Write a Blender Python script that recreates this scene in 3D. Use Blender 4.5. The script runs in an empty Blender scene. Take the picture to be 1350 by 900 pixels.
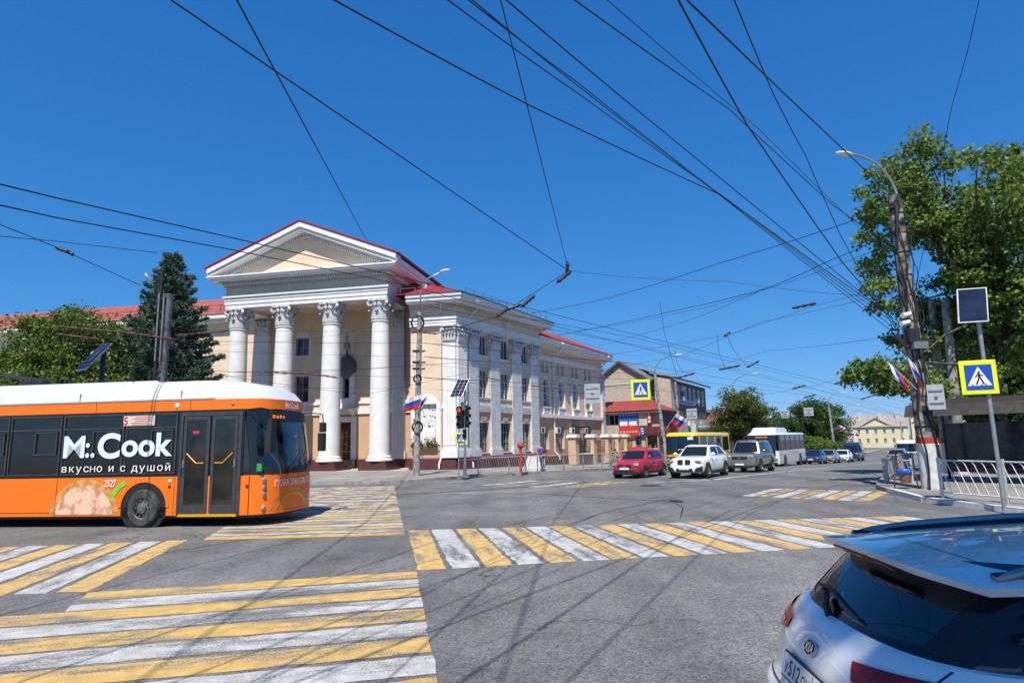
import bpy, bmesh, math, random
import numpy as np
from mathutils import Matrix, Vector, noise
R = math.radians; PI = math.pi
rnd = random.Random(7)
scene = bpy.context.scene
C = scene.collection
# ---------------------------------------------------------------- camera
CAMH = 2.05
PITCH = math.atan(132/832.); ROLL = R(1.22)
cam_d = bpy.data.cameras.new('camera'); cam = bpy.data.objects.new('camera', cam_d); C.objects.link(cam)
cam_d.sensor_width = 36.; cam_d.lens = 832/1350*36.; cam_d.clip_end = 3000; cam_d.clip_start = .05
CROT = Matrix.Rotation(PI/2+PITCH, 3, 'X') @ Matrix.Rotation(-ROLL, 3, 'Z')
cam.matrix_world = Matrix.Translation((0, 0, CAMH)) @ CROT.to_4x4()
scene.camera = cam
# ---------------------------------------------------------------- sky and sun
SUN_AZ, SUN_EL = R(189.5), R(57)
w = bpy.data.worlds.new('World'); scene.world = w; w.use_nodes = True
nt = w.node_tree; bg = nt.nodes['Background']
sky = nt.nodes.new('ShaderNodeTexSky'); sky.sky_type = 'NISHITA'; sky.sun_disc = False
sky.sun_elevation = SUN_EL; sky.sun_rotation = SUN_AZ
sky.altitude = 300; sky.air_density = 1.0; sky.dust_density = 0.0; sky.ozone_density = 1.0
sc_ = nt.nodes.new('ShaderNodeSeparateColor'); cc_ = nt.nodes.new('ShaderNodeCombineColor'); nt.links.new(sky.outputs[0], sc_.inputs[0])
for i_, (ga_, mu_) in enumerate(((1.166,.243),(.681,1.183),(.522,2.915))):      # one colour grade for the whole sky: the deep blue of a clear noon
    p_ = nt.nodes.new('ShaderNodeMath'); p_.operation = 'POWER'; p_.inputs[1].default_value = ga_; nt.links.new(sc_.outputs[i_], p_.inputs[0])
    q_ = nt.nodes.new('ShaderNodeMath'); q_.operation = 'MULTIPLY'; q_.inputs[1].default_value = mu_; nt.links.new(p_.outputs[0], q_.inputs[0]); nt.links.new(q_.outputs[0], cc_.inputs[i_])
nt.links.new(cc_.outputs[0], bg.inputs[0]); bg.inputs[1].default_value = .079
sl = bpy.data.lights.new('sun', 'SUN'); sl.energy = 5.0; sl.angle = R(.53); sl.color = (1, .93, .81)
so = bpy.data.objects.new('sun', sl); C.objects.link(so)
sdir = Vector((math.sin(SUN_AZ)*math.cos(SUN_EL), math.cos(SUN_AZ)*math.cos(SUN_EL), math.sin(SUN_EL)))
so.rotation_euler = sdir.to_track_quat('Z', 'Y').to_euler(); so.location = sdir*60
scene.view_settings.view_transform = 'Standard'; scene.view_settings.look = 'None'
scene.view_settings.exposure = 0.38; scene.view_settings.gamma = 1
scene.cycles.max_bounces = 6; scene.cycles.transparent_max_bounces = 6
# ---------------------------------------------------------------- placing helpers: road frame (s along the street, t across) and ground height
SA = R(35.5); SV = Vector((math.sin(SA), math.cos(SA), 0)); TV = Vector((math.cos(SA), -math.sin(SA), 0))
def gz(x, y):
    s = min(x*SV.x+y*SV.y, 150)-38
    return -.025*(s if s > 4 else (0 if s < -4 else (s+4)**2/16))
def stp(s, t, dz=0):
    p = SV*s+TV*t; p.z = gz(p.x, p.y)+dz; return p
def azv(a): a = R(a); return Vector((math.sin(a), math.cos(a), 0))
def at(x, y, Y):
    d = CROT @ Vector(((x-675)/832., -(y-450)/832., -1)); return Vector((0, 0, CAMH))+d*(Y/d.y)
# ---------------------------------------------------------------- materials
MATS = {}
def M(name, col, rough=.6, metal=0, var=.1, scale=5., bump=0., bscale=60., coat=0, spec=.5, emit=0, col2=None, detail=4., lo=.35, hi=.65, world=False, trans=0):
    if name in MATS: return MATS[name]
    m = bpy.data.materials.new(name); m.use_nodes = True; n = m.node_tree.nodes; l = m.node_tree.links
    b = n['Principled BSDF']; b.inputs['Roughness'].default_value = rough; b.inputs['Metallic'].default_value = metal
    b.inputs['Coat Weight'].default_value = coat; b.inputs['Coat Roughness'].default_value = .04
    b.inputs['Specular IOR Level'].default_value = spec
    tc = n.new('ShaderNodeTexCoord'); src = tc.outputs['Object']
    if world: g_ = n.new('ShaderNodeNewGeometry'); src = g_.outputs['Position']
    c2 = col2 or tuple(max(0, c*(1-var*2)) for c in col)
    if var or col2:
        nz = n.new('ShaderNodeTexNoise'); nz.inputs['Scale'].default_value = scale; nz.inputs['Detail'].default_value = detail
        l.new(src, nz.inputs['Vector'])
        rp = n.new('ShaderNodeMapRange'); rp.inputs[1].default_value = lo; rp.inputs[2].default_value = hi; l.new(nz.outputs[0], rp.inputs[0])
        mx = n.new('ShaderNodeMix'); mx.data_type = 'RGBA'; l.new(rp.outputs[0], mx.inputs[0])
        mx.inputs[6].default_value = (*c2, 1); mx.inputs[7].default_value = (*col, 1); l.new(mx.outputs[2], b.inputs['Base Color'])
    else: b.inputs['Base Color'].default_value = (*col, 1)
    if bump:
        nb = n.new('ShaderNodeTexNoise'); nb.inputs['Scale'].default_value = bscale; nb.inputs['Detail'].default_value = 6; l.new(src, nb.inputs['Vector'])
        bp = n.new('ShaderNodeBump'); bp.inputs['Strength'].default_value = bump; bp.inputs['Distance'].default_value = .02
        l.new(nb.outputs[0], bp.inputs['Height']); l.new(bp.outputs[0], b.inputs['Normal'])
    if emit: b.inputs['Emission Color'].default_value = (*col, 1); b.inputs['Emission Strength'].default_value = emit
    if trans: b.inputs['Transmission Weight'].default_value = trans
    MATS[name] = m; return m
def leaf_mat(name, cols, trans=.35):
    m = bpy.data.materials.new(name); m.use_nodes = True; n = m.node_tree.nodes; l = m.node_tree.links
    b = n['Principled BSDF']; b.inputs['Roughness'].default_value = .5; b.inputs['Specular IOR Level'].default_value = .35
    g_ = n.new('ShaderNodeNewGeometry'); r_ = n.new('ShaderNodeValToRGB'); e = r_.color_ramp.elements
    e[0].color = (*cols[0], 1); e[1].color = (*cols[-1], 1)
    for i, c in enumerate(cols[1:-1]): q = e.new((i+1)/(len(cols)-1)); q.color = (*c, 1)
    l.new(g_.outputs['Random Per Island'], r_.inputs[0]); l.new(r_.outputs[0], b.inputs['Base Color'])
    t = n.new('ShaderNodeBsdfTranslucent'); l.new(r_.outputs[0], t.inputs[0]); x = n.new('ShaderNodeMixShader'); x.inputs[0].default_value = trans
    o = n['Material Output']; l.new(b.outputs[0], x.inputs[1]); l.new(t.outputs[0], x.inputs[2]); l.new(x.outputs[0], o.inputs[0]); return m
# ---------------------------------------------------------------- mesh builder
class MB:
    def __init__(s, T=None): s.v = []; s.f = []; s.T = T or Matrix.Identity(4)
    def add(s, vs, fs):
        o = len(s.v); T = s.T; s.v += [tuple(T @ Vector(p)) for p in vs]; s.f += [tuple(i+o for i in f) for f in fs]; return s
    def box(s, x0, x1, y0, y1, z0, z1):
        return s.add([(x0,y0,z0),(x1,y0,z0),(x1,y1,z0),(x0,y1,z0),(x0,y0,z1),(x1,y0,z1),(x1,y1,z1),(x0,y1,z1)],
                     [(0,3,2,1),(4,5,6,7),(0,1,5,4),(1,2,6,5),(2,3,7,6),(3,0,4,7)])
    def cbox(s, c, d, rz=0, ry=0, rx=0):
        T = s.T; s.T = T @ Matrix.Translation(c) @ Matrix.Rotation(rz,4,'Z') @ Matrix.Rotation(ry,4,'Y') @ Matrix.Rotation(rx,4,'X')
        s.box(-d[0]/2,d[0]/2,-d[1]/2,d[1]/2,-d[2]/2,d[2]/2); s.T = T; return s
    def prism(s, poly, a, b, ax='y'):       # polygon in the two other axes, extruded a..b along ax
        n = len(poly); mk = {'y': lambda p,k:(p[0],k,p[1]), 'x': lambda p,k:(k,p[0],p[1]), 'z': lambda p,k:(p[0],p[1],k)}[ax]
        vs = [mk(p,a) for p in poly]+[mk(p,b) for p in poly]
        return s.add(vs, [tuple(range(n)), tuple(range(2*n-1,n-1,-1))]+[(i,i+n,(i+1)%n+n,(i+1)%n) for i in range(n)])
    def cyl(s, p0, p1, r0, r1=None, n=12, cap=True):
        r1 = r0 if r1 is None else r1; p0 = Vector(p0); p1 = Vector(p1); d = (p1-p0).normalized()
        u = d.orthogonal().normalized(); v = d.cross(u); vs = []
        for p, r in ((p0,r0),(p1,r1)): vs += [p+(u*math.cos(2*PI*i/n)+v*math.sin(2*PI*i/n))*r for i in range(n)]
        fs = [(i,(i+1)%n,(i+1)%n+n,i+n) for i in range(n)]
        if cap: fs += [tuple(range(n-1,-1,-1)), tuple(range(n,2*n))]
        return s.add(vs, fs)
    def tube(s, pts, r, n=6, r1=None, cap=True):
        pts = [Vector(p) for p in pts]; vs = []; m = len(pts); u = None
        for k, p in enumerate(pts):
            d = (pts[min(k+1,m-1)]-pts[max(k-1,0)]).normalized()
            u = (u-d*u.dot(d)).normalized() if u else d.orthogonal().normalized()
            v = d.cross(u); rr = r if r1 is None else r+(r1-r)*k/(m-1)
            vs += [p+(u*math.cos(2*PI*i/n)+v*math.sin(2*PI*i/n))*rr for i in range(n)]
        fs = [(k*n+i,k*n+(i+1)%n,(k+1)*n+(i+1)%n,(k+1)*n+i) for k in range(m-1) for i in range(n)]
        if cap: fs += [tuple(range(n-1,-1,-1)), tuple(range((m-1)*n,m*n))]
        return s.add(vs, fs)
    def lathe(s, prof, c=(0,0,0), n=24, axis='z', cap=True):      # prof: (r, h)
        vs = []; m = len(prof)
        for r, h in prof:
            for i in range(n):
                a = 2*PI*i/n; x, y = r*math.cos(a), r*math.sin(a)
                vs.append({'z':(c[0]+x,c[1]+y,c[2]+h),'y':(c[0]+x,c[1]+h,c[2]+y),'x':(c[0]+h,c[1]+x,c[2]+y)}[axis])
        fs = [(k*n+i,k*n+(i+1)%n,(k+1)*n+(i+1)%n,(k+1)*n+i) for k in range(m-1) for i in range(n)]
        if cap: fs += [tuple(range(n-1,-1,-1)), tuple(range((m-1)*n,m*n))]
        return s.add(vs, fs)
    def ell(s, c, r, n=10, m=7):
        return s.lathe_e(c, r, n, m)
    def lathe_e(s, c, r, n, m):
        vs = []; fs = []
        for k in range(m+1):
            p = PI*k/m
            for i in range(n):
                a = 2*PI*i/n; vs.append((c[0]+r[0]*math.sin(p)*math.cos(a), c[1]+r[1]*math.sin(p)*math.sin(a), c[2]-r[2]*math.cos(p)))
        fs = [(k*n+i,k*n+(i+1)%n,(k+1)*n+(i+1)%n,(k+1)*n+i) for k in range(m) for i in range(n)]
        return s.add(vs, fs)
    def quad(s, a, b, c, d): return s.add([a,b,c,d], [(0,1,2,3)])
    def loft(s, rings, cap=True, closed=True):
        n = len(rings[0]); m = len(rings); vs = [p for r in rings for p in r]; q = n if closed else n-1
        fs = [(k*n+i,k*n+(i+1)%n,(k+1)*n+(i+1)%n,(k+1)*n+i) for k in range(m-1) for i in range(q)]
        if cap: fs += [tuple(range(n-1,-1,-1)), tuple(range((m-1)*n,m*n))]
        return s.add(vs, fs)
    def mesh(s, name, mat=None, smooth=False):
        me = bpy.data.meshes.new(name); me.from_pydata(s.v, [], s.f)
        if mat: me.materials.append(mat)
        bm = bmesh.new(); bm.from_mesh(me); bmesh.ops.recalc_face_normals(bm, faces=bm.faces); bm.to_mesh(me); bm.free()
        if smooth is not False:
            me.polygons.foreach_set('use_smooth', [True]*len(me.polygons))
            if smooth is not True: me.set_sharp_from_angle(angle=R(smooth))
        me.update(); return me
def link(o, parent=None):
    C.objects.link(o)
    if parent is not None: o.parent = parent
    return o
def build(mb, name, mat, parent=None, smooth=False, bevel=0, sub=0, kind=None):
    o = bpy.data.objects.new(name, mb.mesh(name, mat, smooth)); link(o, parent)
    if bevel: b = o.modifiers.new('bevel','BEVEL'); b.width = bevel; b.segments = 2; b.limit_method = 'ANGLE'; b.angle_limit = R(40)
    if sub: b = o.modifiers.new('sub','SUBSURF'); b.levels = sub; b.render_levels = sub
    if kind: o['kind'] = kind
    return o
def thing(name, label, cat, loc=(0,0,0), rz=0, group=None):
    o = bpy.data.objects.new(name, None); o.location = loc; o.rotation_euler = (0,0,rz); o.empty_display_size = .2; C.objects.link(o)
    return tag(o, label, cat, group)
def tag(o, label, cat, group=None):
    o['label'] = label; o['category'] = cat
    if group: o['group'] = group
    return o
def inst(me, name, parent, T=None):
    o = bpy.data.objects.new(name, me); link(o, parent)
    if T is not None: o.matrix_local = T
    return o
def copy_tree(o, parent=None):
    c = o.copy(); C.objects.link(c); c.parent = parent
    for ch in o.children: copy_tree(ch, c)
    return c
def text(parent, name, body, size, T, mat, bold=0., ext=.004, align='LEFT', sx=1., sp=1.):
    cu = bpy.data.curves.new(name, 'FONT'); cu.body = body; cu.space_character = sp; cu.size = size; cu.offset = bold; cu.extrude = ext; cu.align_x = align; cu.resolution_u = 5
    t = bpy.data.objects.new(name, cu); C.objects.link(t); bpy.context.view_layer.update()
    me = bpy.data.meshes.new_from_object(t.evaluated_get(bpy.context.evaluated_depsgraph_get()))
    C.objects.unlink(t); bpy.data.objects.remove(t); me.materials.clear(); me.materials.append(mat)
    o = bpy.data.objects.new(name, me); link(o, parent); o.matrix_local = T @ Matrix.Diagonal((sx,1,1,1)); return o
def frame(o, x, y, z=None):
    x = Vector(x).normalized(); y = Vector(y).normalized(); z = x.cross(y)
    m = Matrix((x,y,z)).transposed().to_4x4(); m.translation = o; return m
# ================================================================ GROUND
def asphalt(name, base, worn, cracks=False):
    m = bpy.data.materials.new(name); m.use_nodes = True; n = m.node_tree.nodes; l = m.node_tree.links; b = n['Principled BSDF']
    g_ = n.new('ShaderNodeNewGeometry')
    def nz(sc, det=4, rough=.6):
        q = n.new('ShaderNodeTexNoise'); q.inputs['Scale'].default_value = sc; q.inputs['Detail'].default_value = det; q.inputs['Roughness'].default_value = rough
        l.new(g_.outputs['Position'], q.inputs['Vector']); return q.outputs[0]
    def ramp(src, a, b_, lo, hi):
        q = n.new('ShaderNodeMapRange'); q.inputs[1].default_value = a; q.inputs[2].default_value = b_; q.inputs[3].default_value = lo; q.inputs[4].default_value = hi; l.new(src, q.inputs[0]); return q.outputs[0]
    def mul(a, b_):
        q = n.new('ShaderNodeMath'); q.operation = 'MULTIPLY'; l.new(a, q.inputs[0]); l.new(b_, q.inputs[1]); return q.outputs[0]
    v = n.new('ShaderNodeTexVoronoi'); v.inputs['Scale'].default_value = 55; l.new(g_.outputs['Position'], v.inputs['Vector'])
    sep = n.new('ShaderNodeSeparateColor'); l.new(v.outputs['Color'], sep.inputs[0])
    f = mul(ramp(sep.outputs[0], 0, 1, .62, 1.5), ramp(nz(9, 5), .3, .7, .82, 1.18))
    f = mul(f, ramp(nz(.35, 4), .3, .7, .8, 1.22)); f = mul(f, ramp(nz(.07, 3), .35, .65, .88, 1.1))
    mp = n.new('ShaderNodeMapping'); mp.inputs['Rotation'].default_value = (0,0,SA); mp.inputs['Scale'].default_value = (1.1,.03,1); l.new(g_.outputs['Position'], mp.inputs[0])
    tr = n.new('ShaderNodeTexNoise'); tr.inputs['Scale'].default_value = 1.; tr.inputs['Detail'].default_value = 3; l.new(mp.outputs[0], tr.inputs['Vector'])
    f = mul(f, ramp(tr.outputs[0], .35, .65, .86, 1.1))
    if cracks:      # hairline cracks, oil stains and old patches
        dn = n.new('ShaderNodeTexNoise'); dn.inputs['Scale'].default_value = 1.3; dn.inputs['Detail'].default_value = 5; l.new(g_.outputs['Position'], dn.inputs['Vector'])
        ad = n.new('ShaderNodeVectorMath'); ad.operation = 'MULTIPLY_ADD'; l.new(dn.outputs['Color'], ad.inputs[0]); ad.inputs[1].default_value = (1.1,1.1,1.1); l.new(g_.outputs['Position'], ad.inputs[2])
        ve = n.new('ShaderNodeTexVoronoi'); ve.feature = 'DISTANCE_TO_EDGE'; ve.inputs['Scale'].default_value = .22; l.new(ad.outputs[0], ve.inputs['Vector'])
        mk = ramp(nz(.16, 2), .47, .55, 0, 1); cr = ramp(ve.outputs['Distance'], .0015, .0055, .42, 1)
        mm = n.new('ShaderNodeMix'); mm.inputs[2].default_value = 1.0; l.new(mk, mm.inputs[0]); l.new(cr, mm.inputs[3]); f = mul(f, mm.outputs[0])
        f = mul(f, ramp(nz(1.1, 3), .60, .72, 1, .72)); vp = n.new('ShaderNodeTexVoronoi'); vp.inputs['Scale'].default_value = .12; vp.distance = 'CHEBYCHEV'; l.new(g_.outputs['Position'], vp.inputs['Vector'])
        s2 = n.new('ShaderNodeSeparateColor'); l.new(vp.outputs['Color'], s2.inputs[0]); f = mul(f, ramp(s2.outputs[1], 0, 1, .90, 1.08))
    mx = n.new('ShaderNodeMix'); mx.data_type = 'RGBA'; l.new(ramp(nz(.5, 5), .4, .62, 0, 1), mx.inputs[0]); mx.inputs[6].default_value = (*base,1); mx.inputs[7].default_value = (*worn,1)
    vm = n.new('ShaderNodeVectorMath'); vm.operation = 'SCALE'; l.new(mx.outputs[2], vm.inputs[0]); l.new(f, vm.inputs['Scale'])
    l.new(vm.outputs[0], b.inputs['Base Color']); b.inputs['Roughness'].default_value = .85; b.inputs['Specular IOR Level'].default_value = .3
    bp = n.new('ShaderNodeBump'); bp.inputs['Strength'].default_value = .5; bp.inputs['Distance'].default_value = .01; l.new(v.outputs['Distance'], bp.inputs['Height']); l.new(bp.outputs[0], b.inputs['Normal'])
    return m
def paint(name, col, wear, under=(.14,.14,.138), az=None):
    m = bpy.data.materials.new(name); m.use_nodes = True; n = m.node_tree.nodes; l = m.node_tree.links; b = n['Principled BSDF']
    g_ = n.new('ShaderNodeNewGeometry')
    a = n.new('ShaderNodeTexNoise'); a.inputs['Scale'].default_value = 1.6; a.inputs['Detail'].default_value = 8; a.inputs['Roughness'].default_value = .68
    if az is None: l.new(g_.outputs['Position'], a.inputs['Vector'])
    else:       # wear drawn out along the wheel tracks
        mp = n.new('ShaderNodeMapping'); mp.vector_type = 'TEXTURE'; mp.inputs['Rotation'].default_value = (0,0,R(90-az)); mp.inputs['Scale'].default_value = (3.2,.8,1); l.new(g_.outputs['Position'], mp.inputs[0]); l.new(mp.outputs[0], a.inputs['Vector'])
    q = n.new('ShaderNodeTexNoise'); q.inputs['Scale'].default_value = 45; q.inputs['Detail'].default_value = 3; l.new(g_.outputs['Position'], q.inputs['Vector'])
    ad = n.new('ShaderNodeMath'); ad.operation = 'MULTIPLY_ADD'; l.new(q.outputs[0], ad.inputs[0]); ad.inputs[1].default_value = .45; l.new(a.outputs[0], ad.inputs[2])
    rp = n.new('ShaderNodeMapRange'); rp.inputs[1].default_value = wear-.05; rp.inputs[2].default_value = wear+.07; l.new(ad.outputs[0], rp.inputs[0])
    d = n.new('ShaderNodeTexNoise'); d.inputs['Scale'].default_value = 5; d.inputs['Detail'].default_value = 6; l.new(g_.outputs['Position'], d.inputs['Vector'])
    rd = n.new('ShaderNodeMapRange'); rd.inputs[1].default_value = .35; rd.inputs[2].default_value = .65; rd.inputs[3].default_value = .74; rd.inputs[4].default_value = 1.05; l.new(d.outputs[0], rd.inputs[0])
    cc = n.new('ShaderNodeVectorMath'); cc.operation = 'SCALE'; cc.inputs[0].default_value = col; l.new(rd.outputs[0], cc.inputs['Scale'])
    mx = n.new('ShaderNodeMix'); mx.data_type = 'RGBA'; l.new(rp.outputs[0], mx.inputs[0]); mx.inputs[6].default_value = (*under,1); l.new(cc.outputs[0], mx.inputs[7])
    l.new(mx.outputs[2], b.inputs['Base Color']); b.inputs['Roughness'].default_value = .8
    bp = n.new('ShaderNodeBump'); bp.inputs['Strength'].default_value = .35; bp.inputs['Distance'].default_value = .01; l.new(q.outputs[0], bp.inputs['Height']); l.new(bp.outputs[0], b.inputs['Normal']); return m
m_road = asphalt('asphalt', (.132,.132,.130), (.165,.163,.158), True)
m_pave = asphalt('pavement_asphalt', (.215,.205,.19), (.255,.245,.225))
m_kerb = M('kerb_stone', (.33,.32,.31), .85, var=.18, scale=3, bump=.3)
m_kerbw = M('kerb_white', (.66,.66,.64), .8, var=.12, scale=4)
m_yel = paint('yellow_road_paint', (.58,.385,.135), .655, az=-11.3)
m_yelA = paint('yellow_road_paint_streaked', (.57,.37,.115), .665, az=77.5)
m_whiA = paint('white_road_paint_streaked', (.47,.465,.45), .675, az=77.5)
m_whi = paint('white_road_paint', (.49,.485,.475), .66, az=-11.3)
m_yel2 = paint('yellow_road_paint_worn', (.62,.40,.10), .73)
m_whi2 = paint('white_road_paint_worn', (.56,.555,.54), .70)
mb = MB(); ss = [-400,-120,-60,-30,-10,10,25]+[34+2*i for i in range(10)]+[60,75,90,110,130,150,250,600,1500]; tt = [-1500,-300,-100,-40,-15,0,15,40,100,300,1500]
for s in ss:
    for t in tt: mb.v.append(tuple(stp(s,t)))
k = len(tt); mb.f = [(i*k+j,i*k+j+1,(i+1)*k+j+1,(i+1)*k+j) for i in range(len(ss)-1) for j in range(k-1)]
road = build(mb, 'road', m_road, kind='structure', smooth=True)
def interp(tab, s):
    for (a,b),(c,d) in zip(tab, tab[1:]):
        if s <= c: return b+(d-b)*(s-a)/(c-a)
    return tab[-1][1]
KL = [(-40,-130),(6,-54),(14.1,-40.8),(18.1,-34.4),(21.8,-28.4),(23.6,-25.5),(24.8,-24.75),(27,-24.3),(29.1,-24.2),(32.2,-23.0),(36,-21.6),(40.4,-20.9),(50,-21.0),(150,-21.5),(700,-21.5)]
KR = [(12,9.5),(15.5,5.5),(18,3.2),(20.5,.87),(21.7,-.29),(23.1,-1.41),(26.3,-2.59),(27.5,-3.0),(28.8,-3.2),(31.4,-3.34),(42.4,-3.5),(70,-3.6),(150,-3.6),(700,-3.6)]
def pavement(name, tab, far, s0, s1, step):
    mb = MB(); s = s0; pts = []
    cuts = sorted(set([s0]+[a for a,_ in tab if s0 < a < s1]+[s0+i*step for i in range(1,int((s1-s0)/step))]+[s1]))
    for s in cuts:
        t = interp(tab, s); pts.append((s,t))
        for q in (0, .03, .2, 1): mb.v.append(tuple(stp(s, t+(far-t)*q, .13)))
    mb.f = [(i*4+j,i*4+j+1,(i+1)*4+j+1,(i+1)*4+j) for i in range(len(cuts)-1) for j in range(3)]
    return build(mb, name, m_pave, kind='structure')
pave_l = pavement('pavement', KL, -200, -40, 220, 3.)
pave_r = pavement('pavement', KR, 120, 12, 220, 3.)
def kerb(parent, tab, s0, s1, side, white=None):
    pts = [(s,t) for s,t in tab if s0 < s < s1]; pts = [(s0,interp(tab,s0))]+pts+[(s1,interp(tab,s1))]
    for (a,b),(c,d) in zip(pts, pts[1:]):
        L = math.hypot(c-a, d-b); n = max(1, round(L/1.0))
        for i in range(n):
            f0, f1 = (i+.008)/n, (i+1-.008)/n
            p = stp(a+(c-a)*f0, b+(d-b)*f0); q = stp(a+(c-a)*f1, b+(d-b)*f1); dr = (q-p).normalized(); nr = Vector((dr.y,-dr.x,0))*side
            h = .15+rnd.uniform(-.008,.008); o = rnd.uniform(-.008,.008)
            mb = MB(); A = [p+nr*o, p+nr*(o-.17), q+nr*(o-.17), q+nr*o]
            mb.add([v+Vector((0,0,-.1)) for v in A]+[v+Vector((0,0,h)) for v in A], [(0,1,2,3),(4,7,6,5),(0,4,5,1),(1,5,6,2),(2,6,7,3),(3,7,4,0)])
            build(mb, 'kerb_stone', m_kerbw if white and white(a,b) else m_kerb, parent)
kerb(pave_l, KL, 12, 75, 1)
kerb(pave_r, KR, 14, 60, -1, white=lambda s,t: t > -2 and s < 24)
# --- painted stripes (each a thin sheet 4 mm above the road)
def stripe(name, pts, mat, z=.004, parent=None):
    out = []
    for (xa,ya),(xb,yb) in zip(pts, pts[1:]+pts[:1]):      # ragged edges: brush-painted lines
        L = math.hypot(xb-xa,yb-ya); k = max(1,min(40,int(L/.16))); nx_, ny_ = (yb-ya)/max(L,1e-6), -(xb-xa)/max(L,1e-6)
        for i in range(k):
            j = 0 if i == 0 else rnd.gauss(0,.011); out.append((xa+(xb-xa)*i/k+nx_*j, ya+(yb-ya)*i/k+ny_*j))
    pts = out; mb = MB(); n = len(pts)
    mb.add([(x, y, gz(x,y)+z) for x,y in pts], [tuple(range(n))]); return build(mb, name, mat, parent or road)
d1 = azv(-11.3); d2 = azv(77.5)
far0, far1 = Vector((-2.59,15.66,0)), Vector((9.4,16.35,0)); near0, near1 = Vector((-1.63,10.8,0)), Vector((5.42,12.05,0))
dirn = (near1-near0).normalized(); fdir = (far1-far0).normalized()
def hit(p, d, q, e):    # p+d*a = q+e*b
    den = d.x*e.y-d.y*e.x; a = ((q.x-p.x)*e.y-(q.y-p.y)*e.x)/den; return p+d*a
for i in range(22):
    a = far0+fdir*(.565*i+rnd.uniform(-.012,.012)); b = a+fdir*(.475+rnd.uniform(-.015,.015)); e0 = hit(a,-d1,near0,dirn); e1 = hit(b,-d1,near0,dirn)
    stripe('yellow_stripe' if i % 2 == 0 else 'white_stripe', [(a.x,a.y),(e0.x,e0.y),(e1.x,e1.y),(b.x,b.y)], m_yel if i % 2 == 0 else m_whi)
for i in range(10):    # the crossing running towards the camera, near half
    y0 = 10.72-.59*i; y1 = y0-.495
    def rx(y): return -1.64+(10.73-y)*.192
    def lx(y): return -6.28+(9.75-y)*.24 if y > 8.9 else -9.5
    lft = -6.3 if i == 0 else (-6.1 if i == 1 else -10.)
    P = []
    for y, sgn in ((y0,0),(y1,1)):
        xr = rx(y); n_ = 8
        row = [(xr+(lft+(.25 if sgn else 0)-xr)*j/n_, y+(-1.02 if i < 2 else -1.02)*0+(y*0)+((xr+(lft-xr)*j/n_)-xr)*.225+rnd.uniform(-.012,.012)) for j in range(n_+1)]
        P += row if not sgn else row[::-1]
    stripe('yellow_stripe' if i % 2 == 0 else 'white_stripe', P, m_yelA if i % 2 == 0 else m_whiA)
for i in range(29):    # far half, towards the columned building
    y0 = 14.9+.6*i; y1 = y0+.5; mid = 13 < i
    xr = -2.53-(y0-14.9)*.202; xl = -7.1-(y0-14.9)*.235
    stripe('yellow_stripe' if i % 2 == 0 else 'white_stripe', [(xl,y0-.12),(xr,y0),(xr-.1,y1),(xl-.12,y1-.12)], (m_yel2 if i > 8 else m_yelA) if i % 2 == 0 else (m_whi2 if i > 8 else m_whiA))
for i in range(12):    # the crossing on the left, beyond the blank box
    a = Vector((-7.45-.57*i, 14.82-.08*i, 0)); b = a-Vector((.47,0,0)); L = 5.2
    e = Vector((.215,-.977,0)); q = lambda p: (p.x+e.x*L, p.y+e.y*L)
    stripe('yellow_stripe' if i % 2 == 0 else 'white_stripe', [(a.x,a.y),q(a),q(b),(b.x,b.y)], m_yel if i % 2 == 0 else m_whi)
e = azv(38.5)
for i in range(8):     # crossing at the mouth of the street, right part
    a = Vector((10.62-.385*i, 20.32+.345*i, 0)); b = a+Vector((.30,-.27,0)); L = 3.9-.03*i
    stripe('yellow_stripe' if i % 2 == 0 else 'white_stripe', [(a.x,a.y),(b.x,b.y),(b.x+e.x*L,b.y+e.y*L),(a.x+e.x*L,a.y+e.y*L)], [m_yel,m_whi][i % 2] if i < 6 else [m_yel2,m_whi2][i % 2])
for i, pts in enumerate([[(1.83,28.8),(2.9,28.4),(5.6,31.4),(4.5,32.1)],[(.49,29.4),(1.0,29.05),(3.6,31.75),(2.9,32.2)],[(-.68,30.3),(-.2,30.05),(2.44,32.8),(1.95,33.2)],[(-1.8,31.2),(-1.3,30.95),(1.3,33.7),(.8,34.1)]]):
    stripe('yellow_stripe' if i % 2 == 0 else 'white_stripe', pts, m_yel2 if i % 2 == 0 else m_whi2)
def road_line(pts, wdt, mat, name='lane_line'):
    mb = MB(); 
    for k, p in enumerate(pts):
        a = Vector(pts[max(k-1,0)]); b = Vector(pts[min(k+1,len(pts)-1)]); d = (b-a).normalized(); nr = Vector((d.y,-d.x))*wdt/2
        for s_ in (-1,1): x, y = p[0]+nr.x*s_, p[1]+nr.y*s_; mb.v.append((x,y,gz(x,y)+.005))
    mb.f = [(2*k,2*k+1,2*k+3,2*k+2) for k in range(len(pts)-1)]; return build(mb, name, mat, road)
a, b = Vector((9.6,31.6,0)), Vector((13.3,35.3,0)); L1 = [(a+(b-a)*k/3) for k in range(4)]+[stp(36.8+3*k,-9.7+.9*min(1,k/12)+.2) for k in range(1,40)]
road_line([(p.x,p.y) for p in L1], .26, m_whi2)
road_line([(6.2,30.35),(9.8,31.75)], .3, m_whi2, 'stop_line')
for k in range(12): road_line([tuple(stp(45+6*k+3*j,-13.4)[:2]) for j in (0,.5,1)], .15, m_whi2)
road_line([tuple(stp(33,-5.6)[:2]),tuple(stp(34,-5.5)[:2])], .15, m_whi2)
m_tar = M('tar_seam', (.022,.022,.024), .75, var=.2, world=True)
road_line([(-2.6,26.6),(-2.0,25.6),(-.9,26.2),(1.2,25.4),(2.4,23.8),(4.6,21.8),(5.2,21.4)], .07, m_tar, 'tar_seam')
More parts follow.
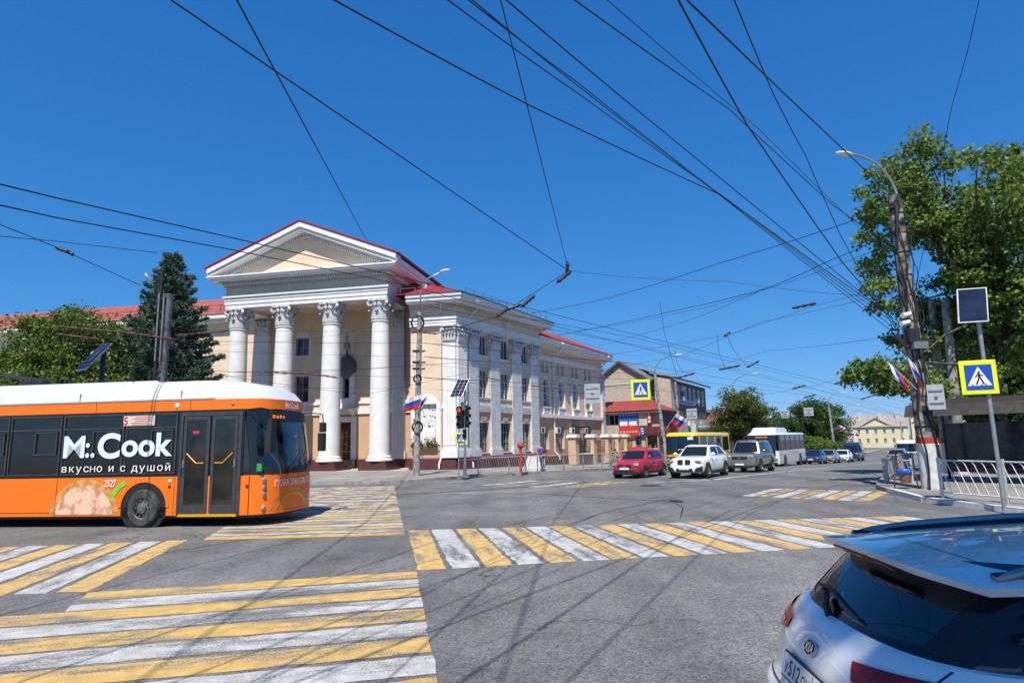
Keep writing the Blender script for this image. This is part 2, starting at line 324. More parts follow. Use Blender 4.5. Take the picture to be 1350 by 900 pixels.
road_line([(-6.5,26.2),(-3.6,27.0),(-.4,28.9),(2,30.2)], .09, m_tar, 'tar_seam')
road_line([(-9.6,12.35),(-7.0,13.2),(-6.2,14.5),(-5.2,16)], .03, m_tar, 'tar_seam')
road_line([(5.2,21.4),(5.0,19.4),(4.3,17.0)], .035, m_tar, 'tar_seam')
mb = MB(); mb.add([(5.3+.22*math.cos(a)*1., 21.4+.5*math.sin(a), .007) for a in [2*PI*k/10 for k in range(10)]], [tuple(range(10))]); build(mb, 'tar_patch', m_tar, road)
m_cover = M('iron_cover', (.03,.03,.032), .7, var=.3)
mb = MB(); mb.add([(6.0+.5*math.cos(a), 28.6+.45*math.sin(a), .008) for a in [2*PI*k/16 for k in range(16)]], [tuple(range(16))]); build(mb, 'manhole_cover', m_cover, road)
m_patch = M('patched_asphalt', (.17,.155,.15), .9, var=.2, scale=2, world=True)
road_line([(-5.2,26.9),(-3.2,27.7),(-.6,29.3),(1.6,30.6)], .55, m_patch, 'asphalt_patch')
# ================================================================ COLUMNED BUILDING (local x along the front, y inward)
m_wall = M('cream_plaster', (.73,.575,.425), .9, var=.07, scale=.9, detail=8, bump=.08, bscale=30)
m_peach = M('peach_plaster', (.56,.365,.225), .9, var=.06, scale=.8, bump=.08, bscale=30)
m_trim = M('white_stucco', (.74,.735,.72), .8, var=.05, scale=1.5, bump=.06, bscale=25)
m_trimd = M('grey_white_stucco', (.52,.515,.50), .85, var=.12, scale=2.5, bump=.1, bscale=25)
m_marble = M('grey_veined_marble', (.66,.655,.65), .5, var=.12, scale=2.2, detail=8)
m_gran = M('dark_red_granite', (.125,.042,.045), .45, var=.25, scale=9, detail=6)
m_red = M('red_roof_metal', (.36,.025,.035), .6, spec=.2, var=.15, scale=1.2)
m_redp = M('faded_red_roof_tiles', (.46,.13,.11), .6, var=.15, scale=2)
m_glass = M('window_glass', (.02,.03,.045), .04, var=.3, scale=.7, spec=.8)
m_glassb = M('pale_curtained_glass', (.16,.24,.32), .08, var=.4, scale=1.2, spec=.8)
m_wframe = M('white_window_frame', (.70,.71,.71), .5, var=.04)
m_dframe = M('grey_window_frame', (.30,.31,.32), .5, var=.1)
m_wood = M('carved_brown_door', (.11,.04,.018), .4, var=.3, scale=8)
m_gold = M('gilded_cross', (.55,.33,.10), .35, metal=.6, var=.1)
m_dark = M('dark_interior', (.012,.012,.013), .9, var=0)
m_pipe = M('white_downpipe', (.68,.68,.67), .5, var=.08)
m_dmetal = M('dark_steel', (.035,.037,.04), .5, metal=.3, var=.2)
m_gmetal = M('grey_steel', (.30,.31,.32), .45, metal=.6, var=.15, scale=8)
m_gutter = M('grey_roof_edge', (.10,.10,.11), .5, metal=.3, var=.1)
ch = thing('columned_building', 'cream corner building with white columned portico, pediment and red metal roof', 'building', (-9.91,47.03,0), R(-11.5))
s18, c18 = math.sin(R(18)), math.cos(R(18))
TS = Matrix(((s18,-c18,0,5.316),(c18,s18,0,1.5),(0,0,1,0),(0,0,0,1)))   # street side: x along the street, y inward
TB = Matrix.Translation((0,5.2,0)); TF = Matrix.Translation((0,1.5,0)); TW = TS @ Matrix.Translation((0,.6,0)); TL = Matrix.Translation((0,6.6,0))
def wall(mb, x0, x1, z0, z1, op, th=.45):
    xs = sorted(set([x0,x1]+[a for o in op for a in o[:2]])); zs = sorted(set([z0,z1]+[a for o in op for a in o[2:4]]))
    for za, zb in zip(zs, zs[1:]):
        run = None
        for xa, xb in list(zip(xs, xs[1:]))+[(None,None)]:
            solid = xa is not None and not any(o[0]-1e-6 <= xa and xb <= o[1]+1e-6 and o[2]-1e-6 <= za and zb <= o[3]+1e-6 for o in op)
            if solid: run = (run[0] if run else xa, xb)
            elif run: mb.box(run[0], run[1], 0, th, za, zb); run = None
def arch_fill(mb, x0, x1, zs, th=.45):       # fills the corners above a round head springing at zs
    r = (x1-x0)/2; c = (x0+x1)/2; zt = zs+r; n = 6
    for sg in (-1,1):
        arc = [(c+sg*r*math.cos(PI/2*i/n), zs+r*math.sin(PI/2*i/n)) for i in range(n+1)]
        mb.prism([(c+sg*r, zt+.001)]+arc, 0, th, 'y')
def window(parent, T, x0, x1, z0, z1, nx=2, nz=3, d=.22, arch=False, glass=None, fr=None, sill=True, fw=.07, top=None):
    mb = MB(T); mt = fr or m_wframe; e = .003
    mb.box(x0+e,x0+fw,d-.05,d+.06,z0+e,z1-e).box(x1-fw,x1-e,d-.05,d+.06,z0+e,z1-e).box(x0+fw,x1-fw,d-.05,d+.06,z0+e,z0+fw).box(x0+fw,x1-fw,d-.05,d+.06,z1-fw,z1-e)
    for i in range(1,nx): x = x0+(x1-x0)*i/nx; mb.box(x-fw*.4,x+fw*.4,d-.04,d+.05,z0+fw,z1-fw)
    for k in range(1,nz): z = z0+(z1-z0)*k/nz; mb.box(x0+fw,x1-fw,d-.035,d+.045,z-fw*.35,z+fw*.35)
    o = build(mb, 'window', mt, parent)
    if sill: q = MB(T); q.box(x0-.12,x1+.12,-.1,d-.05,z0-.1,z0); build(q, 'sill', m_trim, o)
    g_ = MB(T); g_.quad((x0,d+.02,z0),(x1,d+.02,z0),(x1,d+.02,z1),(x0,d+.02,z1)); build(g_, 'pane', glass or m_glass, o)
    return o
# --- capital and column meshes
def capital(r, h, square=False, seed=1):
    mb = MB(); rr = random.Random(seed)
    if square: mb.box(-r,r,-.16,.2,0,h*.86)
    else: mb.lathe([(r*1.0,0),(r*1.1,.06),(r*1.02,.1),(r*1.0,h*.5),(r*1.16,h*.8),(r*1.25,h*.88)], n=20)
    def leaf(o, d, up, wd, ln, out):
        t = Vector((-d.y,d.x,0)); rings = []
        for q, (f, oz) in enumerate(((0,0),(.35,.06),(.7,.10),(.92,.55),(1.0,1.0),(.86,1.25))):
            c = o+Vector((0,0,f*ln))+d*(oz*out+.03); wq = wd*(1,1.05,.95,.75,.5,.15)[q]
            rings.append([tuple(c-t*wq),tuple(c+d*.05+Vector((0,0,.02))),tuple(c+t*wq),tuple(c-d*.03)])
        mb.loft(rings)
    n = 8
    for row, (z, ln, off) in enumerate(((.1,h*.42,0),(.1,h*.68,.5))):
        if square:
            for k in range(4): leaf(Vector((-r+2*r*(k+.5+(off-.25)*.5)/4,-.16,z)), Vector((0,-1,0)), 1, r*.22, ln, r*.3)
        else:
            for k in range(n): a = 2*PI*(k+off)/n; d = Vector((math.cos(a),math.sin(a),0)); leaf(d*r*1.0+Vector((0,0,z)), d, 1, r*.30, ln, r*.34)
    if square:
        for sg in (-1,1): mb.cyl((sg*r*.95,-.32,h*.8),(sg*r*.95,.1,h*.8),h*.11,n=10); mb.cyl((sg*r*.25,-.26,h*.78),(sg*r*.25,.1,h*.78),h*.08,n=8)
        mb.box(-r*1.25,r*1.25,-.4,.2,h*.9,h)
    else:
        for k in range(4):
            a = PI/4+PI/2*k; d = Vector((math.cos(a),math.sin(a),0)); t = Vector((-d.y,d.x,0)); c = d*r*1.42+Vector((0,0,h*.78))
            mb.cyl(c-t*.09, c+t*.09, h*.13, n=10); mb.tube([d*r*.95+Vector((0,0,h*.4)), d*r*1.1+Vector((0,0,h*.72)), c+Vector((0,0,h*.1))], .07, 5)
            a = PI/2*k; d = Vector((math.cos(a),math.sin(a),0)); t = Vector((-d.y,d.x,0)); c = d*r*1.12+Vector((0,0,h*.76))
            for sg in (-1,1): mb.cyl(c+t*sg*r*.24-d*.06, c+t*sg*r*.24+d*.08, h*.09, n=8)
            mb.ell(d*r*1.32+Vector((0,0,h*.93)), (.13,.13,.1), 6, 4)
        pts = []
        for k in range(4):
            a = PI/4+PI/2*k
            for da, q in ((-.13,1.62),(.13,1.62),(.45,1.36),(PI/4,1.3),(PI/2-.45,1.36)): pts.append((r*q*math.cos(a+da), r*q*math.sin(a+da)))
        mb.prism(pts, h*.89, h, 'z')
    return mb
m_cap = M('carved_stone_capital', (.70,.695,.685), .85, var=.25, scale=6)
cap_me = capital(.68,1.7).mesh('capital', m_cap, 40); pcap = capital(.72,1.3,True).mesh('pilaster_capital', m_cap, 40); pcap_s = capital(.36,1.0,True).mesh('pilaster_capital', m_cap, 40)
cm = MB(); prof = [(1.0,0),(1.0,.12),(.93,.15),(.86,.2),(.9,.25),(.9,.33),(.82,.37)]+[(.79-.12*(k/10)**1.6,.4+10.2*k/10) for k in range(11)]+[(.73,10.62),(.73,10.7),(.67,10.72)]
cm.lathe([(r,h) for r,h in prof], n=36); col_me = cm.mesh('column', m_trim, 35)
pm = MB(); 
for k,(a,b) in enumerate(((1.17,.26),(1.0,.25),(.84,.22))): z = .12+[0,.26,.51][k]; pm.box(-a,a,-a*1.0,a*1.15,z,z+b)
pl_me = pm.mesh('stepped_plinth', m_gran)
CU = [-.57-4.13*k for k in range(4)]
for u in CU:
    o = inst(col_me, 'column', ch, Matrix.Translation((u,1.3,.84))); inst(cap_me, 'capital', o, Matrix.Translation((0,0,10.68))); inst(pl_me, 'stepped_plinth', o, Matrix.Translation((0,0,-.84)))
U0, U1 = -13.75, .24
def ring(mb, d, z0, z1, yb=5.2):         # beam round the three open sides, projecting d beyond the architrave face
    mb.box(U0-d,U1+d,.5-d,2.0,z0,z1).box(U1-1.3,U1+d,2.0,yb,z0,z1).box(U0-d,U0+1.3,2.0,yb,z0,z1)
mb = MB(); ring(mb,.0,13.2,13.5); ring(mb,.05,13.5,13.82); ring(mb,.10,13.82,14.06); ring(mb,.2,14.06,14.2); build(mb, 'architrave', m_trim, ch)
mb = MB(); ring(mb,.0,14.2,14.92); mb.box(U0+.3,U1-.3,2.0,5.2,13.45,13.7); build(mb, 'frieze', m_wall, ch)
mb = MB(); ring(mb,.12,14.92,15.0,7.); ring(mb,.14,15.0,15.26,7.); ring(mb,.42,15.26,15.36,7.)
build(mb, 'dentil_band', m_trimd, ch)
mb = MB()
for i in range(70): x = U0-.2+(U1-U0+.4)*(i+.5)/70; mb.box(x-.055,x+.055,.14,.36,15.02,15.24)
for i in range(28): y = .3+6.4*(i+.5)/28; mb.box(U1+.14,U1+.36,y-.055,y+.055,15.02,15.24)
build(mb, 'dentils', m_trim, ch, kind='stuff')
mb = MB()
def corn(x0,x1,y0,y1,z0,prof):
    for d,za,zb in prof: mb.box(x0-d,x1+d,y0-d,y1,z0+za,z0+zb)
corn(U0,U1,.5,2.0,15.36,((.95,0,.1),(1.02,.1,.24),(1.1,.24,.36)))
for sg, xe in ((1,U1),(-1,U0)):
    a, b = (xe-.5,xe+.95) if sg > 0 else (xe-.95,xe+.5); mb.box(a,b,2.0,8.,15.36,15.46); a, b = (xe-.5,xe+1.1) if sg > 0 else (xe-1.1,xe+.5); mb.box(a,b,2.0,8.,15.463,15.72)
build(mb, 'cornice', m_trim, ch)
uc = (U0+U1)/2; hs_ = (U1-U0)/2; AZp = 19.45; EZ = 15.9
mb = MB(); mb.prism([(U0+.2,15.7),(U1-.2,15.7),(uc,AZp-.35)], .52, .9, 'y'); build(mb, 'tympanum', m_wall, ch)
def rake(mb, hw, z0, z1, y0, y1, ztop):     # a pair of sloping beams: lower face runs from z0 at hw to ztop at the middle, thickness z1
    for sg in (-1,1): mb.prism([(uc,ztop),(uc+sg*hw,z0),(uc+sg*hw,z0+z1),(uc,ztop+z1)], y0, y1, 'y')
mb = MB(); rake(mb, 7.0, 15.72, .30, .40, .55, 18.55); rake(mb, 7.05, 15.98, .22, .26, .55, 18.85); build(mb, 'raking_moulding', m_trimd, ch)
mb = MB()
for sg in (-1,1):
    for i in range(34):
        f = (i+.5)/34*.93; x = uc+sg*f*7.0; z = 18.87-f*2.87; mb.box(x-.05,x+.05,.30,.50,z-.28,z-.03)
build(mb, 'raking_dentils', m_trim, ch, kind='stuff')
mb = MB(); rake(mb, 8.05, 15.74, .22, -.42, .55, 19.0); rake(mb, 8.12, 15.97, .42, -.55, .55, 19.22); build(mb, 'raking_cornice', m_trim, ch)
mb = MB(); rake(mb, 8.3, 16.36, .12, -.62, 16., 19.66); build(mb, 'roof', m_red, ch)
for xa in (U1+.95,U0-1.15): mb = MB(); mb.box(xa,xa+.2,-.4,12.,15.76,16.2); build(mb, 'gutter', m_trim, ch)
mb = MB()
for i in range(7): mb.cyl((U1+.6-.35*0,6.2+i*.9,16.5),(U1+.6,6.2+i*.9,17.1),.02,n=5)
mb.cyl((U1+.6,3.2,17.05),(U1+.6,11.7,17.05),.02,n=5); mb.cyl((U1+.6,3.2,16.7),(U1+.6,11.7,16.7),.018,n=5); build(mb, 'roof_railing', m_dmetal, ch)
# --- portico back wall
opB = [(-5.75,-4.75,.85,3.95),(-10.1,-8.85,9.75,11.3),(-10.1,-8.8,5.76,7.98),(-5.5,-4.9,5.95,7.9),(-5.75,-4.9,9.75,11.2),(-13.4,-12.6,5.76,7.98)]
mb = MB(TB); wall(mb,-14.2,1.83,4.6,15.3,[o for o in opB if o[2] > 4.7]); build(mb, 'portico_wall', m_wall, ch)
mb = MB(TB); wall(mb,-14.2,1.83,.05,4.6,[o for o in opB if o[3] < 4.7]); build(mb, 'portico_lower_wall', m_peach, ch)
mb = MB(TB); mb.box(-14.,-6.3,-.25,0,.1,.9).box(-4.2,1.8,-.25,0,.1,.9); build(mb, 'portico_plinth', m_gran, ch)
mb = MB(TB); mb.box(-14.2,1.83,-.14,0,4.6,4.98).box(-14.2,-6.2,-.12,0,5.46,5.72).box(-4.2,1.83,-.12,0,5.46,5.72); build(mb, 'string_course', m_trim, ch)
for o in (opB[1],opB[2],opB[5]): window(ch, TB, *o, 2, 2, d=.25, fr=m_dframe)
mb = MB(TB)
for o in (opB[1],):
    c = (o[0]+o[1])/2; r = .63
    mb.prism([(c+r*math.cos(a),o[3]+r*math.sin(a)) for a in [PI*k/10 for k in range(11)]], -.03, .1, 'y')
    mb.box(o[0]-.14,o[0],-.03,.1,o[2],o[3]).box(o[1],o[1]+.14,-.03,.1,o[2],o[3])
build(mb, 'window_surround', m_trim, ch)
w_ = window(ch, TB, *opB[3], 1, 2, d=.2, fr=m_wood, glass=m_dark, sill=False)
mb = MB(TB); c = -5.2; n = 10      # white aedicule with round dome above the door
mb.box(-5.9,-5.5,-.3,0,5.0,8.0).box(-4.9,-4.5,-.3,0,5.0,8.0).box(-5.5,-4.9,-.3,0,5.0,5.95)
for k in range(n):
    a, b = PI*k/n, PI*(k+1)/n; q = lambda r, t: (c+r*math.cos(t), 7.9+r*math.sin(t)*1.1)
    mb.prism([q(.33,a),q(.33,b),q(.72,b),q(.72,a)], -.3, 0, 'y')
mb.box(-6.2,-4.2,-.45,0,4.98,5.12); build(mb, 'shrine_surround', m_trim, ch)
mb = MB(TB); mb.lathe_e((c,-.1,8.55),(.85,.55,1.05),14,8); mb.cyl((c,-.2,9.5),(c,-.2,10.1),.12,.05,8); build(mb, 'shrine_dome', M('lead_grey_dome',(.13,.13,.14),.5,metal=.3), ch, smooth=True)
mb = MB(TB); mb.lathe_e((c,-.25,10.35),(.28,.28,.34),10,7); mb.box(c-.03,c+.03,-.28,-.22,10.6,11.5).box(c-.22,c+.22,-.28,-.22,11.1,11.16); build(mb, 'shrine_finial', m_gold, ch)
mb = MB(TB); mb.prism([(-5.9+.0,9.75),(-4.7,9.75),(-4.7,11.2)]+[(-5.3+.6*math.cos(a),11.2+.6*math.sin(a)) for a in [PI*k/10 for k in range(11)]]+[(-5.9,11.2)], -.02, .06, 'y'); build(mb, 'icon_niche', m_trim, ch)
mb = MB(TB); mb.box(-6.15,-5.75,-.14,0,.85,4.4).box(-4.75,-4.3,-.14,0,.85,4.4).box(-5.75,-4.75,-.14,0,3.95,4.4); build(mb, 'door_frame', m_trim, ch)
d_ = MB(TB); d_.box(-5.75,-4.75,.2,.3,.85,3.95)
for k in range(6): 
    for sg in (0,1): d_.box(-5.68+.5*sg,-5.32+.5*sg,.16,.2,.95+k*.5,1.35+k*.5)
dr = build(d_, 'door', m_wood, ch); mb = MB(TB); mb.box(-5.29,-5.21,.1,.15,1.3,3.3).box(-5.55,-4.95,.1,.15,2.75,2.83).box(-5.4,-5.1,.1,.15,3.05,3.12).box(-5.6,-4.9,.1,.15,1.5,1.58).cbox((-5.25,.12,2.1),(.5,.05,.07),ry=.5); build(mb, 'cross', m_gold, dr)
mb = MB(TB); mb.box(-6.25,-4.2,-1.0,0,4.99,5.03); 
for x in (-5.95,-4.55): mb.prism([(0,4.98),(-.9,4.98),(-.15,4.45),(0,4.45)], x-.12, x+.12, 'x')
build(mb, 'door_canopy', m_trim, ch)
mb = MB(TB); mb.box(-6.1,-4.3,-1.2,-.01,.1,.45).box(-6.1,-4.3,-.7,-.01,.45,.8); build(mb, 'door_step', m_kerb, ch)
def pilaster(T, x0, x1, z0, z1, proud=.28, flute=True, base=True, mat=None, name='pilaster', capm=None, caph=1.3):
    mb = MB(T); mt = mat or m_trim; wd = x1-x0
    mb.box(x0,x1,-proud,.02,z0,z1)
    if base: mb.box(x0-.14,x1+.14,-proud-.12,.02,z0-.02,z0+.5).box(x0-.08,x1+.08,-proud-.07,.02,z0+.5,z0+.62).box(x0-.04,x1+.04,-proud-.03,.02,z0+.62,z0+.7)
    if flute:
        n = max(3, int(wd/.2)); q = wd/n
        for i in range(n): mb.box(x0+q*(i+.5)-q*.30, x0+q*(i+.5)+q*.30, -proud-.05, -proud, z0+.9, z1-.15)
    o = build(mb, name, mt, ch)
    if capm is not None: 
        b_ = capm; T2 = T @ Matrix.Translation(((x0+x1)/2,-proud+.1,z1)) @ Matrix.Diagonal((wd/1.44,1,caph/1.3,1)); inst(b_, 'capital', o, T2)
    return o
pilaster(TB,-1.05,0.0,.9,11.6,.35,capm=pcap,caph=1.65); pilaster(TB,-13.9,-12.5,.9,11.6,.35,capm=pcap,caph=1.65)
mb = MB(); mb.box(-14.6,2.2,-.35,5.2,.02,.17); build(mb, 'portico_floor', M('pale_paving',(.42,.40,.38),.8,var=.1), ch)
# --- main mass behind
mb = MB(); mb.prism([(-14.0,5.6),(-13.6,5.6),(1.0,5.6),(1.0,16),(-14.0,16)], 0, 16.0, 'z'); build(mb, 'main_block', m_wall, ch)
# --- corner block, front return and street side
fz = [(3.1-1.05,4.05,1.95,5.0)]
mb = MB(TF); wall(mb,1.82,5.32,4.75,12.4,[(2.05,4.05,4.75,5.0)]); 
build(mb, 'front_return_wall', m_wall, ch)
mb = MB(TF); wall(mb,1.82,5.32,.9,4.75,[(2.05,4.05,1.95,4.75)]); build(mb, 'front_return_lower_wall', m_peach, ch)
mb = MB(TF); mb.box(2.05,4.05,.3,.4,1.95,5.0)
mb.prism([(3.05+1.0*math.cos(a),5.0+1.0*math.sin(a)*.75) for a in [PI*k/12 for k in range(13)]], -.02,.05,'y')
for x in (1.9,3.9): mb.box(x,x+.3,-.06,.35,1.95,5.0)
build(mb, 'niche', m_trim, ch)
mz = MB(TF); mz.box(2.72,3.75,.22,.3,2.0,5.35); pn = build(mz, 'mosaic_panel', M('mosaic_relief',(.66,.65,.62),.7,col2=(.12,.11,.10),scale=4.5,detail=6,lo=.36,hi=.46), ch)
mz = MB(TF); mz.box(2.74,3.73,.14,.22,2.0,3.1); build(mz, 'white_tablet', m_trim, pn)
mb = MB(TF); mb.box(1.80,5.5,-.3,.02,.05,.88).prism([(0,.88),(-.3,.88),(0,.98)], 1.8, 5.4, 'x'); build(mb, 'front_plinth', m_gran, ch)
mb = MB(TF); mb.box(4.12,4.5,-.1,0,4.6,4.95); build(mb, 'string_course', m_trim, ch)
pilaster(TF,4.5,5.5,1.0,9.63,.28,capm=pcap)
ZB = 13.9
st_op = []
for x0, x1 in ((3.35,4.8),(6.65,8.35),(10.4,11.9)): st_op += [(x0,x1,1.25,3.62),(x0,x1,4.9,7.85),(x0,x1,9.02,10.7)]  # middle openings run down so dark glass stands for shade between balusters
mb = MB(TS); wall(mb,0,ZB,4.62,12.4,[o for o in st_op if o[2] > 4.7]); build(mb, 'street_wall', m_wall, ch)
mb = MB(TS); wall(mb,0,ZB,.9,4.62,[o for o in st_op if o[3] < 4.6]); build(mb, 'street_lower_wall', m_peach, ch)
for i, o in enumerate(st_op):
    window(ch, TS, *o, *((4,3) if i % 3 == 0 else (3,4) if i % 3 == 1 else (3,1)), d=.24, fr=m_wframe if i % 3 else m_dframe, fw=.06)
for x0, x1 in ((3.35,4.8),(6.65,8.35),(10.4,11.9)):
    for za, zb in ((5.63,7.85),(1.25,3.62)):
        mb = MB(TS); mb.box(x0-.16,x0-.002,-.05,.1,za,zb).box(x1+.002,x1+.16,-.05,.1,za,zb).box(x0-.16,x1+.16,-.052,.1,zb+.002,zb+.1); build(mb, 'window_surround', m_trim, ch)
    mb = MB(TS); c = (x0+x1)/2; mb.prism([(c-.35,3.75),(c+.35,3.75),(c+.45,4.1),(c-.45,4.1)],-.08,0,'y'); build(mb, 'keystone', m_peach, ch)
for xa, xb in ((3.17,4.96),(6.5,8.54),(10.27,11.98)):
    mb = MB(TS); mb.box(xa,xb,-.15,0,4.45,4.85).box(xa,xb,-.14,0,5.47,5.62)
    n = 9
    for i in range(n): mb.lathe([(.05,0),(.07,.08),(.09,.18),(.05,.34),(.045,.42),(.07,.52),(.07,.6)], (xa+(xb-xa)*(i+.5)/n,-.06,4.85), 8)
    build(mb, 'balustrade', m_trimd, ch, smooth=35)
for a, b in ((.02,1.3),(1.78,3.15),(4.98,6.48),(8.56,10.25),(12.0,13.5)): pilaster(TS,a,b,1.0,9.63,.28 if a < .1 else .17,flute=a < .1,mat=m_trim if a < .1 else m_marble,capm=pcap)
mb = MB(TS); mb.box(-.1,ZB+.1,-.55,.02,-.3,.75).prism([(.0,1.15),(-.55,.75),(0,.75)], -.05, ZB+.1, 'x'); build(mb, 'street_plinth', m_gran, ch)
def corner_band(d, z0, z1, mb, xb=ZB):    # band wrapping both faces of the corner block
    A = Vector((1.84,1.5-d)); tB = TS @ Vector((0,-d,0)); tC = TS @ Vector((xb+d*.0,-d,0)); tD = TS @ Vector((xb,.5,0))
    y = 1.5-d; dx = (y-tB.y)/c18*s18; Bx = tB.x+dx
    mb.prism([(A.x,A.y),(Bx,y),(tC.x,tC.y),(tD.x,tD.y),(5.3,2.2),(A.x,2.0)], z0, z1, 'z')
mb = MB(); corner_band(.30,10.93,11.15,mb); corner_band(.34,11.15,11.4,mb); corner_band(.42,11.4,11.62,mb); build(mb, 'architrave', m_trim, ch)
mb = MB(); corner_band(.26,11.62,12.3,mb); build(mb, 'frieze', m_wall, ch)
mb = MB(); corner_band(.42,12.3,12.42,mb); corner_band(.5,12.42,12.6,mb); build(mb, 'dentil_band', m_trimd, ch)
mb = MB(); corner_band(1.1,12.6,12.72,mb,ZB+.9); corner_band(1.18,12.72,13.0,mb,ZB+1.); corner_band(1.28,13.0,13.22,mb,ZB+1.1); build(mb, 'cornice', m_trim, ch)
mb = MB(); corner_band(1.34,13.22,13.29,mb,ZB+1.15); build(mb, 'roof_edge', m_gutter, ch)
mb = MB()
tB = TS @ Vector((0,-1.25,0)); tC = TS @ Vector((ZB+1.,-1.25,0)); tE = TS @ Vector((ZB+1.,10,0)); r0 = TS @ Vector((4.6,5.2,0)); r1 = TS @ Vector((ZB-4.,5.2,0)); a = Vector((1.0,.25,0)); bx = 5.316-1.25*s18*0+.9
mb.add([(a.x,.25,13.28),(bx,.25,13.28),(tC.x,tC.y,13.28),(tE.x,tE.y,13.28),(a.x,12,13.28),(r0.x,r0.y,15.8),(r1.x,r1.y,15.8),(.4,5.6,15.8)], [(0,1,5,7),(1,2,6,5),(2,3,6),(3,4,7,5,6),(0,7,4)])
build(mb, 'roof', m_red, ch)
mb = MB(TS)
for i in range(12): x = .2+i*1.25; mb.cyl((x,-1.0,13.3),(x,-1.0,13.85),.018,n=4); mb.cyl((x,-1.0,13.85),(x+.25,-.7,13.4),.015,n=4)
mb.cyl((0,-1.0,13.75),(14.2,-1.0,13.75),.014,n=4); build(mb, 'roof_railing', m_gmetal, ch)
mb = MB(TF)
for i in range(4): x = 1.3+i*1.2; mb.cyl((x,-.9,13.3),(x,-.9,13.9),.025,n=4)
mb.cyl((1.2,-.9,13.85),(5.2,-.9,13.85),.018,n=4); build(mb, 'roof_railing', m_gmetal, ch)
mb = MB(); a = [(TS @ Vector(p)) for p in ((.45,.45,0),(ZB-.05,.45,0),(ZB-.05,9,0))]; mb.prism([(2.0,2.0),(a[0].x-.1,2.0),(a[1].x,a[1].y),(a[2].x,a[2].y),(2.0,14)], .0, 13.1, 'z'); build(mb, 'corner_block_core', m_dark, ch)  # unseen dark filling added inside the walls to block light
# --- wing along the street
WX0, WX1 = ZB, 31.7
aw = [(15.72,17.2),(19.17,20.8),(22.78,24.4),(26.3,28.05)]
w_op = []
for a, b in aw:
    m_ = (a+b)/2; w_op += [(a,b,5.35,8.1),(a-.05,a+.6,8.65,9.85),(b-.6,b+.05,8.65,9.85),(a+.05,b-.2,1.25,3.38)]
mb = MB(TW); wall(mb,WX0,WX1,4.4,11.3,[o for o in w_op if o[2] > 4.5])
for a, b in aw: arch_fill(mb,a,b,8.1-(b-a)/2)
build(mb, 'wing_wall', m_wall, ch)
mb = MB(TW); wall(mb,WX0,WX1,-1.2,4.4,[o for o in w_op if o[3] < 4.5]); build(mb, 'wing_lower_wall', m_peach, ch)
for i, o in enumerate(w_op): window(ch, TW, *o, *((2,4) if i % 4 == 0 else (1,1) if i % 4 < 3 else (2,2)), d=.25, glass=m_glassb if i % 4 == 0 else m_glass, sill=i % 4 in (1,2), fw=.1)
for a, b in aw:
    mb = MB(TW); mb.box(a-.18,a-.003,-.06,.1,5.35,7.35).box(b+.003,b+.18,-.06,.1,5.35,7.35); c = (a+b)/2; r = (b-a)/2
    for k in range(10):
        t0, t1 = PI*k/10, PI*(k+1)/10; q = lambda r_,t: (c+r_*math.cos(t), 8.1-r+r_*math.sin(t)); mb.prism([q(r+.003,t0),q(r+.003,t1),q(r+.2,t1),q(r+.2,t0)],-.06,.1,'y')
    build(mb, 'arch_surround', m_trim, ch)
for a, b in aw:
    mb = MB(TW); mb.box(a-.15,b+.15,-.22,0,5.22,5.35).box(a-.1,a+.12,-.2,0,4.62,5.22).box(b-.12,b+.1,-.2,0,4.62,5.22).box(a+.12,b-.12,-.08,0,4.62,4.75)
    for k in range(5): x = a+.3+(b-a-.6)*k/4; mb.lathe([(.05,0),(.08,.15),(.05,.3),(.06,.47)], (x,-.1,4.75), 6)
    build(mb, 'balustrade', m_trim, ch)
mb = MB(TW); mb.box(WX0,WX1+.1,-.25,0,4.3,4.6).box(WX0,WX1,-.12,0,5.22,5.34) if False else mb.box(WX0,WX1+.1,-.25,0,4.3,4.6); build(mb, 'string_course', m_trim, ch)
mb = MB(TW); mb.box(WX0,WX1+.1,-.12,0,9.95,10.2).box(WX0,WX1+.12,-.18,0,10.2,10.45); build(mb, 'architrave', m_trim, ch)
mb = MB(TW); mb.box(WX0-.3,WX1+.3,-.35,.2,11.1,11.3).box(WX0-.3,WX1+.9,-.95,.2,11.3,11.42).box(WX0-.3,WX1+1.,-1.05,.2,11.42,11.75).box(WX0-.3,WX1+1.1,-1.15,.2,11.75,11.95); build(mb, 'cornice', m_trim, ch)
mb = MB(TW); mb.add([(WX0-.2,-1.2,12.0),(WX1+1.15,-1.2,12.0),(WX1+1.15,5,14.7),(WX0-.2,5,14.7),(WX1+1.15,11,12.0),(WX0-.2,11,12.0)], [(0,1,2,3),(3,2,4,5),(1,4,2)]); build(mb, 'roof', m_red, ch)
mb = MB(TW)
for i in range(40): x = WX0+.2+i*.46; mb.box(x-.02,x+.02,-1.2,-.2,12.02,12.42) if False else mb.add([(x-.02,-1.18,12.03),(x+.02,-1.18,12.03),(x+.02,4.9,14.68),(x-.02,4.9,14.68),(x,-1.18,12.07),(x,4.9,14.73)], [(0,4,5,3),(4,1,2,5)])
build(mb, 'roof_seams', m_red, ch, kind='stuff')
mb = MB(TW)
for i in range(14): x = WX0+.6+i*1.3; mb.cyl((x,-.8,12.15),(x,-.8,12.75),.016,n=4)
mb.cyl((WX0,-.8,12.6),(WX1,-.8,12.6),.014,n=4); build(mb, 'roof_railing', m_gmetal, ch)
pilaster(TW,30.9,31.75,-1.0,8.6,.25,flute=False,base=False,mat=m_marble,capm=pcap_s,caph=1.2)
mb = MB(TW); mb.box(WX0,WX1,-.25,0,-1.4,.55); build(mb, 'wing_plinth', m_gran, ch)
mb = MB(TW); mb.box(WX0+.1,WX1-.1,.46,9.,-1.3,11.9); build(mb, 'wing_core', m_wall, ch)
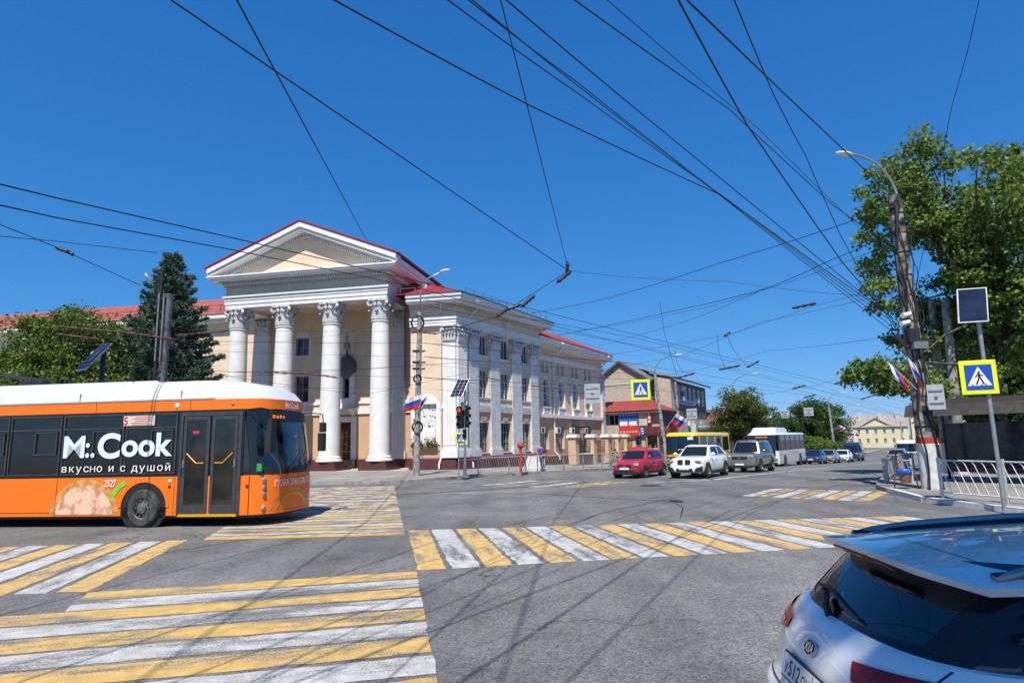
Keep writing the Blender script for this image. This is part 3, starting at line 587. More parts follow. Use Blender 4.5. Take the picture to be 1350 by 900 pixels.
m_ac = M('air_conditioner_white', (.62,.62,.60), .5, var=.06)
for x in (14.95,18.45,21.9,25.4):
    mb = MB(TW); mb.box(x-.42,x+.42,-.42,-.12,2.78,3.36); o = build(mb, 'air_conditioner', m_ac, ch, bevel=.02)
    mb = MB(TW); mb.cyl((x-.1,-.425,3.07),(x-.1,-.44,3.07),.23,n=14); build(mb, 'fan_grille', m_dmetal, o)
for T, x, y, zt in ((TW,18.0,-.12,11.3),(TW,30.7,-.12,11.3),(TS,1.54,-.12,12.5),(TS,7.2,-.5,12.9),(TF,4.28,-.12,12.7)):
    mb = MB(T); z0 = 9.9 if abs(x-7.2) < .1 else .9
    mb.tube([(x+(.45 if T is TW else -.2),-1.1,zt+.4),(x+.3,-.95,zt-.1),(x,y,zt-1.0),(x,y,zt-1.3),(x,y,(zt+z0)/2),(x,y,z0)], .07, 8); mb.box(x+(.2 if T is TW else -.45),x+(.7 if T is TW else .05),-1.3,-.95,zt+.35,zt+.55)
    if z0 < 1: mb.tube([(x,y,.95),(x,y-.25,.75),(x,y-.48,.5),(x,y-.48,.2)], .07, 8)
    build(mb, 'downpipe', m_pipe, ch, smooth=40)
mb = MB(TW); mb.box(22.6,24.2,-1.4,-.05,3.35,3.5).box(22.65,22.75,-1.3,-1.2,.2,3.35).box(24.05,24.15,-1.3,-1.2,.2,3.35); build(mb, 'entrance_canopy', m_dmetal, ch)
# --- left wing behind the spruce
mb = MB(TL); wall(mb,-60,-13.9,0,13.4,[(x,x+1.3,z,z+2.1) for x in [-17.5-4.2*k for k in range(9)] for z in (1.5,5.7,9.6)]); build(mb, 'left_wing_wall', m_wall, ch)
for x in [-17.5-4.2*k for k in range(5)]:
    for z in (5.7,9.6): window(ch, TL, x, x+1.3, z, z+2.1, 2, 3)
mb = MB(TL); mb.box(-60,-14.0,-.5,0,13.4,13.7).box(-60,-14.0,-1.0,0,13.7,14.1); build(mb, 'cornice', m_trim, ch)
mb = MB(TL); mb.box(-60,-14.,.46,9,0,14.0); build(mb, 'left_wing_core', m_dark, ch)
mb = MB(TL); mb.add([(-60,-1.1,14.1),(-12.6,-1.1,14.1),(-12.6,3.4,16.6),(-60,3.4,16.6),(-60,9,14.1),(-12.6,9,14.1)], [(0,1,2,3),(3,2,5,4)]); build(mb, 'roof', m_redp, ch)
mb = MB(TL)
for k in range(1,11): f = k/11; y = -1.1+4.5*f; z = 14.1+2.5*f; mb.box(-60,-12.6,y-.05,y+.05,z-.02,z+.05)
build(mb, 'tile_courses', m_redp, ch, kind='stuff')
mb = MB(TL)
for i in range(18): x = -15-i*1.6; mb.cyl((x,-.7,14.2),(x,-.7,15.0),.03,n=4); mb.cyl((x,-.7,15.0),(x,.1,14.8),.02,n=4)
mb.cyl((-44,-.7,14.95),(-14,-.7,14.95),.025,n=4).cyl((-44,-.7,14.6),(-14,-.7,14.6),.02,n=4); build(mb, 'roof_railing', m_dmetal, ch)
# ================================================================ OTHER BUILDINGS
m_bei = M('beige_brick', (.47,.41,.335), .9, var=.1, scale=2.0, bump=.15, bscale=12)
m_dkw = M('dark_grey_cladding', (.12,.115,.11), .8, var=.15, scale=3)
m_zinc = M('zinc_roof', (.42,.46,.50), .35, metal=.55, var=.12, scale=1.5)
m_redt = M('red_tile_roof', (.36,.055,.04), .6, var=.25, scale=3)
m_awn = M('dark_red_awning', (.14,.025,.022), .6, var=.1)
m_white = M('white_paint', (.72,.72,.71), .5, var=.05)
m_blue = M('blue_print', (.03,.09,.42), .5, var=.05)
m_bred = M('red_print', (.55,.035,.03), .5, var=.05)
m_ycream = M('pale_yellow_plaster', (.66,.58,.37), .9, var=.05, scale=.3)
m_oldroof = M('weathered_roof', (.33,.28,.25), .8, var=.15, scale=.6)
T2 = Matrix.Translation((19.87,80.,-1.0)) @ Matrix.Rotation(R(-29.5),4,'Z')
b2 = thing('brick_building', 'beige brick gabled building with zinc roof and dark clad upper floor', 'building'); b2.matrix_world = T2
def gpoly(z0, pts): return pts
mb = MB(); mb.prism([(-13.0,0),(-2.6,0),(-2.6,10.3),(-6.5,13.3),(-13.0,8.6)], 0, 30, 'y'); build(mb, 'gable_wall', m_bei, b2)
mb = MB(); mb.prism([(-1.8,0),(.25,0),(.25,10.6),(-1.8,10.95)], -.5, 1.2, 'y'); build(mb, 'end_wall', m_bei, b2)
mb = MB(); mb.box(-2.6,0,1.2,19.5,5.9,10.5); build(mb, 'upper_floor', m_dkw, b2)
mb = MB(); mb.box(-2.6,-.05,1.2,19.6,0,5.9); build(mb, 'lower_floor', m_bei, b2)
mb = MB(); mb.prism([(-6.5,13.45),(-2.2,10.55),(-2.2,10.4),(-6.5,13.28)], -.35, 30, 'y'); mb.prism([(-6.5,13.45),(-13.3,8.7),(-13.3,8.55),(-6.5,13.28)], -.35, 30, 'y'); build(mb, 'roof', m_zinc, b2)
mb = MB(); mb.prism([(-6.5,13.28),(-2.2,10.4),(-2.2,10.15),(-6.5,12.98)], -.4, -.1, 'y'); mb.prism([(-6.5,13.28),(-13.3,8.55),(-13.3,8.3),(-6.5,12.98)], -.4, -.1, 'y'); build(mb, 'barge_board', m_gutter, b2)
mb = MB(); mb.prism([(-5.2,12.7),(.75,10.62),(.75,10.78),(-5.2,12.9)], 3.2, 19.8, 'y'); mb.prism([(-2.4,11.35),(.75,10.62),(.75,10.78),(-2.4,11.5)], -.7, 3.2, 'y'); build(mb, 'street_roof', m_zinc, b2)
mb = MB(); mb.box(.76,.86,-.7,19.8,10.5,10.72); build(mb, 'gutter', m_gutter, b2)
TSt = Matrix(((0,-1,0,0),(1,0,0,0),(0,0,1,0),(0,0,0,1)))     # street face: x along the street, y inward
for x in (3.6,7.2,9.6,12.0,14.6,17.2): window(b2, TSt @ Matrix.Translation((0,-.3,0)), x-.55, x+.55, 7.7, 9.9, 2, 1, d=.22, glass=m_glassb, sill=False, fw=.12)
for x in (3.2,9.4,11.2,15.6): window(b2, TSt @ Matrix.Translation((0,-.28,0)), x-.6, x+.6, 2.6, 5.4, 2, 1, d=.22, glass=m_glassb, sill=False, fw=.14)
window(b2, Matrix.Translation((0,1.0,0)), -2.55, -1.85, 8.3, 10.2, 1, 2, d=.1, glass=m_glassb, sill=False)
mb = MB(); mb.box(.02,.12,1.9,12.2,7.5,8.25-.1); o = build(mb, 'shop_sign', M('pale_blue_sign',(.45,.55,.68),.5,var=.05), b2)
mb = MB()
for i in range(7): mb.box(.12,.15,2.6+i*1.3,3.4+i*1.3,7.62,7.98)
build(mb, 'sign_lettering', m_blue, o)
for y, z in ((5.2,9.6),(5.3,8.3),(13.4,8.3),(8.,5.),(17.6,4.6)):
    mb = MB(); mb.box(.02,.4,y-.4,y+.4,z-.3,z+.3); build(mb, 'air_conditioner', m_ac, b2)
mb = MB(); mb.box(-13.0,-2.59,-.06,0,10.15,10.32).box(-13.,-2.59,-.05,0,7.0,7.15); build(mb, 'string_course', m_trimd, b2)
for x in (-9.5,-5.2):
    for z in (1.2,4.4): window(b2, Matrix.Identity(4) @ Matrix.Translation((0,-.26,0)), x, x+1.2, z, z+1.6, 2, 1, d=.2)
# annex in front of the gable
ax = thing('shop_annex', 'low shop annex with red tiled roof, dark windows and dark red awning', 'building'); ax.matrix_world = T2 @ Matrix.Translation((0,-8,0))
mb = MB(); mb.add([(-9,-.9,6.3),(1.3,-.9,6.3),(1.3,7.4,6.3),(-9,7.4,6.3),(-9,3.2,7.7),(-1.2,3.2,7.7)], [(0,1,5,4),(1,2,5),(2,3,4,5),(0,4,3),(0,3,2,1)]); build(mb, 'roof', m_redt, ax)
mb = MB(); mb.box(-9,1.2,-.8,7.3,6.0,6.298); build(mb, 'fascia', m_dkw, ax)
mb = MB(); wall(mb,-9,.9,3.4,6.0,[(-5.3,-3.95,4.7,6.0-.05)],.3); build(mb, 'upper_wall', m_bei, ax)
window(ax, Matrix.Identity(4), -5.3,-3.95,4.7,5.95,2,1,d=.15,glass=m_dark,sill=False)
mb = MB(); mb.box(-9,.9,.35,7.5,0,6.0); build(mb, 'annex_core', m_dkw, ax)
for x in (-6.2,-3.3,-1.2,.7): mb = MB(); mb.box(x-.22,x+.22,-.02,.4,0,3.4); build(mb, 'pillar', m_bei, ax)
mb = MB(); mb.box(-2.9,-1.4,.2,.34,0,3.3); build(mb, 'shop_door', m_glassb, ax)
mb = MB(); mb.prism([(-1.8,3.5),(0.3,4.7),(.3,3.5)],-.6,3.4,'x') if False else mb.box(-.4,2.6,-2.2,.3,3.6,4.4); build(mb, 'awning', m_awn, ax)
for x in (-.2,1.1,2.4): mb = MB(); mb.cyl((x,-1.9,0),(x,-1.9,3.6),.1,n=8); build(mb, 'awning_post', M('tan_post',(.42,.27,.13),.6), ax)
# signs on the annex
TA = T2 @ Matrix.Translation((0,-8,0))
bn = thing('banner_sign', 'blue and red banner with white stars and two white arrows on shop annex', 'banner'); bn.matrix_world = TA @ Matrix.Translation((0,-.45,0))
mb = MB(); mb.box(-3.95,-1.55,0,.1,4.85,6.2); build(mb, 'upper_panel', m_blue, bn)
mb = MB(); mb.box(-3.95,-1.55,0,.1,3.45,4.848); build(mb, 'lower_panel', m_bred, bn)
def star(mb, x, z, r, y0, y1): mb.prism([(x+(r if k % 2 == 0 else r*.45)*math.sin(PI*k/5), z+(r if k % 2 == 0 else r*.45)*math.cos(PI*k/5)) for k in range(10)], y0, y1, 'y')
for zz in (5.85,3.9):
    for i in range(6): mb = MB(); star(mb,-3.68+i*.37,zz,.14,-.02,0); build(mb, 'star', m_white, bn)
for i in range(2):
    mb = MB(); x = -3.85+i*1.13; mb.prism([(x,4.85),(x+.25,5.2),(x+.25,5.1),(x+1.05,5.1),(x+.97,4.85),(x+1.05,4.6),(x+.25,4.6),(x+.25,4.5)],-.03,-.002,'y'); build(mb, 'arrow', m_white, bn)
wp = thing('wall_poster', 'pale poster above small blue sign on shop annex', 'sign'); wp.matrix_world = TA @ Matrix.Translation((0,-.4,0))
mb = MB(); mb.box(-1.5,-.5,0,.08,4.55,6.1); build(mb, 'poster_panel', M('pale_poster',(.55,.52,.45),.6,var=.15,scale=1.5), wp)
mb = MB(); mb.box(-1.45,-.5,0,.08,3.5,4.45); o = build(mb, 'blue_panel', m_blue, wp)
mb = MB()
for k,(a,b) in enumerate(((-1.3,-.65),(-1.3,-.6),(-1.2,-.8))): mb.box(a,b,-.02,-.001,4.15-k*.25,4.27-k*.25)
build(mb, 'print_lines', m_white, o)
hs2 = thing('shop_hanging_sign', 'narrow dark red vertical sign with white marks beside the poster', 'sign'); hs2.matrix_world = TA @ Matrix.Translation((0,-.6,0))
mb = MB(); mb.box(-.42,.05,0,.15,4.8,6.1); o = build(mb, 'sign_board', m_bred, hs2)
for k in range(3): mb = MB(); mb.cyl((-.18,-.02,5.85-.42*k),(-.18,-.001,5.85-.42*k),.14,n=10); build(mb, 'sign_mark', m_white, o)
lb = thing('low_red_hoarding', 'red hoarding with pale spots behind the stone pillars', 'hoarding'); lb.matrix_world = TA @ Matrix.Translation((0,-4.,0))
mb = MB(); mb.box(-1.8,.9,0,.1,1.0,2.2); o = build(mb, 'panel', m_bred, lb)
for k in range(5): mb = MB(); mb.cyl((-1.5+k*.5,-.02,1.8),(-1.5+k*.5,-.001,1.8),.13,n=10); build(mb, 'pale_spot', M('pale_orange',(.75,.5,.25),.5), o)
tk = thing('roof_tank', 'blue grey cylindrical tank lying on low roof behind yellow bus', 'tank', (22.2,72,0), R(-12))
mb = MB(); mb.cyl((-1.4,0,3.05),(1.4,0,3.05),.5,n=24); build(mb, 'tank_body', M('blue_grey_paint',(.09,.14,.17),.5,var=.15), tk, smooth=40)
for x in (-1,1): mb = MB(); mb.box(x-.12,x+.12,-.4,.4,1.6,2.75); build(mb, 'cradle', m_dmetal, tk)
ki = thing('red_kiosk', 'dark red kiosk with flat roof behind the yellow bus', 'kiosk', (25.6,74,-.9), R(-25))
mb = MB(); mb.box(-1.6,1.2,-1.5,1.5,0,3.2); build(mb, 'wall', m_awn, ki); mb = MB(); mb.box(-1.8,1.4,-1.7,1.7,3.2,3.4); build(mb, 'roof', m_white, ki); mb = MB(); mb.box(-1.4,1.0,-1.53,-1.49,1.,2.6); build(mb, 'window', m_glass, ki)
lo = thing('low_flat_building', 'low building carrying the tank, with a red tiled edge', 'building', (23.5,73.5,-1.), R(-12)); mb = MB(); mb.box(-4,1.4,-2.2,4,0,2.6); build(mb, 'wall', m_bei, lo); mb = MB(); mb.prism([(-2.6,2.6),(4.2,2.6),(4.2,2.9),(-1.5,2.9)],-4.2,1.6,'x'); build(mb, 'roof', m_redt, lo)
dk = thing('hip_roof_building', 'dark building with brown hip roof and pale eaves behind trees', 'building', (32.5,99,-1.6), R(-31))
mb = MB(); mb.box(-9,6.6,-4,5,0,5.4); build(mb, 'wall', m_dkw, dk); mb = MB(); mb.box(-9.8,7.4,-4.8,5.8,5.4,5.7); build(mb, 'eaves', m_trimd, dk)
mb = MB(); mb.add([(-9.9,-4.9,5.7),(7.5,-4.9,5.7),(7.5,5.9,5.7),(-9.9,5.9,5.7),(-5,.5,8.),(2.2,.5,8.)],[(0,1,5,4),(1,2,5),(2,3,4,5),(3,0,4)]); build(mb, 'roof', M('brown_roof',(.16,.085,.065),.7,var=.2), dk)
yb = thing('yellow_pediment_building', 'pale yellow two storey building with central pediment and weathered roof', 'building', (131.5,232,-2.8), R(-30)); yb.scale = (.80,1,1)
for x in range(7):
    for z in (1.6,4.9):
        xx = -10.3+x*3.4; window(yb, Matrix.Translation((0,0,0)), xx-.6, xx+.6, z, z+1.7, 2, 1, d=.2, glass=m_glass, sill=True, fw=.15)
mb = MB(); wall(mb,-12.5,12.5,-1,7.4,[(-10.3+x*3.4-.6,-10.3+x*3.4+.6,z,z+1.7) for x in range(7) for z in (1.6,4.9)]); build(mb, 'wall', m_ycream, yb)
mb = MB(); mb.box(-12.4,12.4,.5,11,-1,7.4); build(mb, 'building_core', m_ycream, yb)
mb = MB(); mb.prism([(-6.5,7.4),(6.5,7.4),(0,10.3)],-.3,3,'y'); build(mb, 'pediment', m_ycream, yb)
mb = MB(); mb.prism([(-7,7.3),(-6.5,7.3),(0,10.25),(6.5,7.3),(7,7.3),(0,10.7)],-.6,3,'y'); build(mb, 'pediment_cornice', m_dkw, yb)
mb = MB(); mb.box(-13,13,-.6,.5,7.4,7.75); build(mb, 'cornice', m_trimd, yb)
mb = MB(); mb.add([(-13,-.6,7.75),(13,-.6,7.75),(13,12,7.75),(-13,12,7.75),(-10,5.5,11.6),(13,5.5,11.6)],[(0,1,5,4),(1,2,5),(2,3,4,5),(3,0,4)]); build(mb, 'roof', m_oldroof, yb)
for x in (-6,2.,9.): mb = MB(); mb.box(x-.8,x+.8,3,4.5,10,12.6); build(mb, 'chimney', m_trimd, yb)
yt = thing('yellow_tower_block', 'tall plain pale yellow block with flat roof at street end', 'building', (150.5,228,-2.8), R(-30))
mb = MB(); mb.box(-7.2,9,0,14,-1,11.4); build(mb, 'wall', m_ycream, yt); mb = MB(); mb.box(-7.6,9.4,-.5,14.5,11.4,11.8); build(mb, 'roof', m_trimd, yt)
for x in range(3): window(yt, Matrix.Translation((0,-.25,0)), -4+x*4.5-.7, -4+x*4.5+.7, 4.5, 6.5, 2, 1, d=.2)
# low pillared wall in front of the wing
m_pill = M('peach_stone_pillar', (.58,.41,.27), .85, var=.08)
TP = ch.matrix_basis.copy()
CHM = Matrix.Translation((-9.91,47.03,0)) @ Matrix.Rotation(R(-11.5),4,'Z')
pw = thing('pillared_low_wall', 'low wall with peach pillars, white caps and dark railings beside the wing', 'wall'); pw.matrix_world = CHM @ TS @ Matrix.Translation((0,-2.6,0))
px = [15.6,20.0,23.9,26.9,29.6,32.6,36.5]
for i, x in enumerate(px):
    zb = -.15-max(0,(x-18))*.022
    mb = MB(); mb.box(x-.38,x+.38,-.38,.38,zb,2.3); o = build(mb, 'pillar', m_pill, pw); mb = MB(); mb.box(x-.52,x+.52,-.52,.52,2.3,2.48).box(x-.42,x+.42,-.42,.42,2.48,2.62); build(mb, 'pillar_cap', m_trim, o)
    if i < len(px)-1:
        x2 = px[i+1]
        if i not in (1,): mb = MB(); mb.box(x+.38,x2-.38,-.25,.25,zb-.3,.72); o2 = build(mb, 'wall_panel', m_gran, pw); mb = MB(); mb.box(x+.38,x2-.38,-.32,.32,.72,.82); build(mb, 'coping', m_trim, o2)
        mb = MB(); n = int((x2-x)/.22)
        for k in range(1,n): q = x+(x2-x)*k/n; mb.box(q-.015,q+.015,-.015,.015,.8,2.0)
        mb.box(x,x2,-.02,.02,1.95,2.0).box(x,x2,-.02,.02,.95,1.0); build(mb, 'railing', m_dmetal, pw)
# ================================================================ VEHICLES (local x forward, y left)
def rz_of(az): return R(90-az)
m_tyre = M('tyre_rubber', (.018,.018,.018), .85, var=.3, scale=8); m_tyred = M('dusty_tyre', (.075,.072,.068), .9, var=.3, scale=6)
m_rim = M('alloy_rim', (.34,.35,.36), .35, metal=.7, var=.1); m_rimd = M('steel_hub', (.20,.195,.19), .6, metal=.4, var=.25, scale=10)
m_cglass = M('car_glass', (.012,.016,.02), .03, var=.2, spec=.9); m_black = M('black_plastic', (.018,.018,.019), .55, var=.15)
m_lamp = M('headlamp_glass', (.36,.38,.40), .06, var=.35, scale=9, spec=.8); m_tail = M('tail_lamp_red', (.28,.008,.01), .12, var=.2, spec=.8); m_orange_l = M('amber_lamp', (.6,.16,.01), .2, var=.1)
m_plate = M('number_plate', (.72,.72,.72), .45, var=.04); m_chrome = M('chrome', (.6,.6,.62), .15, metal=.95, var=.05)
def paintm(n, c, metal=.0): return M(n, c, .32, metal=metal, var=.03, coat=.9, spec=.5)
WH = {}
def wheel_mesh(r, wd, truck=False):
    k = (round(r,3), truck)
    if k in WH: return WH[k]
    t = MB(); t.lathe([(r*.62,-wd*.5),(r*.9,-wd*.52),(r*.985,-wd*.40),(r,-wd*.2),(r,wd*.2),(r*.985,wd*.40),(r*.9,wd*.52),(r*.62,wd*.5)], n=28, axis='y', cap=False)
    d = MB()
    if truck:
        d.lathe([(r*.64,-wd*.3),(r*.64,wd*.45),(r*.56,wd*.46),(r*.50,wd*.30),(r*.30,wd*.34),(r*.28,wd*.5),(r*.2,wd*.52)], n=24, axis='y')
        for i in range(10): a = 2*PI*i/10; d.cyl((r*.42*math.cos(a),wd*.30,r*.42*math.sin(a)),(r*.42*math.cos(a),wd*.42,r*.42*math.sin(a)),r*.055,n=6)
    else:
        d.lathe([(r*.66,-wd*.3),(r*.66,wd*.42),(r*.6,wd*.44),(r*.58,wd*.2),(r*.2,wd*.2),(r*.18,wd*.42),(r*.1,wd*.44)], n=22, axis='y')
        for i in range(5):
            a = 2*PI*i/5+.3; c, s_ = math.cos(a), math.sin(a); n_ = Vector((-s_,0,c))*r*.1; o = Vector((c,0,s_))
            q = [o*r*.14-n_, o*r*.14+n_, o*r*.6+n_*.8, o*r*.6-n_*.8]
            d.add([(v.x,wd*.22,v.z) for v in q]+[(v.x,wd*.42,v.z) for v in q],[(4,5,6,7),(0,1,5,4),(1,2,6,5),(2,3,7,6),(3,0,4,7)])
    WH[k] = (t.mesh('tyre', m_tyred if truck else m_tyre, 40), d.mesh('rim', m_rimd if truck else m_rim, 40)); return WH[k]
def add_wheel(parent, x, y, r, wd, truck=False):
    t, d = wheel_mesh(r, wd, truck); T = Matrix.Translation((x,y,r)) @ (Matrix.Rotation(PI,4,'Z') if y < 0 else Matrix.Identity(4))
    o = inst(t, 'wheel', parent, T); inst(d, 'rim', o); return o
def car(name, label, pos, az, L, W, H, mat, prof, cab, belt, wb, wr, group=None, grille=None, face='plain', rails=False, tail=False, tailmat=None, low=None):
    """prof: stations (x fraction of length from the nose back, z bottom, z top, half width fraction); cab: x of windscreen base/top, rear window top/base as length fractions"""
    root = thing(name, label, 'car', pos, rz_of(az), group); hw = W/2; X = lambda f: L/2-f*L
    rings = []
    for f, zb, zt, h in prof:
        x = X(f); a = hw*h; hz = zt-zb
        half = [(0,zb),(a*.82,zb),(a*.95,zb+.05),(a,zb+.32*hz),(a*.99,zb+.62*hz),(a*.93,zb+.9*hz),(a*.8,zt),(0,zt+.03)]
        rings.append([(x,y,z) for y,z in half]+[(x,-y,z) for y,z in half[-2:0:-1]])
    mb = MB(); mb.loft(rings); body = build(mb, 'body', mat, root, smooth=True, sub=2)
    xa, xb, xc, xd = [X(f) for f in cab]; b0, b1 = belt; zr = H-.06; w0, w1 = hw*.90, hw*.70
    q = lambda x, w_, z: (x, w_, z)
    mb = MB(); mid = .5
    def ringz(f):     # f 0 belt .. 1 roof edge
        w_ = w0+(w1-w0)*(f**1.3); x0 = xa+(xb-xa)*f; x1 = xd+(xc-xd)*f; z0 = b0-.06+(zr-b0+.06)*f; z1 = b1-.06+(zr-.02-b1+.06)*f; xm = (x0+x1)/2; zm = (z0+z1)/2+.03*f
        return [(x0+.06,w_*.55,z0),(x0-.06,w_*.93,z0),(xm,w_,zm),(x1+.06,w_*.93,z1),(x1-.03,w_*.55,z1),(x1-.03,-w_*.55,z1),(x1+.06,-w_*.93,z1),(xm,-w_,zm),(x0-.06,-w_*.93,z0),(x0+.06,-w_*.55,z0)]
    R_ = [ringz(f) for f in (0,.5,.93,1)]; top = [((p[0]-(xb+xc)/2)*.9+(xb+xc)/2, p[1]*.86, p[2]+.045) for p in R_[-1]]; mb.loft(R_+[top])
    build(mb, 'cabin', mat, root, smooth=50)
    def P(f, side, along, out=.012):       # point on the cabin side
        r_ = ringz(f); a, b = (r_[1], r_[3]) if side > 0 else (r_[8], r_[6]); m_ = r_[2] if side > 0 else r_[7]
        p = Vector(a).lerp(Vector(m_), along*2) if along < .5 else Vector(m_).lerp(Vector(b), along*2-1); return p+Vector((0,side*out,.002))
    for s_ in (1,-1):
        for a0, a1 in ((.13,.46),(.50,.86)):
            mb = MB(); n = 3
            lo_ = [P(.12,s_,a0+(a1-a0)*k/n) for k in range(n+1)]; hi_ = [P(.88,s_,max(a0-.06*(a0 < .2),.05)+(min(a1,.9)-max(a0-.06*(a0 < .2),.05))*k/n) for k in range(n+1)]
            mb.loft([lo_,hi_], cap=False, closed=False); build(mb, 'side_window', m_cglass, root)
    for nm, i0, i1, sg in (('windscreen',0,9,1),('rear_window',4,5,-1)):
        mb = MB(); rows = []
        for f in (.08,.5,.92):
            r_ = ringz(f); pa, pb = Vector(r_[i0]), Vector(r_[i1]); oo = Vector((sg*.014,0,.01))
            ext = (Vector(r_[1 if i0 == 0 else 3]), Vector(r_[8 if i1 == 9 else 6]))
            rows.append([pa.lerp(ext[0],.75)+oo, pa+oo, pb+oo, pb.lerp(ext[1],.75)+oo])
        mb.loft(rows, cap=False, closed=False); build(mb, nm, m_cglass, root)
    for s_ in (1,-1):
        for xw in (wb/2, -wb/2):
            xo = xw+.0; mb = MB(); mb.cyl((xo,s_*(hw*.72),wr+.02),(xo,s_*(hw*1.004),wr+.02),wr*1.17,n=24); build(mb, 'wheel_arch', m_black, root); add_wheel(root, xo, s_*(hw*.93), wr, .2)
        mb = MB(); x_ = xa-.18; mb.ell((x_,s_*(hw*.99+.08),b0+.08),(.07,.12,.085),10,6); build(mb, 'wing_mirror', mat, root, smooth=True)
        mb = MB(); mb.box(-wb/2+wr*1.2,wb/2-wr*1.2,min(s_*hw*.97,s_*hw*1.003),max(s_*hw*.97,s_*hw*1.003),.22,.34); build(mb, 'sill_trim', m_black, root)
        for xx in (.02*L,-.22*L):
            mb = MB(); mb.box(xx-.1,xx+.1,min(s_*hw*.97,s_*hw*1.015),max(s_*hw*.97,s_*hw*1.015),b0-.2,b0-.165); build(mb, 'door_handle', mat, root)
    f0 = prof[1]; zf = f0[2]; xn = L/2
    if face != 'none':
        for s_ in (1,-1):
            mb = MB(); mb.ell((xn-.16,s_*hw*.70,zf-.10),(.17,hw*.2,.085 if face != 'tall' else .13),12,8); build(mb, 'headlight', m_lamp, root, smooth=True)
        if face == 'kidney':
            for s_ in (1,-1): mb = MB(); mb.prism([(s_*hw*.04+s_*.02,zf-.26),(s_*hw*.34,zf-.24),(s_*hw*.37,zf-.08),(s_*hw*.3,zf-.0),(s_*hw*.04+s_*.02,zf+.0)],xn-.12,xn+.02,'x'); build(mb, 'grille', m_black, root, bevel=.02)
            for s_ in (1,-1): mb = MB(); mb.prism([(s_*hw*.55,.34),(s_*hw*.88,.36),(s_*hw*.92,.62),(s_*hw*.62,.54)],xn-.3,xn-.005,'x'); build(mb, 'air_intake', m_black, root)
            mb = MB(); mb.box(xn-.2,xn+.012,-hw*.45,hw*.45,.34,.52); build(mb, 'lower_grille', m_black, root, bevel=.02)
        else:
            mb = MB(); mb.box(xn-.2,xn+.014,-hw*.46,hw*.46,zf-.24,zf-.08); build(mb, 'grille', grille or m_black, root, bevel=.02)
            mb = MB(); mb.box(xn-.25,xn+.004,-hw*.7,hw*.7,.30,.46); build(mb, 'lower_grille', m_black, root, bevel=.03)
            mb = MB(); mb.ell((xn+.005,0,zf-.16),(.03,.09,.045),10,6); build(mb, 'badge', m_chrome, root)
        mb = MB(); mb.box(xn,xn+.035,-.26,.26,.46,.57); build(mb, 'number_plate', m_plate, root)
    if tail:
        for s_ in (1,-1): mb = MB(); mb.ell((-xn+.12,s_*hw*.74,prof[-2][2]-.14),(.13,hw*.2,.1),10,7); build(mb, 'tail_lamp', m_tail, root, smooth=True)
        mb = MB(); mb.box(-xn-.03,-xn+.02,-.26,.26,.55,.66); build(mb, 'number_plate', m_plate, root)
    if rails:
        for s_ in (1,-1): mb = MB(); mb.tube([(xb-.15,s_*w1*.86,H-.03),(xb-.3,s_*w1*.88,H+.03),(xc+.3,s_*w1*.88,H+.03),(xc+.12,s_*w1*.86,H-.04)],.022,6); build(mb, 'roof_rail', m_black, root)
    if low: mb = MB(); mb.box(xn-.35,xn+.01,-hw*.8,hw*.8,.2,.36); build(mb, 'bumper_guard', low, root, bevel=.03)
    return root
hatch = [(0,.34,.62,.62),(.015,.26,.80,.80),(.07,.2,.88,.94),(.2,.2,.96,.99),(.3,.2,1.0,1),(.5,.2,1.0,1),(.75,.2,1.02,1),(.92,.22,1.02,.96),(.985,.28,.98,.84),(1,.36,.85,.7)]
suv = [(0,.4,.74,.66),(.015,.32,.96,.82),(.06,.28,1.04,.94),(.18,.26,1.09,.99),(.28,.26,1.12,1),(.5,.26,1.14,1),(.78,.26,1.16,1),(.93,.3,1.16,.96),(.985,.36,1.1,.86),(1,.44,.95,.72)]
box4 = [(0,.46,.8,.8),(.012,.4,1.06,.9),(.05,.36,1.12,.97),(.16,.36,1.16,1),(.28,.36,1.18,1),(.5,.36,1.18,1),(.8,.36,1.18,1),(.95,.38,1.18,.98),(.99,.42,1.14,.94),(1,.5,1.0,.86)]
sedan = [(0,.34,.58,.64),(.012,.26,.74,.82),(.06,.2,.80,.94),(.18,.2,.87,.99),(.28,.2,.92,1),(.5,.2,.93,1),(.72,.2,.95,1),(.85,.2,.98,.98),(.97,.26,.96,.88),(1,.36,.84,.74)]
AZI = 215.5
def cpos(s, t, dz=0): p = stp(s,t,dz); return (p.x,p.y,p.z)
r1 = car('hatchback','small tall red hatchback waiting at the stop line beside the white SUV',cpos(33.1,-15.05),AZI,4.02,1.72,1.50,paintm('red_car_paint',(.42,.012,.025)),hatch,(.24,.40,.86,.97),(1.02,1.06),2.49,.31,face='tall',low=m_black)
r2 = car('suv','white SUV with twin dark grilles standing at the stop line',cpos(34.0,-12.0),AZI,4.70,1.90,1.68,paintm('white_car_paint',(.80,.80,.80)),suv,(.29,.44,.84,.98),(1.13,1.2),2.86,.37,face='kidney',rails=True)
r3 = car('off_road_car','tall boxy grey metallic off-road car behind the white SUV',cpos(41.2,-11.3),AZI,4.72,1.95,1.91,paintm('grey_green_car_paint',(.25,.25,.23),.5),box4,(.29,.38,.95,.99),(1.2,1.22),2.76,.38,face='tall',rails=True)
c_blue = paintm('blue_car_paint',(.01,.02,.15)); c_sil = paintm('silver_car_paint',(.42,.44,.47),.6); c_wh = MATS['white_car_paint']; c_dk = paintm('dark_car_paint',(.02,.02,.025),.3)
gq = 'cars queuing in the oncoming lanes'
car('sedan','dark blue sedan queuing right behind the white city bus',cpos(71.0,-13.1),AZI,4.4,1.75,1.46,c_blue,sedan,(.27,.44,.76,.9),(.95,.99),2.6,.31,gq)
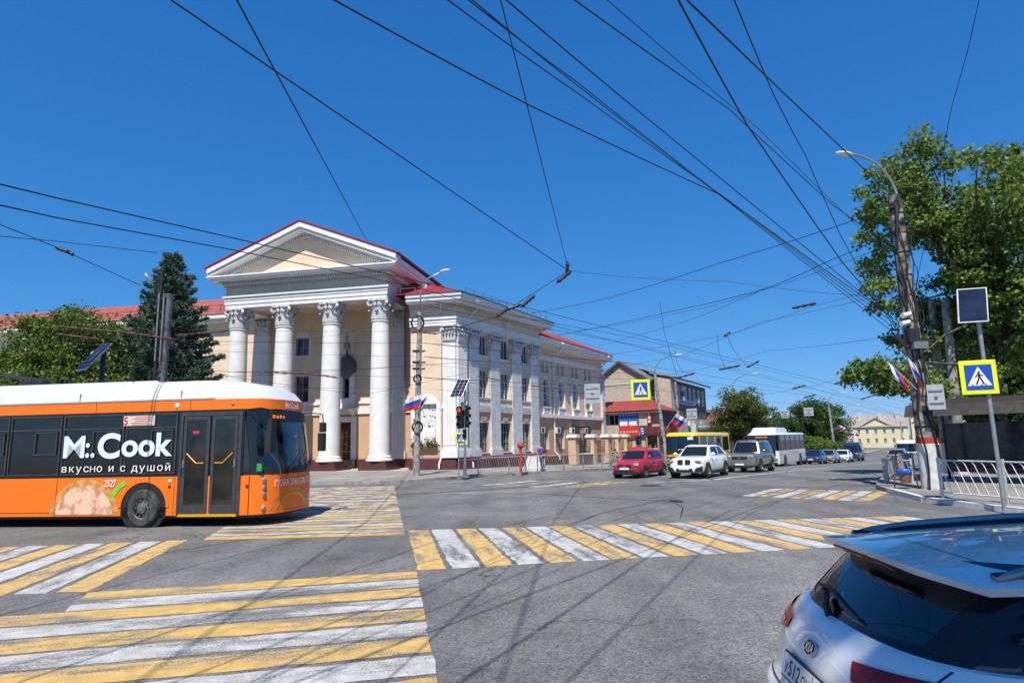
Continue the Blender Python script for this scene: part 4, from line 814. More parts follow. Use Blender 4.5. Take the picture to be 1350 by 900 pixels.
car('sedan','silver grey sedan queuing between blue sedan and white sedan',cpos(77.2,-12.8),AZI,4.4,1.75,1.48,c_sil,sedan,(.27,.44,.76,.9),(.95,.99),2.6,.31,gq,face='tall')
car('sedan','white sedan queuing in front of the dark blue van',cpos(84.5,-12.5),AZI,4.5,1.78,1.47,c_wh,sedan,(.27,.44,.76,.9),(.95,.99),2.65,.31,gq)
car('sedan','silver hatchback driving away past the parapet fence, tail lamps showing',cpos(70.5,-5.7),35.5,4.4,1.75,1.48,c_sil,hatch,(.24,.40,.84,.98),(.98,1.0),2.6,.31,face='none',tail=True)
car('sedan','white car driving away ahead of the silver hatchback',cpos(92,-4.6),35.5,4.4,1.78,1.5,c_wh,hatch,(.24,.40,.84,.98),(.98,1.0),2.6,.31,face='none',tail=True)
car('sedan','dark car driving away ahead of the white car',cpos(104,-4.0),35.5,4.4,1.78,1.5,c_dk,hatch,(.24,.40,.84,.98),(.98,1.0),2.6,.31,face='none',tail=True)
car('sedan','dark parked car glimpsed behind the bus shelter pillars',cpos(38.5,10.5),125,4.4,1.78,1.5,c_dk,sedan,(.27,.44,.76,.9),(.95,.99),2.6,.31,face='plain')
def bus(name, label, pos, az, L, W, H, base, lower, winz, wheels, wr, roofmat, cat='bus', roofbox=None, front='flat', nwin=5, sidedoor=False, plate=True, dest=None, stripe=None, group=None):
    root = thing(name, label, cat, pos, rz_of(az), group); x1 = L/2; x0 = -L/2; hw = W/2
    def outline(xf, h, rr=.22): 
        p = [(x0,-h+.08),(x0,h-.08),(x0+.08,h),(xf-rr,h),(xf-.05,h-rr*.7),(xf,h*.5),(xf+.03,0),(xf,-h*.5),(xf-.05,-h+rr*.7),(xf-rr,-h),(x0+.08,-h)]; return p
    def band(nm, zs, mat, **k):
        mb = MB(); mb.loft([[(x,y,z) for x,y in outline(x1+o,hw+d)] for z,o,d in zs]); return build(mb, nm, mat, root, **k)
    z0, z1 = winz
    lift = .05
    body = band('body', [(base,0,-.03),(base+.15,.02,0),(z0,0,0)], lower, smooth=30)
    wb_ = band('window_band', [(z0,0,-.012),(z1,-.10,-.022)], m_cglass, smooth=30)
    band('upper_body', [(z1,-.10,0),(H-.16,-.16,-.01),(H-.04,-.25,-.08),(H,-.4,-.3)], roofmat, smooth=40)
    for s_ in (1,-1):
        for i in range(nwin+1):
            x = x0+.15+(L-.9)*i/nwin
            if lower is not None: mb = MB(); mb.box(x-.05,x+.05,min(s_*(hw-.03),s_*(hw+.0)),max(s_*(hw-.03),s_*(hw+.0)),z0,z1); build(mb, 'window_pillar', stripe or m_black, root)
        for xw in wheels:
            mb = MB(); mb.cyl((xw,s_*(hw-.3),wr),(xw,s_*(hw+.006),wr),wr*1.22,n=24); build(mb, 'wheel_arch', m_black, root); add_wheel(root, xw, s_*(hw-.12), wr, .28, True)
        mb = MB(); mb.ell((x1+.02,s_*hw*.78,base+.42),(.06,.2,.11),10,6); build(mb, 'headlight', m_lamp, root, smooth=True)
        mb = MB(); mb.cbox((x1+.2,s_*(hw+.12),z1-.35),(.1,.2,.42)); mb.tube([(x1-.1,s_*(hw-.1),z1),(x1+.15,s_*(hw+.05),z1+.02),(x1+.2,s_*(hw+.12),z1-.15)],.02,5); build(mb, 'wing_mirror', m_black, root)
    mb = MB(); mb.box(x1-.03,x1+.06,-hw*.9,hw*.9,base,base+.16); build(mb, 'bumper', m_black, root, bevel=.03)
    if plate: mb = MB(); mb.box(x1+.04,x1+.08,-.26,.26,base+.2,base+.32); build(mb, 'number_plate', m_plate, root)
    if dest: mb = MB(); mb.box(x1-.08,x1-.02,-.6,.5,z1-.28,z1-.08); o = build(mb, 'destination_display', m_black, root)
    if roofbox:
        a, b, h = roofbox; mb = MB(); mb.loft([[(x,y,H-.05) for x,y in ((b-.1,-hw*.85),(b-.1,hw*.85),(a,hw*.85),(a,-hw*.85))],[(x,y,H+h) for x,y in ((b-.7,-hw*.72),(b-.7,hw*.72),(a+.2,hw*.72),(a+.2,-hw*.72))]]); build(mb, 'roof_unit', roofmat, root, bevel=.06)
    return root
m_busw = paintm('white_bus_paint',(.74,.75,.76)); m_busy = paintm('yellow_bus_paint',(.76,.52,.01))
p_ = cpos(61.5,-14.35)
wbus = bus('city_bus','white single-deck city bus with dark windows and raised roof unit',p_,AZI,10.6,2.5,2.95,.32,m_busw,(1.42,2.75),(3.1,-2.9),.48,m_busw,roofbox=(.6,5.0,.42),nwin=5,dest=True)
mb = MB(); mb.box(5.30,5.335,-.55,.45,2.50,2.62); build(mb, 'display_text', M('amber_display',(.55,.28,.12),.5,var=.3), wbus)
# black front mask of the bus reaching down below the windscreen
mb = MB(); mb.add([(5.33,-1.02,1.0),(5.33,1.02,1.0),(5.33,1.02,1.43),(5.33,-1.02,1.43)],[(0,1,2,3)]); build(mb, 'front_mask', m_cglass, wbus)
ybus = bus('minibus','yellow minibus with broad windscreen standing behind the white SUV',cpos(47.1,-16.6),AZI,7.6,2.3,2.68,.38,m_busy,(1.28,2.42),(2.3,-1.9),.40,m_busy,nwin=4,stripe=m_busy)
mb = MB(); mb.box(3.800,3.845,-1.0,1.0,.72,1.0); build(mb, 'front_grille', m_black, ybus)
mb = MB(); mb.box(3.770,3.830,-1.05,1.05,1.2,1.36); build(mb, 'dashboard_trim', m_black, ybus)
mb = MB(); mb.box(3.740,3.800,.55,.95,2.15,2.36); build(mb, 'route_card', m_white, ybus); mb = MB(); mb.box(3.760,3.810,-.15,.2,1.38,1.52); build(mb, 'route_card', m_white, ybus)
m_van = paintm('blue_van_paint',(.012,.022,.10))
def van(name, label, pos, az, mat):
    root = thing(name, label, 'van', pos, rz_of(az)); L, W, H = 5.6, 2.05, 2.5; hw = W/2
    st_ = [(2.8,.45,.75,.75),(2.74,.4,1.0,.88),(2.4,.36,1.16,.97),(1.95,.35,1.28,1),(1.3,.35,2.2,.99),(1.0,.35,2.42,.98),(.4,.35,2.5,.98),(-2.6,.35,2.5,.98),(-2.78,.36,2.44,.96),(-2.8,.45,2.3,.9)]
    mb = MB(); rings = []
    for x,zb,zt,h in st_:
        a = hw*h; half = [(0,zb),(a*.9,zb),(a,zb+.1),(a,zb+.5*(zt-zb)),(a*.95,zt-.12),(a*.86,zt-.02),(0,zt)]; rings.append([(x,y,z) for y,z in half]+[(x,-y,z) for y,z in half[-2:0:-1]])
    mb.loft(rings); build(mb, 'body', mat, root, smooth=40)
    mb = MB(); mb.add([(2.0,-.85,1.32),(2.0,.85,1.32),(1.36,.78,2.14),(1.36,-.78,2.14)],[(0,1,2,3)]); build(mb, 'windscreen', m_cglass, root)
    for s_ in (1,-1):
        mb = MB(); mb.add([(1.75,s_*1.03,1.35),(.5,s_*1.035,1.35),(.5,s_*1.0,2.1),(1.2,s_*1.0,2.1)],[(0,1,2,3)]); build(mb, 'side_window', m_cglass, root)
        mb = MB(); mb.ell((2.62,s_*.75,.98),(.16,.2,.17),10,7); build(mb, 'headlight', m_lamp, root, smooth=True)
        mb = MB(); mb.cbox((1.75,s_*1.2,1.5),(.12,.2,.36)); build(mb, 'wing_mirror', m_black, root)
        for xw in (1.85,-1.65): mb = MB(); mb.cyl((xw,s_*.7,.36),(xw,s_*1.03,.36),.44,n=24); build(mb, 'wheel_arch', m_black, root); add_wheel(root, xw, s_*.95, .36, .22)
    mb = MB(); mb.box(2.5,2.82,-.62,.62,.62,.92); build(mb, 'grille', m_black, root, bevel=.03); mb = MB(); mb.box(2.5,2.84,-.95,.95,.34,.58); build(mb, 'bumper', m_black, root, bevel=.04); mb = MB(); mb.box(2.83,2.86,-.26,.26,.5,.61); build(mb, 'number_plate', m_plate, root)
    return root
van('delivery_van','dark blue high roof van in the oncoming queue behind white sedan',cpos(98,-13.2),AZI,m_van)
bus('coach','white coach with dark glass front beside the blue van',cpos(123,-8.5),AZI,10,2.5,3.1,.4,m_busw,(1.3,2.6),(3,-2.7),.48,m_busw,nwin=5)
bus('coach','white coach seen end on beyond the silver hatchback',cpos(142,-4.5),AZI,10,2.5,3.0,.4,m_busw,(1.3,2.5),(3,-2.7),.48,m_busw,nwin=5)
bus('coach','pale coach farthest along the street beneath the yellow building',cpos(150,-.5),AZI,10,2.5,2.9,.4,m_busw,(1.3,2.4),(3,-2.7),.48,m_busw,nwin=5)
# ================================================================ TROLLEYBUS (origin at front wheel contact; y = 0 is its right side)
m_or = M('orange_bus_paint',(.86,.17,.006),.5,var=.03,coat=.12,spec=.35); m_bwhite = M('white_roof_panels',(.60,.63,.66),.5,var=.05,scale=1.5); m_band = M('black_window_film',(.014,.014,.015),.10,var=.3,scale=1.2,spec=.7)
m_txt = M('pale_vinyl_lettering',(.66,.74,.84),.45,var=.03); m_wtxt = M('white_vinyl_lettering',(.78,.78,.78),.45,var=.03)
tb = thing('trolleybus','orange trolleybus with white roof and dark lettered windows crossing the junction','trolleybus',(-9.98,17.38,0),rz_of(97))
BW = 2.9; yc = BW/2
def xf(y, z):
    q = min(1,abs((y-yc)/yc)); lean = 0 if z < 1.3 else -(z-1.3)*.13; bul = .10*math.sin(min(max(z,.3),1.3)*PI/1.6)
    return 2.66+lean+bul*.4+1.0*(1-q**2.7)**(1/2.7)
def outline(z, d=0.):
    ys = [yc-yc*math.cos(PI*k/20) for k in range(21)]
    return [(-9.2,BW-.05+d,z),(-9.25,.05-d,z),(-9.1,-d,z)]+[(xf(y,z)+d,(y-yc)*(1+d/yc)+yc,z) for y in ys]+[(-9.1,BW+d,z)]
def slab(nm, zs, mat, d=0., **k): mb = MB(); mb.loft([outline(z,d) for z in zs]); return build(mb, nm, mat, tb, smooth=40, **k)
low = slab('lower_body', [.30,.5,.8,1.1,1.32], m_or)
slab('window_band', [1.32,1.8,2.4,3.08], m_band, -.012)
slab('upper_body', [3.08,3.2,3.36], m_or)
slab('underbody', [.22,.31], m_black, -.08)
mb = MB(); mb.loft([[(p[0]-(.02 if p[0] > 1 else 0),p[1],3.36) for p in outline(3.36)],[(p[0]-(.25 if p[0] > 1 else 0),yc+(p[1]-yc)*.97,3.62) for p in outline(3.36)],[(p[0]-(.75 if p[0] > 1 else 0),yc+(p[1]-yc)*.92,3.82) for p in outline(3.36)],[(p[0]-(1.2 if p[0] > 1 else 0),yc+(p[1]-yc)*.84,3.9) for p in outline(3.36)]]); rf = build(mb, 'roof', m_bwhite, tb, smooth=50)
for i in range(3): mb = MB(); mb.box(2.05,2.75,.45+i*.75,.9+i*.75,3.70,3.745); o = build(mb, 'roof_vent', m_bwhite, rf, bevel=.02); o.matrix_local = Matrix.Translation((2.4,0,3.7)) @ Matrix.Rotation(.25,4,'Y') @ Matrix.Translation((-2.4,0,-3.68))
mb = MB()
for x in (-7.4,-4.9,-2.15,.9): mb.box(x-.012,x+.012,-.004,.1,3.37,3.62)
mb.box(-9,1.9,-.012,.02,3.36,3.40); build(mb, 'roof_seam', M('roof_seam_grey',(.30,.31,.32),.6), rf)
mb = MB(); mb.box(-5.5,-.2,.5,.56,3.9,3.98).box(-5.5,-.2,1.6,1.66,3.9,3.98).box(-1.0,-.9,.5,1.66,3.9,3.98); build(mb, 'roof_walkway', m_bwhite, rf)
for yy in (.75,1.75): mb = MB(); mb.tube([(-4.2,yy,3.95),(-4.7,yy,4.2),(-10.4,yy+.15,5.2)],.035,8); mb.cbox((-4.3,yy,4.02),(.7,.25,.22)); build(mb, 'trolley_pole', m_dmetal, tb)
mb = MB(); mb.cyl((0,-.004,.52),(0,.5,.52),.66,n=36); mb.box(-.66,.66,-.004,.5,.24,.52); build(mb, 'wheel_arch', m_black, tb)
mb = MB()
for k in range(18):
    a, b = PI*k/18, PI*(k+1)/18; q = lambda r_,t: (r_*math.cos(t), .52+r_*math.sin(t)); mb.prism([q(.66,a),q(.66,b),q(.74,b),q(.74,a)],-.02,.01,'y')
build(mb, 'arch_flare', m_or, tb, smooth=30)
w_ = add_wheel(tb, 0, -.02, .5, .3, True); w_.matrix_local = Matrix.Translation((0,.09,.5)) @ Matrix.Rotation(PI-.14,4,'Z')
for xx in (-5.9,): mb = MB(); mb.cyl((xx,-.004,.52),(xx,.5,.52),.66,n=36); build(mb, 'wheel_arch', m_black, tb); o = add_wheel(tb, xx, -.02, .5, .3, True); o.matrix_local = Matrix.Translation((xx,.09,.5)) @ Matrix.Rotation(PI,4,'Z')
for xx in (0,-5.9): add_wheel(tb, xx, BW-.16, .5, .3, True)
# window frames
m_wline = M('window_rubber',(.05,.052,.055),.6,var=.2)
for x0, x1 in ((-7.6,-5.95),(-5.9,-4.25),(-4.2,-2.62),(-2.56,-.72),(-.66,.85)):
    mb = MB(); z0, z1 = 1.40,3.02
    mb.box(x0,x0+.04,-.012,.02,z0,z1).box(x1-.04,x1,-.012,.02,z0,z1).box(x0+.04,x1-.04,-.012,.02,z1-.04,z1).box(x0+.04,x1-.04,-.011,.02,2.62,2.66).box(x0+.04,x1-.04,-.012,.02,z0,z0+.03)
    o = build(mb, 'window_frame', m_wline, tb)
    mb = MB(); xm = (x0+x1)/2; mb.box(xm,xm+.03,-.02,.012,1.95,2.58).box(x1-.14,x1-.11,-.02,.012,1.95,2.58).box(xm+.03,x1-.14,-.02,.012,2.55,2.58).box(xm+.03,x1-.14,-.02,.012,1.95,1.98); build(mb, 'sliding_sash', m_wline, o)
def side_T(x, z, d=.02): return frame((x,-d,z),(1,0,0),(0,0,1))
def fitt(body, x0, x1, z0, hgt, mat, bold=0., d=.02, name='lettering', parent=None, sp=1.):
    o = text(parent or tb, name, body, 1., Matrix.Identity(4), mat, bold=bold, ext=.002, sp=sp)
    co = np.empty(len(o.data.vertices)*3); o.data.vertices.foreach_get('co', co); co = co.reshape(-1,3)
    mn, mx = co.min(0), co.max(0); s_ = ((x1-x0)/(mx[0]-mn[0]), hgt/(mx[1]-mn[1])); co[:,0] = (co[:,0]-mn[0])*s_[0]; co[:,1] = (co[:,1]-mn[1])*s_[1]; o.data.vertices.foreach_set('co', co.ravel()); o.data.update()
    o.matrix_local = side_T(x0, z0, d); return o
fitt('M', -2.5,-1.86,1.86,.60,m_txt,.012); fitt(':.', -1.83,-1.55,1.86,.40,m_txt,.02); fitt('C', -1.47,-.80,1.82,.70,m_txt,.035); fitt('ook', -.75,.75,1.86,.64,m_txt,.03)
x_, w_t = -2.5, 3.22
fitt('вкус', x_,x_+w_t*.254,1.42,.211,m_wtxt,sp=1.2); fitt('Н', x_+w_t*.265,x_+w_t*.313,1.479,.152,m_wtxt); fitt('о и с душой', x_+w_t*.327,x_+w_t,1.42,.27,m_wtxt,sp=1.2)
fitt('2527', -1.18,-.84,1.07,.19,m_wtxt,.012)
mb = MB(); mb.box(-.75,.18,-.022,0,2.70,2.97); o = build(mb, 'route_board', M('route_board_cream',(.62,.55,.48),.6,var=.05), tb)
m_rtxt = M('red_print_text',(.5,.03,.03),.5); fitt('5',-.74,-.62,2.72,.22,m_rtxt,.02,.026,'route_number',o)
mb = MB()
for k in range(5): mb.box(-.5+(.1 if k in (0,2) else 0),.1-(.12 if k == 3 else 0),-.026,-.022,2.92-k*.05,2.935-k*.05)
build(mb, 'route_text', m_rtxt, o)
# pizza picture and green swoosh on the skirt
m_crust = M('pizza_crust_print',(.72,.36,.10),.5,var=.2,scale=5); m_chee = M('pizza_topping_print',(.72,.50,.34),.5,col2=(.55,.24,.16),scale=3.2,lo=.4,hi=.5)
def disc(nm, c, r, mat, d, par=None):
    mb = MB(); p = [(c[0]+r*math.cos(a), c[1]+r*math.sin(a)) for a in [PI*k/28 for k in range(29)]]; p = [(min(x,-.745),z) for x,z in p if z >= .31]
    mb.prism(p,-d,-d+.002,'y'); return build(mb, nm, mat, par or tb)
disc('pizza_picture',(-1.75,.25),1.03,m_crust,.008); disc('pizza_topping',(-1.75,.25),.86,m_chee,.011)
mb = MB(); n = 8
mb.loft([[(-.74-.46*math.cos(PI*.30+PI*.32*k/n)*1.0-.0, -.012, .62+.62*math.sin(PI*.12+PI*.34*k/n)),(-.66-.40*math.cos(PI*.30+PI*.32*k/n), -.012, .56+.56*math.sin(PI*.12+PI*.34*k/n))] for k in range(n+1)],cap=False,closed=False); build(mb, 'green_swoosh', M('green_print',(.20,.55,.05),.5,var=.1), tb)
# doors
m_door = M('door_frame_grey',(.05,.055,.062),.4,var=.15); m_dglass = M('door_glass',(.022,.018,.014),.05,var=.6,scale=1.4,spec=.8); m_yrail = M('yellow_handrail',(.62,.33,.01),.4,var=.05)
mb = MB(); mb.box(.96,1.04,-.035,.05,.34,3.02).box(2.64,2.74,-.035,.05,.34,3.02).box(1.04,2.64,-.035,.05,2.92,3.02); build(mb, 'door_surround', m_door, tb)
for x0, x1 in ((1.06,1.82),(1.88,2.62)):
    mb = MB(); mb.box(x0,x0+.09,-.03,.03,.36,2.9).box(x1-.09,x1,-.03,.03,.36,2.9).box(x0+.09,x1-.09,-.03,.03,2.8,2.9).box(x0+.09,x1-.09,-.03,.03,.36,.56); o = build(mb, 'door_leaf', m_door, tb, bevel=.01)
    mb = MB(); mb.box(x0+.09,x1-.09,-.012,0,.56,2.8); build(mb, 'door_glass', m_dglass, o)
    mb = MB(); sg = 1 if x0 < 1.5 else -1; xa = x0+.12 if sg > 0 else x1-.12; mb.tube([(xa,-.03,1.92),(xa+sg*.28,-.03,1.66),(xa+sg*.5,-.03,1.66)],.018,6); build(mb, 'handrail', m_yrail, o)
    mb = MB(); xh = x0+.045 if sg > 0 else x1-.045; mb.box(xh-.025,xh+.025,-.06,-.03,1.55,1.75); build(mb, 'door_handle', m_gmetal, o)
mb = MB(); mb.box(1.32,1.5,-.016,-.012,2.44,2.52); build(mb, 'door_sticker', m_bred, tb)
mb = MB(); mb.box(1.0,2.66,-.02,.05,.27,.335); build(mb, 'door_step', m_yrail, tb)
for x, z, r, mt in ((.8,3.21,.075,m_white),(2.42,3.22,.05,m_orange_l),(.72,1.2,.05,m_white),(.72,1.06,.045,m_tail),(2.92,1.05,.04,m_tail),(-2.3,1.04,.03,m_orange_l)):
    mb = MB(); mb.lathe_e((x,0,z),(r,.03,r),12,6); build(mb, 'marker_lamp', mt, tb, smooth=True)
mb = MB(); mb.box(3.12,3.22,-.0,.03,0,0.0001) if False else mb.box(2.80,2.90,.06,.09,1.45,1.6)
# cab side window and front
def wrap(pts, d): return [(xf(y,z)+d, y, z) for y,z in pts]
def front_patch(nm, y0, y1, z0, z1, mat, d, n=16, m=6, par=None, rnd_=False, inset=0.):
    mb = MB(); rows = []
    for k in range(m+1):
        z = z0+(z1-z0)*k/m; rows.append(wrap([(y0+(y1-y0)*i/n, z) for i in range(n+1)], d))
    mb.loft(rows, cap=False, closed=False); return build(mb, nm, mat, par or tb, smooth=True)
ws = front_patch('windscreen', .10, BW-.10, 1.36, 2.72, M('bus_windscreen',(.05,.075,.10),.03,var=.5,scale=.8,spec=.9), .006)
front_patch('destination_display', .35, BW-.25, 2.76, 3.04, m_black, .006)
def ftext(body, y0, y1, z0, hgt, mat, bold=0., d=.028, name='lettering', skew=0.):
    o = text(tb, name, body, 1., Matrix.Identity(4), mat, bold=bold, ext=0)
    co = np.empty(len(o.data.vertices)*3); o.data.vertices.foreach_get('co', co); co = co.reshape(-1,3); mn, mx = co.min(0), co.max(0)
    for v, c in zip(o.data.vertices, co):
        y = y0+(y1-y0)*(c[0]-mn[0])/(mx[0]-mn[0]); z = z0+hgt*(c[1]-mn[1])/(mx[1]-mn[1])+skew*(y-y0); v.co = (xf(y,z)+d, y, z)
    o.matrix_local = Matrix.Identity(4); o.data.update(); return o
m_amb = M('amber_display_text',(.75,.16,.03),.5,emit=.5)
[front_patch('display_segment', .45+.12*k, .53+.12*k, 2.83, 2.92-.02*(k % 2), m_amb, .012, n=3, m=2) for k in range(4)]; ftext('Mr.Cook', .95,1.75,3.13,.17,m_wtxt,.03)
ftext('ПОРА ЗАКАЗАТЬ ПИЦЦУ', 0.36,2.45,.97,.21,m_wtxt,.006); ftext('2527', 1.9,2.3,.52,.17,m_wtxt,.01)
mb = MB(); mb.add(wrap([(1.15+.85*math.cos(a), .37+.55*math.sin(a)) for a in [PI*k/16 for k in range(17)]],.008),[tuple(range(17))]); build(mb, 'pizza_picture', m_crust, tb)
mb = MB(); mb.add(wrap([(1.15+.72*math.cos(a), .37+.44*math.sin(a)) for a in [PI*k/16 for k in range(17)]],.012),[tuple(range(17))]); build(mb, 'pizza_topping', M('pizza_front_print',(.6,.42,.08),.5,col2=(.16,.30,.03),scale=4,lo=.4,hi=.5), tb)
for z, r in ((1.18,.085),(1.0,.08),(.80,.08),(.46,.085)):
    for y in (.17,BW-.17): mb = MB(); x = xf(y,z); mb.lathe_e((x,y,z),(.05,r,r),14,8); build(mb, 'headlight', m_lamp, tb, smooth=True)
front_patch('bumper_edge', .05, BW-.05, .30, .36, m_or, .02, m=2)
front_patch('dashboard', .15, BW-.15, 1.33, 1.52, m_black, .012, m=2)
mb = MB(); mb.add([(xf(.03,z)-.02 if i in (1,2) else 2.78, -.004 if i in (0,3) else .02, z) for i,z in ((0,1.4),(1,1.4),(2,2.75),(3,2.75))],[(0,1,2,3)]); build(mb, 'cab_window', m_cglass, tb)
mb = MB(); mb.box(2.76,2.79,-.03,.02,1.34,3.02); build(mb, 'cab_pillar', m_or if False else m_black, tb)
mb = MB(); mb.box(3.0,3.14,.04,.06,1.42,1.62); 
o = build(mb, 'access_sticker', M('green_sticker',(.02,.35,.06),.5), tb); o.matrix_local = Matrix.Translation((.16,-.01,0))
for y0, y1 in ((.75,.5),(1.9,1.6)): mb = MB(); mb.tube(wrap([(y0,1.28),(y0+.1,1.45)],.04)+wrap([(y0+.62,1.72)],.05),.014,5); mb.tube(wrap([(y0+.3,1.5),(y0+.95,1.95)],.05),.012,5); build(mb, 'wiper', m_black, tb)
for sy, y in ((-1,.0),(1,BW)):
    mb = MB(); mb.tube([(2.75,y,3.05),(3.3,y+sy*.12,3.08),(3.62,y+sy*.16,3.02),(3.66,y+sy*.16,2.7)],.022,6); mb.cbox((3.64,y+sy*.16,2.62),(.13,.26,.30)); mb.cbox((3.62,y+sy*.16,2.17),(.16,.28,.56)); build(mb, 'wing_mirror', m_black, tb, bevel=.03)
mb = MB(); mb.tube([(3.64,-.16,1.9),(3.75,.1,1.6),(3.72,.3,1.3)],.012,5); build(mb, 'mirror_stay', m_gmetal, tb)

m_seam = M('panel_seam', (.16,.045,.008), .7, var=.2)
for x, z0, z1 in ((-7.4,.31,1.31),(-4.9,.31,1.31),(-2.62,.31,1.31),(.86,.31,1.31),(2.98,.31,1.31),(-4.9,3.09,3.35),(-1.62,3.09,3.35),(1.2,3.09,3.35)):
    mb = MB(); mb.box(x-.005,x+.005,-.0105,.01,z0,z1); build(mb, 'panel_seam', m_seam, tb)
mb = MB(); mb.box(-9.1,-.75,-.0105,.01,.40,.408); build(mb, 'panel_seam', m_seam, tb)
# ================================================================ HATCHBACK IN THE FOREGROUND (origin under the tail, x forward)
m_kia = M('white_pearl_paint', (.74,.76,.78), .30, metal=.0, var=.02, coat=1.0)
m_kglass = M('rear_window_glass', (.004,.007,.014), .02, var=.2, scale=1.0, spec=1.0); m_frit = M('black_gloss_trim', (.008,.009,.011), .18, var=.1)
kr = thing('parked_hatchback','white hatchback in tree shade with dark rear window and roof rails','car',(1.39,3.37,0),rz_of(94))
ZT = [(.22,.08,.80),(.40,-.02,.865),(.58,-.06,.88),(.70,-.05,.88),(.76,.01,.878),(.86,.04,.875),(.96,.06,.868),(1.04,.10,.858),(1.10,.155,.845),(1.14,.20,.835)]
CT = [(1.12,.20,.80),(1.22,.285,.775),(1.32,.375,.742),(1.42,.47,.70),(1.49,.545,.655)]
def tabv(tab, z):
    if z <= tab[0][0]: return tab[0][1:]
    for a, b in zip(tab, tab[1:]):
        if z <= b[0]: f = (z-a[0])/(b[0]-a[0]); return tuple(a[i]+(b[i]-a[i])*f for i in (1,2))
    return tab[-1][1:]
def kx(y, z, tab, rc=.50, n=3.2):
    xr, hw = tabv(tab, z); q = min(1,abs(y/hw)); return xr+.05*q*q+rc*(1-(1-q**n)**(1/n))
def kring(z, tab, zz=None, xe=4.2, sh=0., shx=0.):
    xr, hw = tabv(tab, z); hw2 = hw*(1-sh); pts = []
    for k in range(29): y = hw*math.cos(PI*k/28); pts.append((kx(y,z,tab)+shx*(1 if k not in () else 0), y*(1-sh), z if zz is None else zz))
    return pts+[(xe-.5,-hw2,z if zz is None else zz),(xe-.1,-hw2*.8,z if zz is None else zz),(xe,0,z if zz is None else zz),(xe-.1,hw2*.8,z if zz is None else zz),(xe-.5,hw2,z if zz is None else zz)]
mb = MB(); mb.loft([kring(z,ZT,xe=4.2-max(0,z-.7)*.5) for z in [.22,.28,.40,.5,.58,.66,.70,.72,.76,.81,.86,.91,.96,1.0,1.04,1.07,1.10,1.14]]); bodyk = build(mb, 'body', m_kia, kr, smooth=45)
mb = MB(); mb.loft([kring(z,CT,xe=3.0-(z-1.12)*1.9) for z in [1.12,1.17,1.22,1.27,1.32,1.37,1.42,1.46,1.49]]); gl = build(mb, 'window_glass', m_kglass, kr, smooth=True)
def kpatch(nm, tab, yz0, yz1, mat, d, par, n=20, m=6, rc=.5):     # patch between a lower and an upper curve given as functions of 0..1
    mb = MB(); rows = []
    for k in range(m+1):
        row = []
        for i in range(n+1):
            a, b = yz0(i/n), yz1(i/n); y = a[0]+(b[0]-a[0])*k/m; z = a[1]+(b[1]-a[1])*k/m; hw = tabv(tab,z)[1]; y = max(-hw*.9995,min(hw*.9995,y)); nx = Vector((-1,y/hw*1.2*abs(y/hw)**2,.2)).normalized()
            row.append((kx(y,z,tab)+nx.x*d, y+nx.y*d, z+nx.z*d))
        rows.append(row)
    mb.loft(rows, cap=False, closed=False); return build(mb, nm, mat, par, smooth=True)
cosy = lambda y0, y1: (lambda t: y0+(y1-y0)*t)
# black frame round the glass
kpatch('glass_frame', CT, lambda t:(.79-1.58*t,1.125+.02*abs(2*t-1)**3), lambda t:(.80-1.6*t,1.165+.05*abs(2*t-1)**4), m_frit, .004, gl)
for s_ in (1,-1): kpatch('glass_frame', CT, lambda t,s_=s_:(s_*(.56+.03*t+.2*(1-t)*0),1.16+.3*t), lambda t,s_=s_:(s_*.80,1.16+.3*t), m_frit, .005, gl)
# roof and spoiler
def roof_pt(x, y): 
    f = (x-.5)/2.3; return 1.505+.075*math.sin(min(1,max(0,f)*1.25)*PI/2)-.055*(y/.66)**2-.012*max(0,x-2.2)
mb = MB(); rows = []
for i in range(19):
    x = .30+2.3*i/18; hw = .665+.05*min(1,max(0,(x-.3)/.5))-.0*x; row = []
    for k in range(15):
        q = -1+2*k/14; y = q*hw; xe = x+(.11*(q*q) + .12*max(0,abs(q)-.82)/.18 if i == 0 else .11*(q*q)*(1-i/18)); row.append((xe,y,roof_pt(xe,y)+(.0 if abs(q) < .99 else -.02)))
    rows.append(row)
low_ = [[(p[0]+.02,p[1]*.985,p[2]-.035) for p in r] for r in rows]
n_ = len(rows[0]); mb.loft(rows, cap=False, closed=False); mb.loft(low_, cap=False, closed=False)
edge = [rows[0],low_[0]]; mb.loft(edge, cap=False, closed=False); mb.loft([[r[0] for r in rows],[r[0] for r in low_]], cap=False, closed=False); mb.loft([[r[-1] for r in rows],[r[-1] for r in low_]], cap=False, closed=False)
rfk = build(mb, 'roof', m_kia, kr, smooth=40)
mb = MB(); mb.loft([[(xx+.11*(y/.66)**2+d, y, roof_pt(.62,y)+.0025) for y in [-.58+1.16*k/14 for k in range(15)]] for xx, d in ((.60,0),(.607,0))], cap=False, closed=False); build(mb, 'tailgate_gap', m_frit, rfk)
mb = MB(); mb.loft([[(.335+.11*(y/.66)**2+dx, y, roof_pt(.4,y)-.036-dz) for y in [-.3+.6*k/8 for k in range(9)]] for dx, dz in ((0,0),(-.012,.012),(.02,.035))], cap=False, closed=False); build(mb, 'brake_lamp', m_tail, rfk)
for s_ in (1,-1):
    mb = MB(); mb.tube([(x,s_*.63,roof_pt(x,.63)+h) for x,h in ((.60,-.01),(.72,.014),(.95,.030),(1.5,.036),(2.2,.03),(2.45,.0))], .020, 8); build(mb, 'roof_rail', M('satin_rail',(.30,.32,.34),.35,metal=.7,var=.1), rfk, smooth=True)
    mb = MB(); mb.tube([(x,s_*.625,roof_pt(x,.625)+.002) for x in (.6,.8,1.1,1.5,2.0,2.4)], .018, 6); build(mb, 'rail_channel', m_frit, rfk)
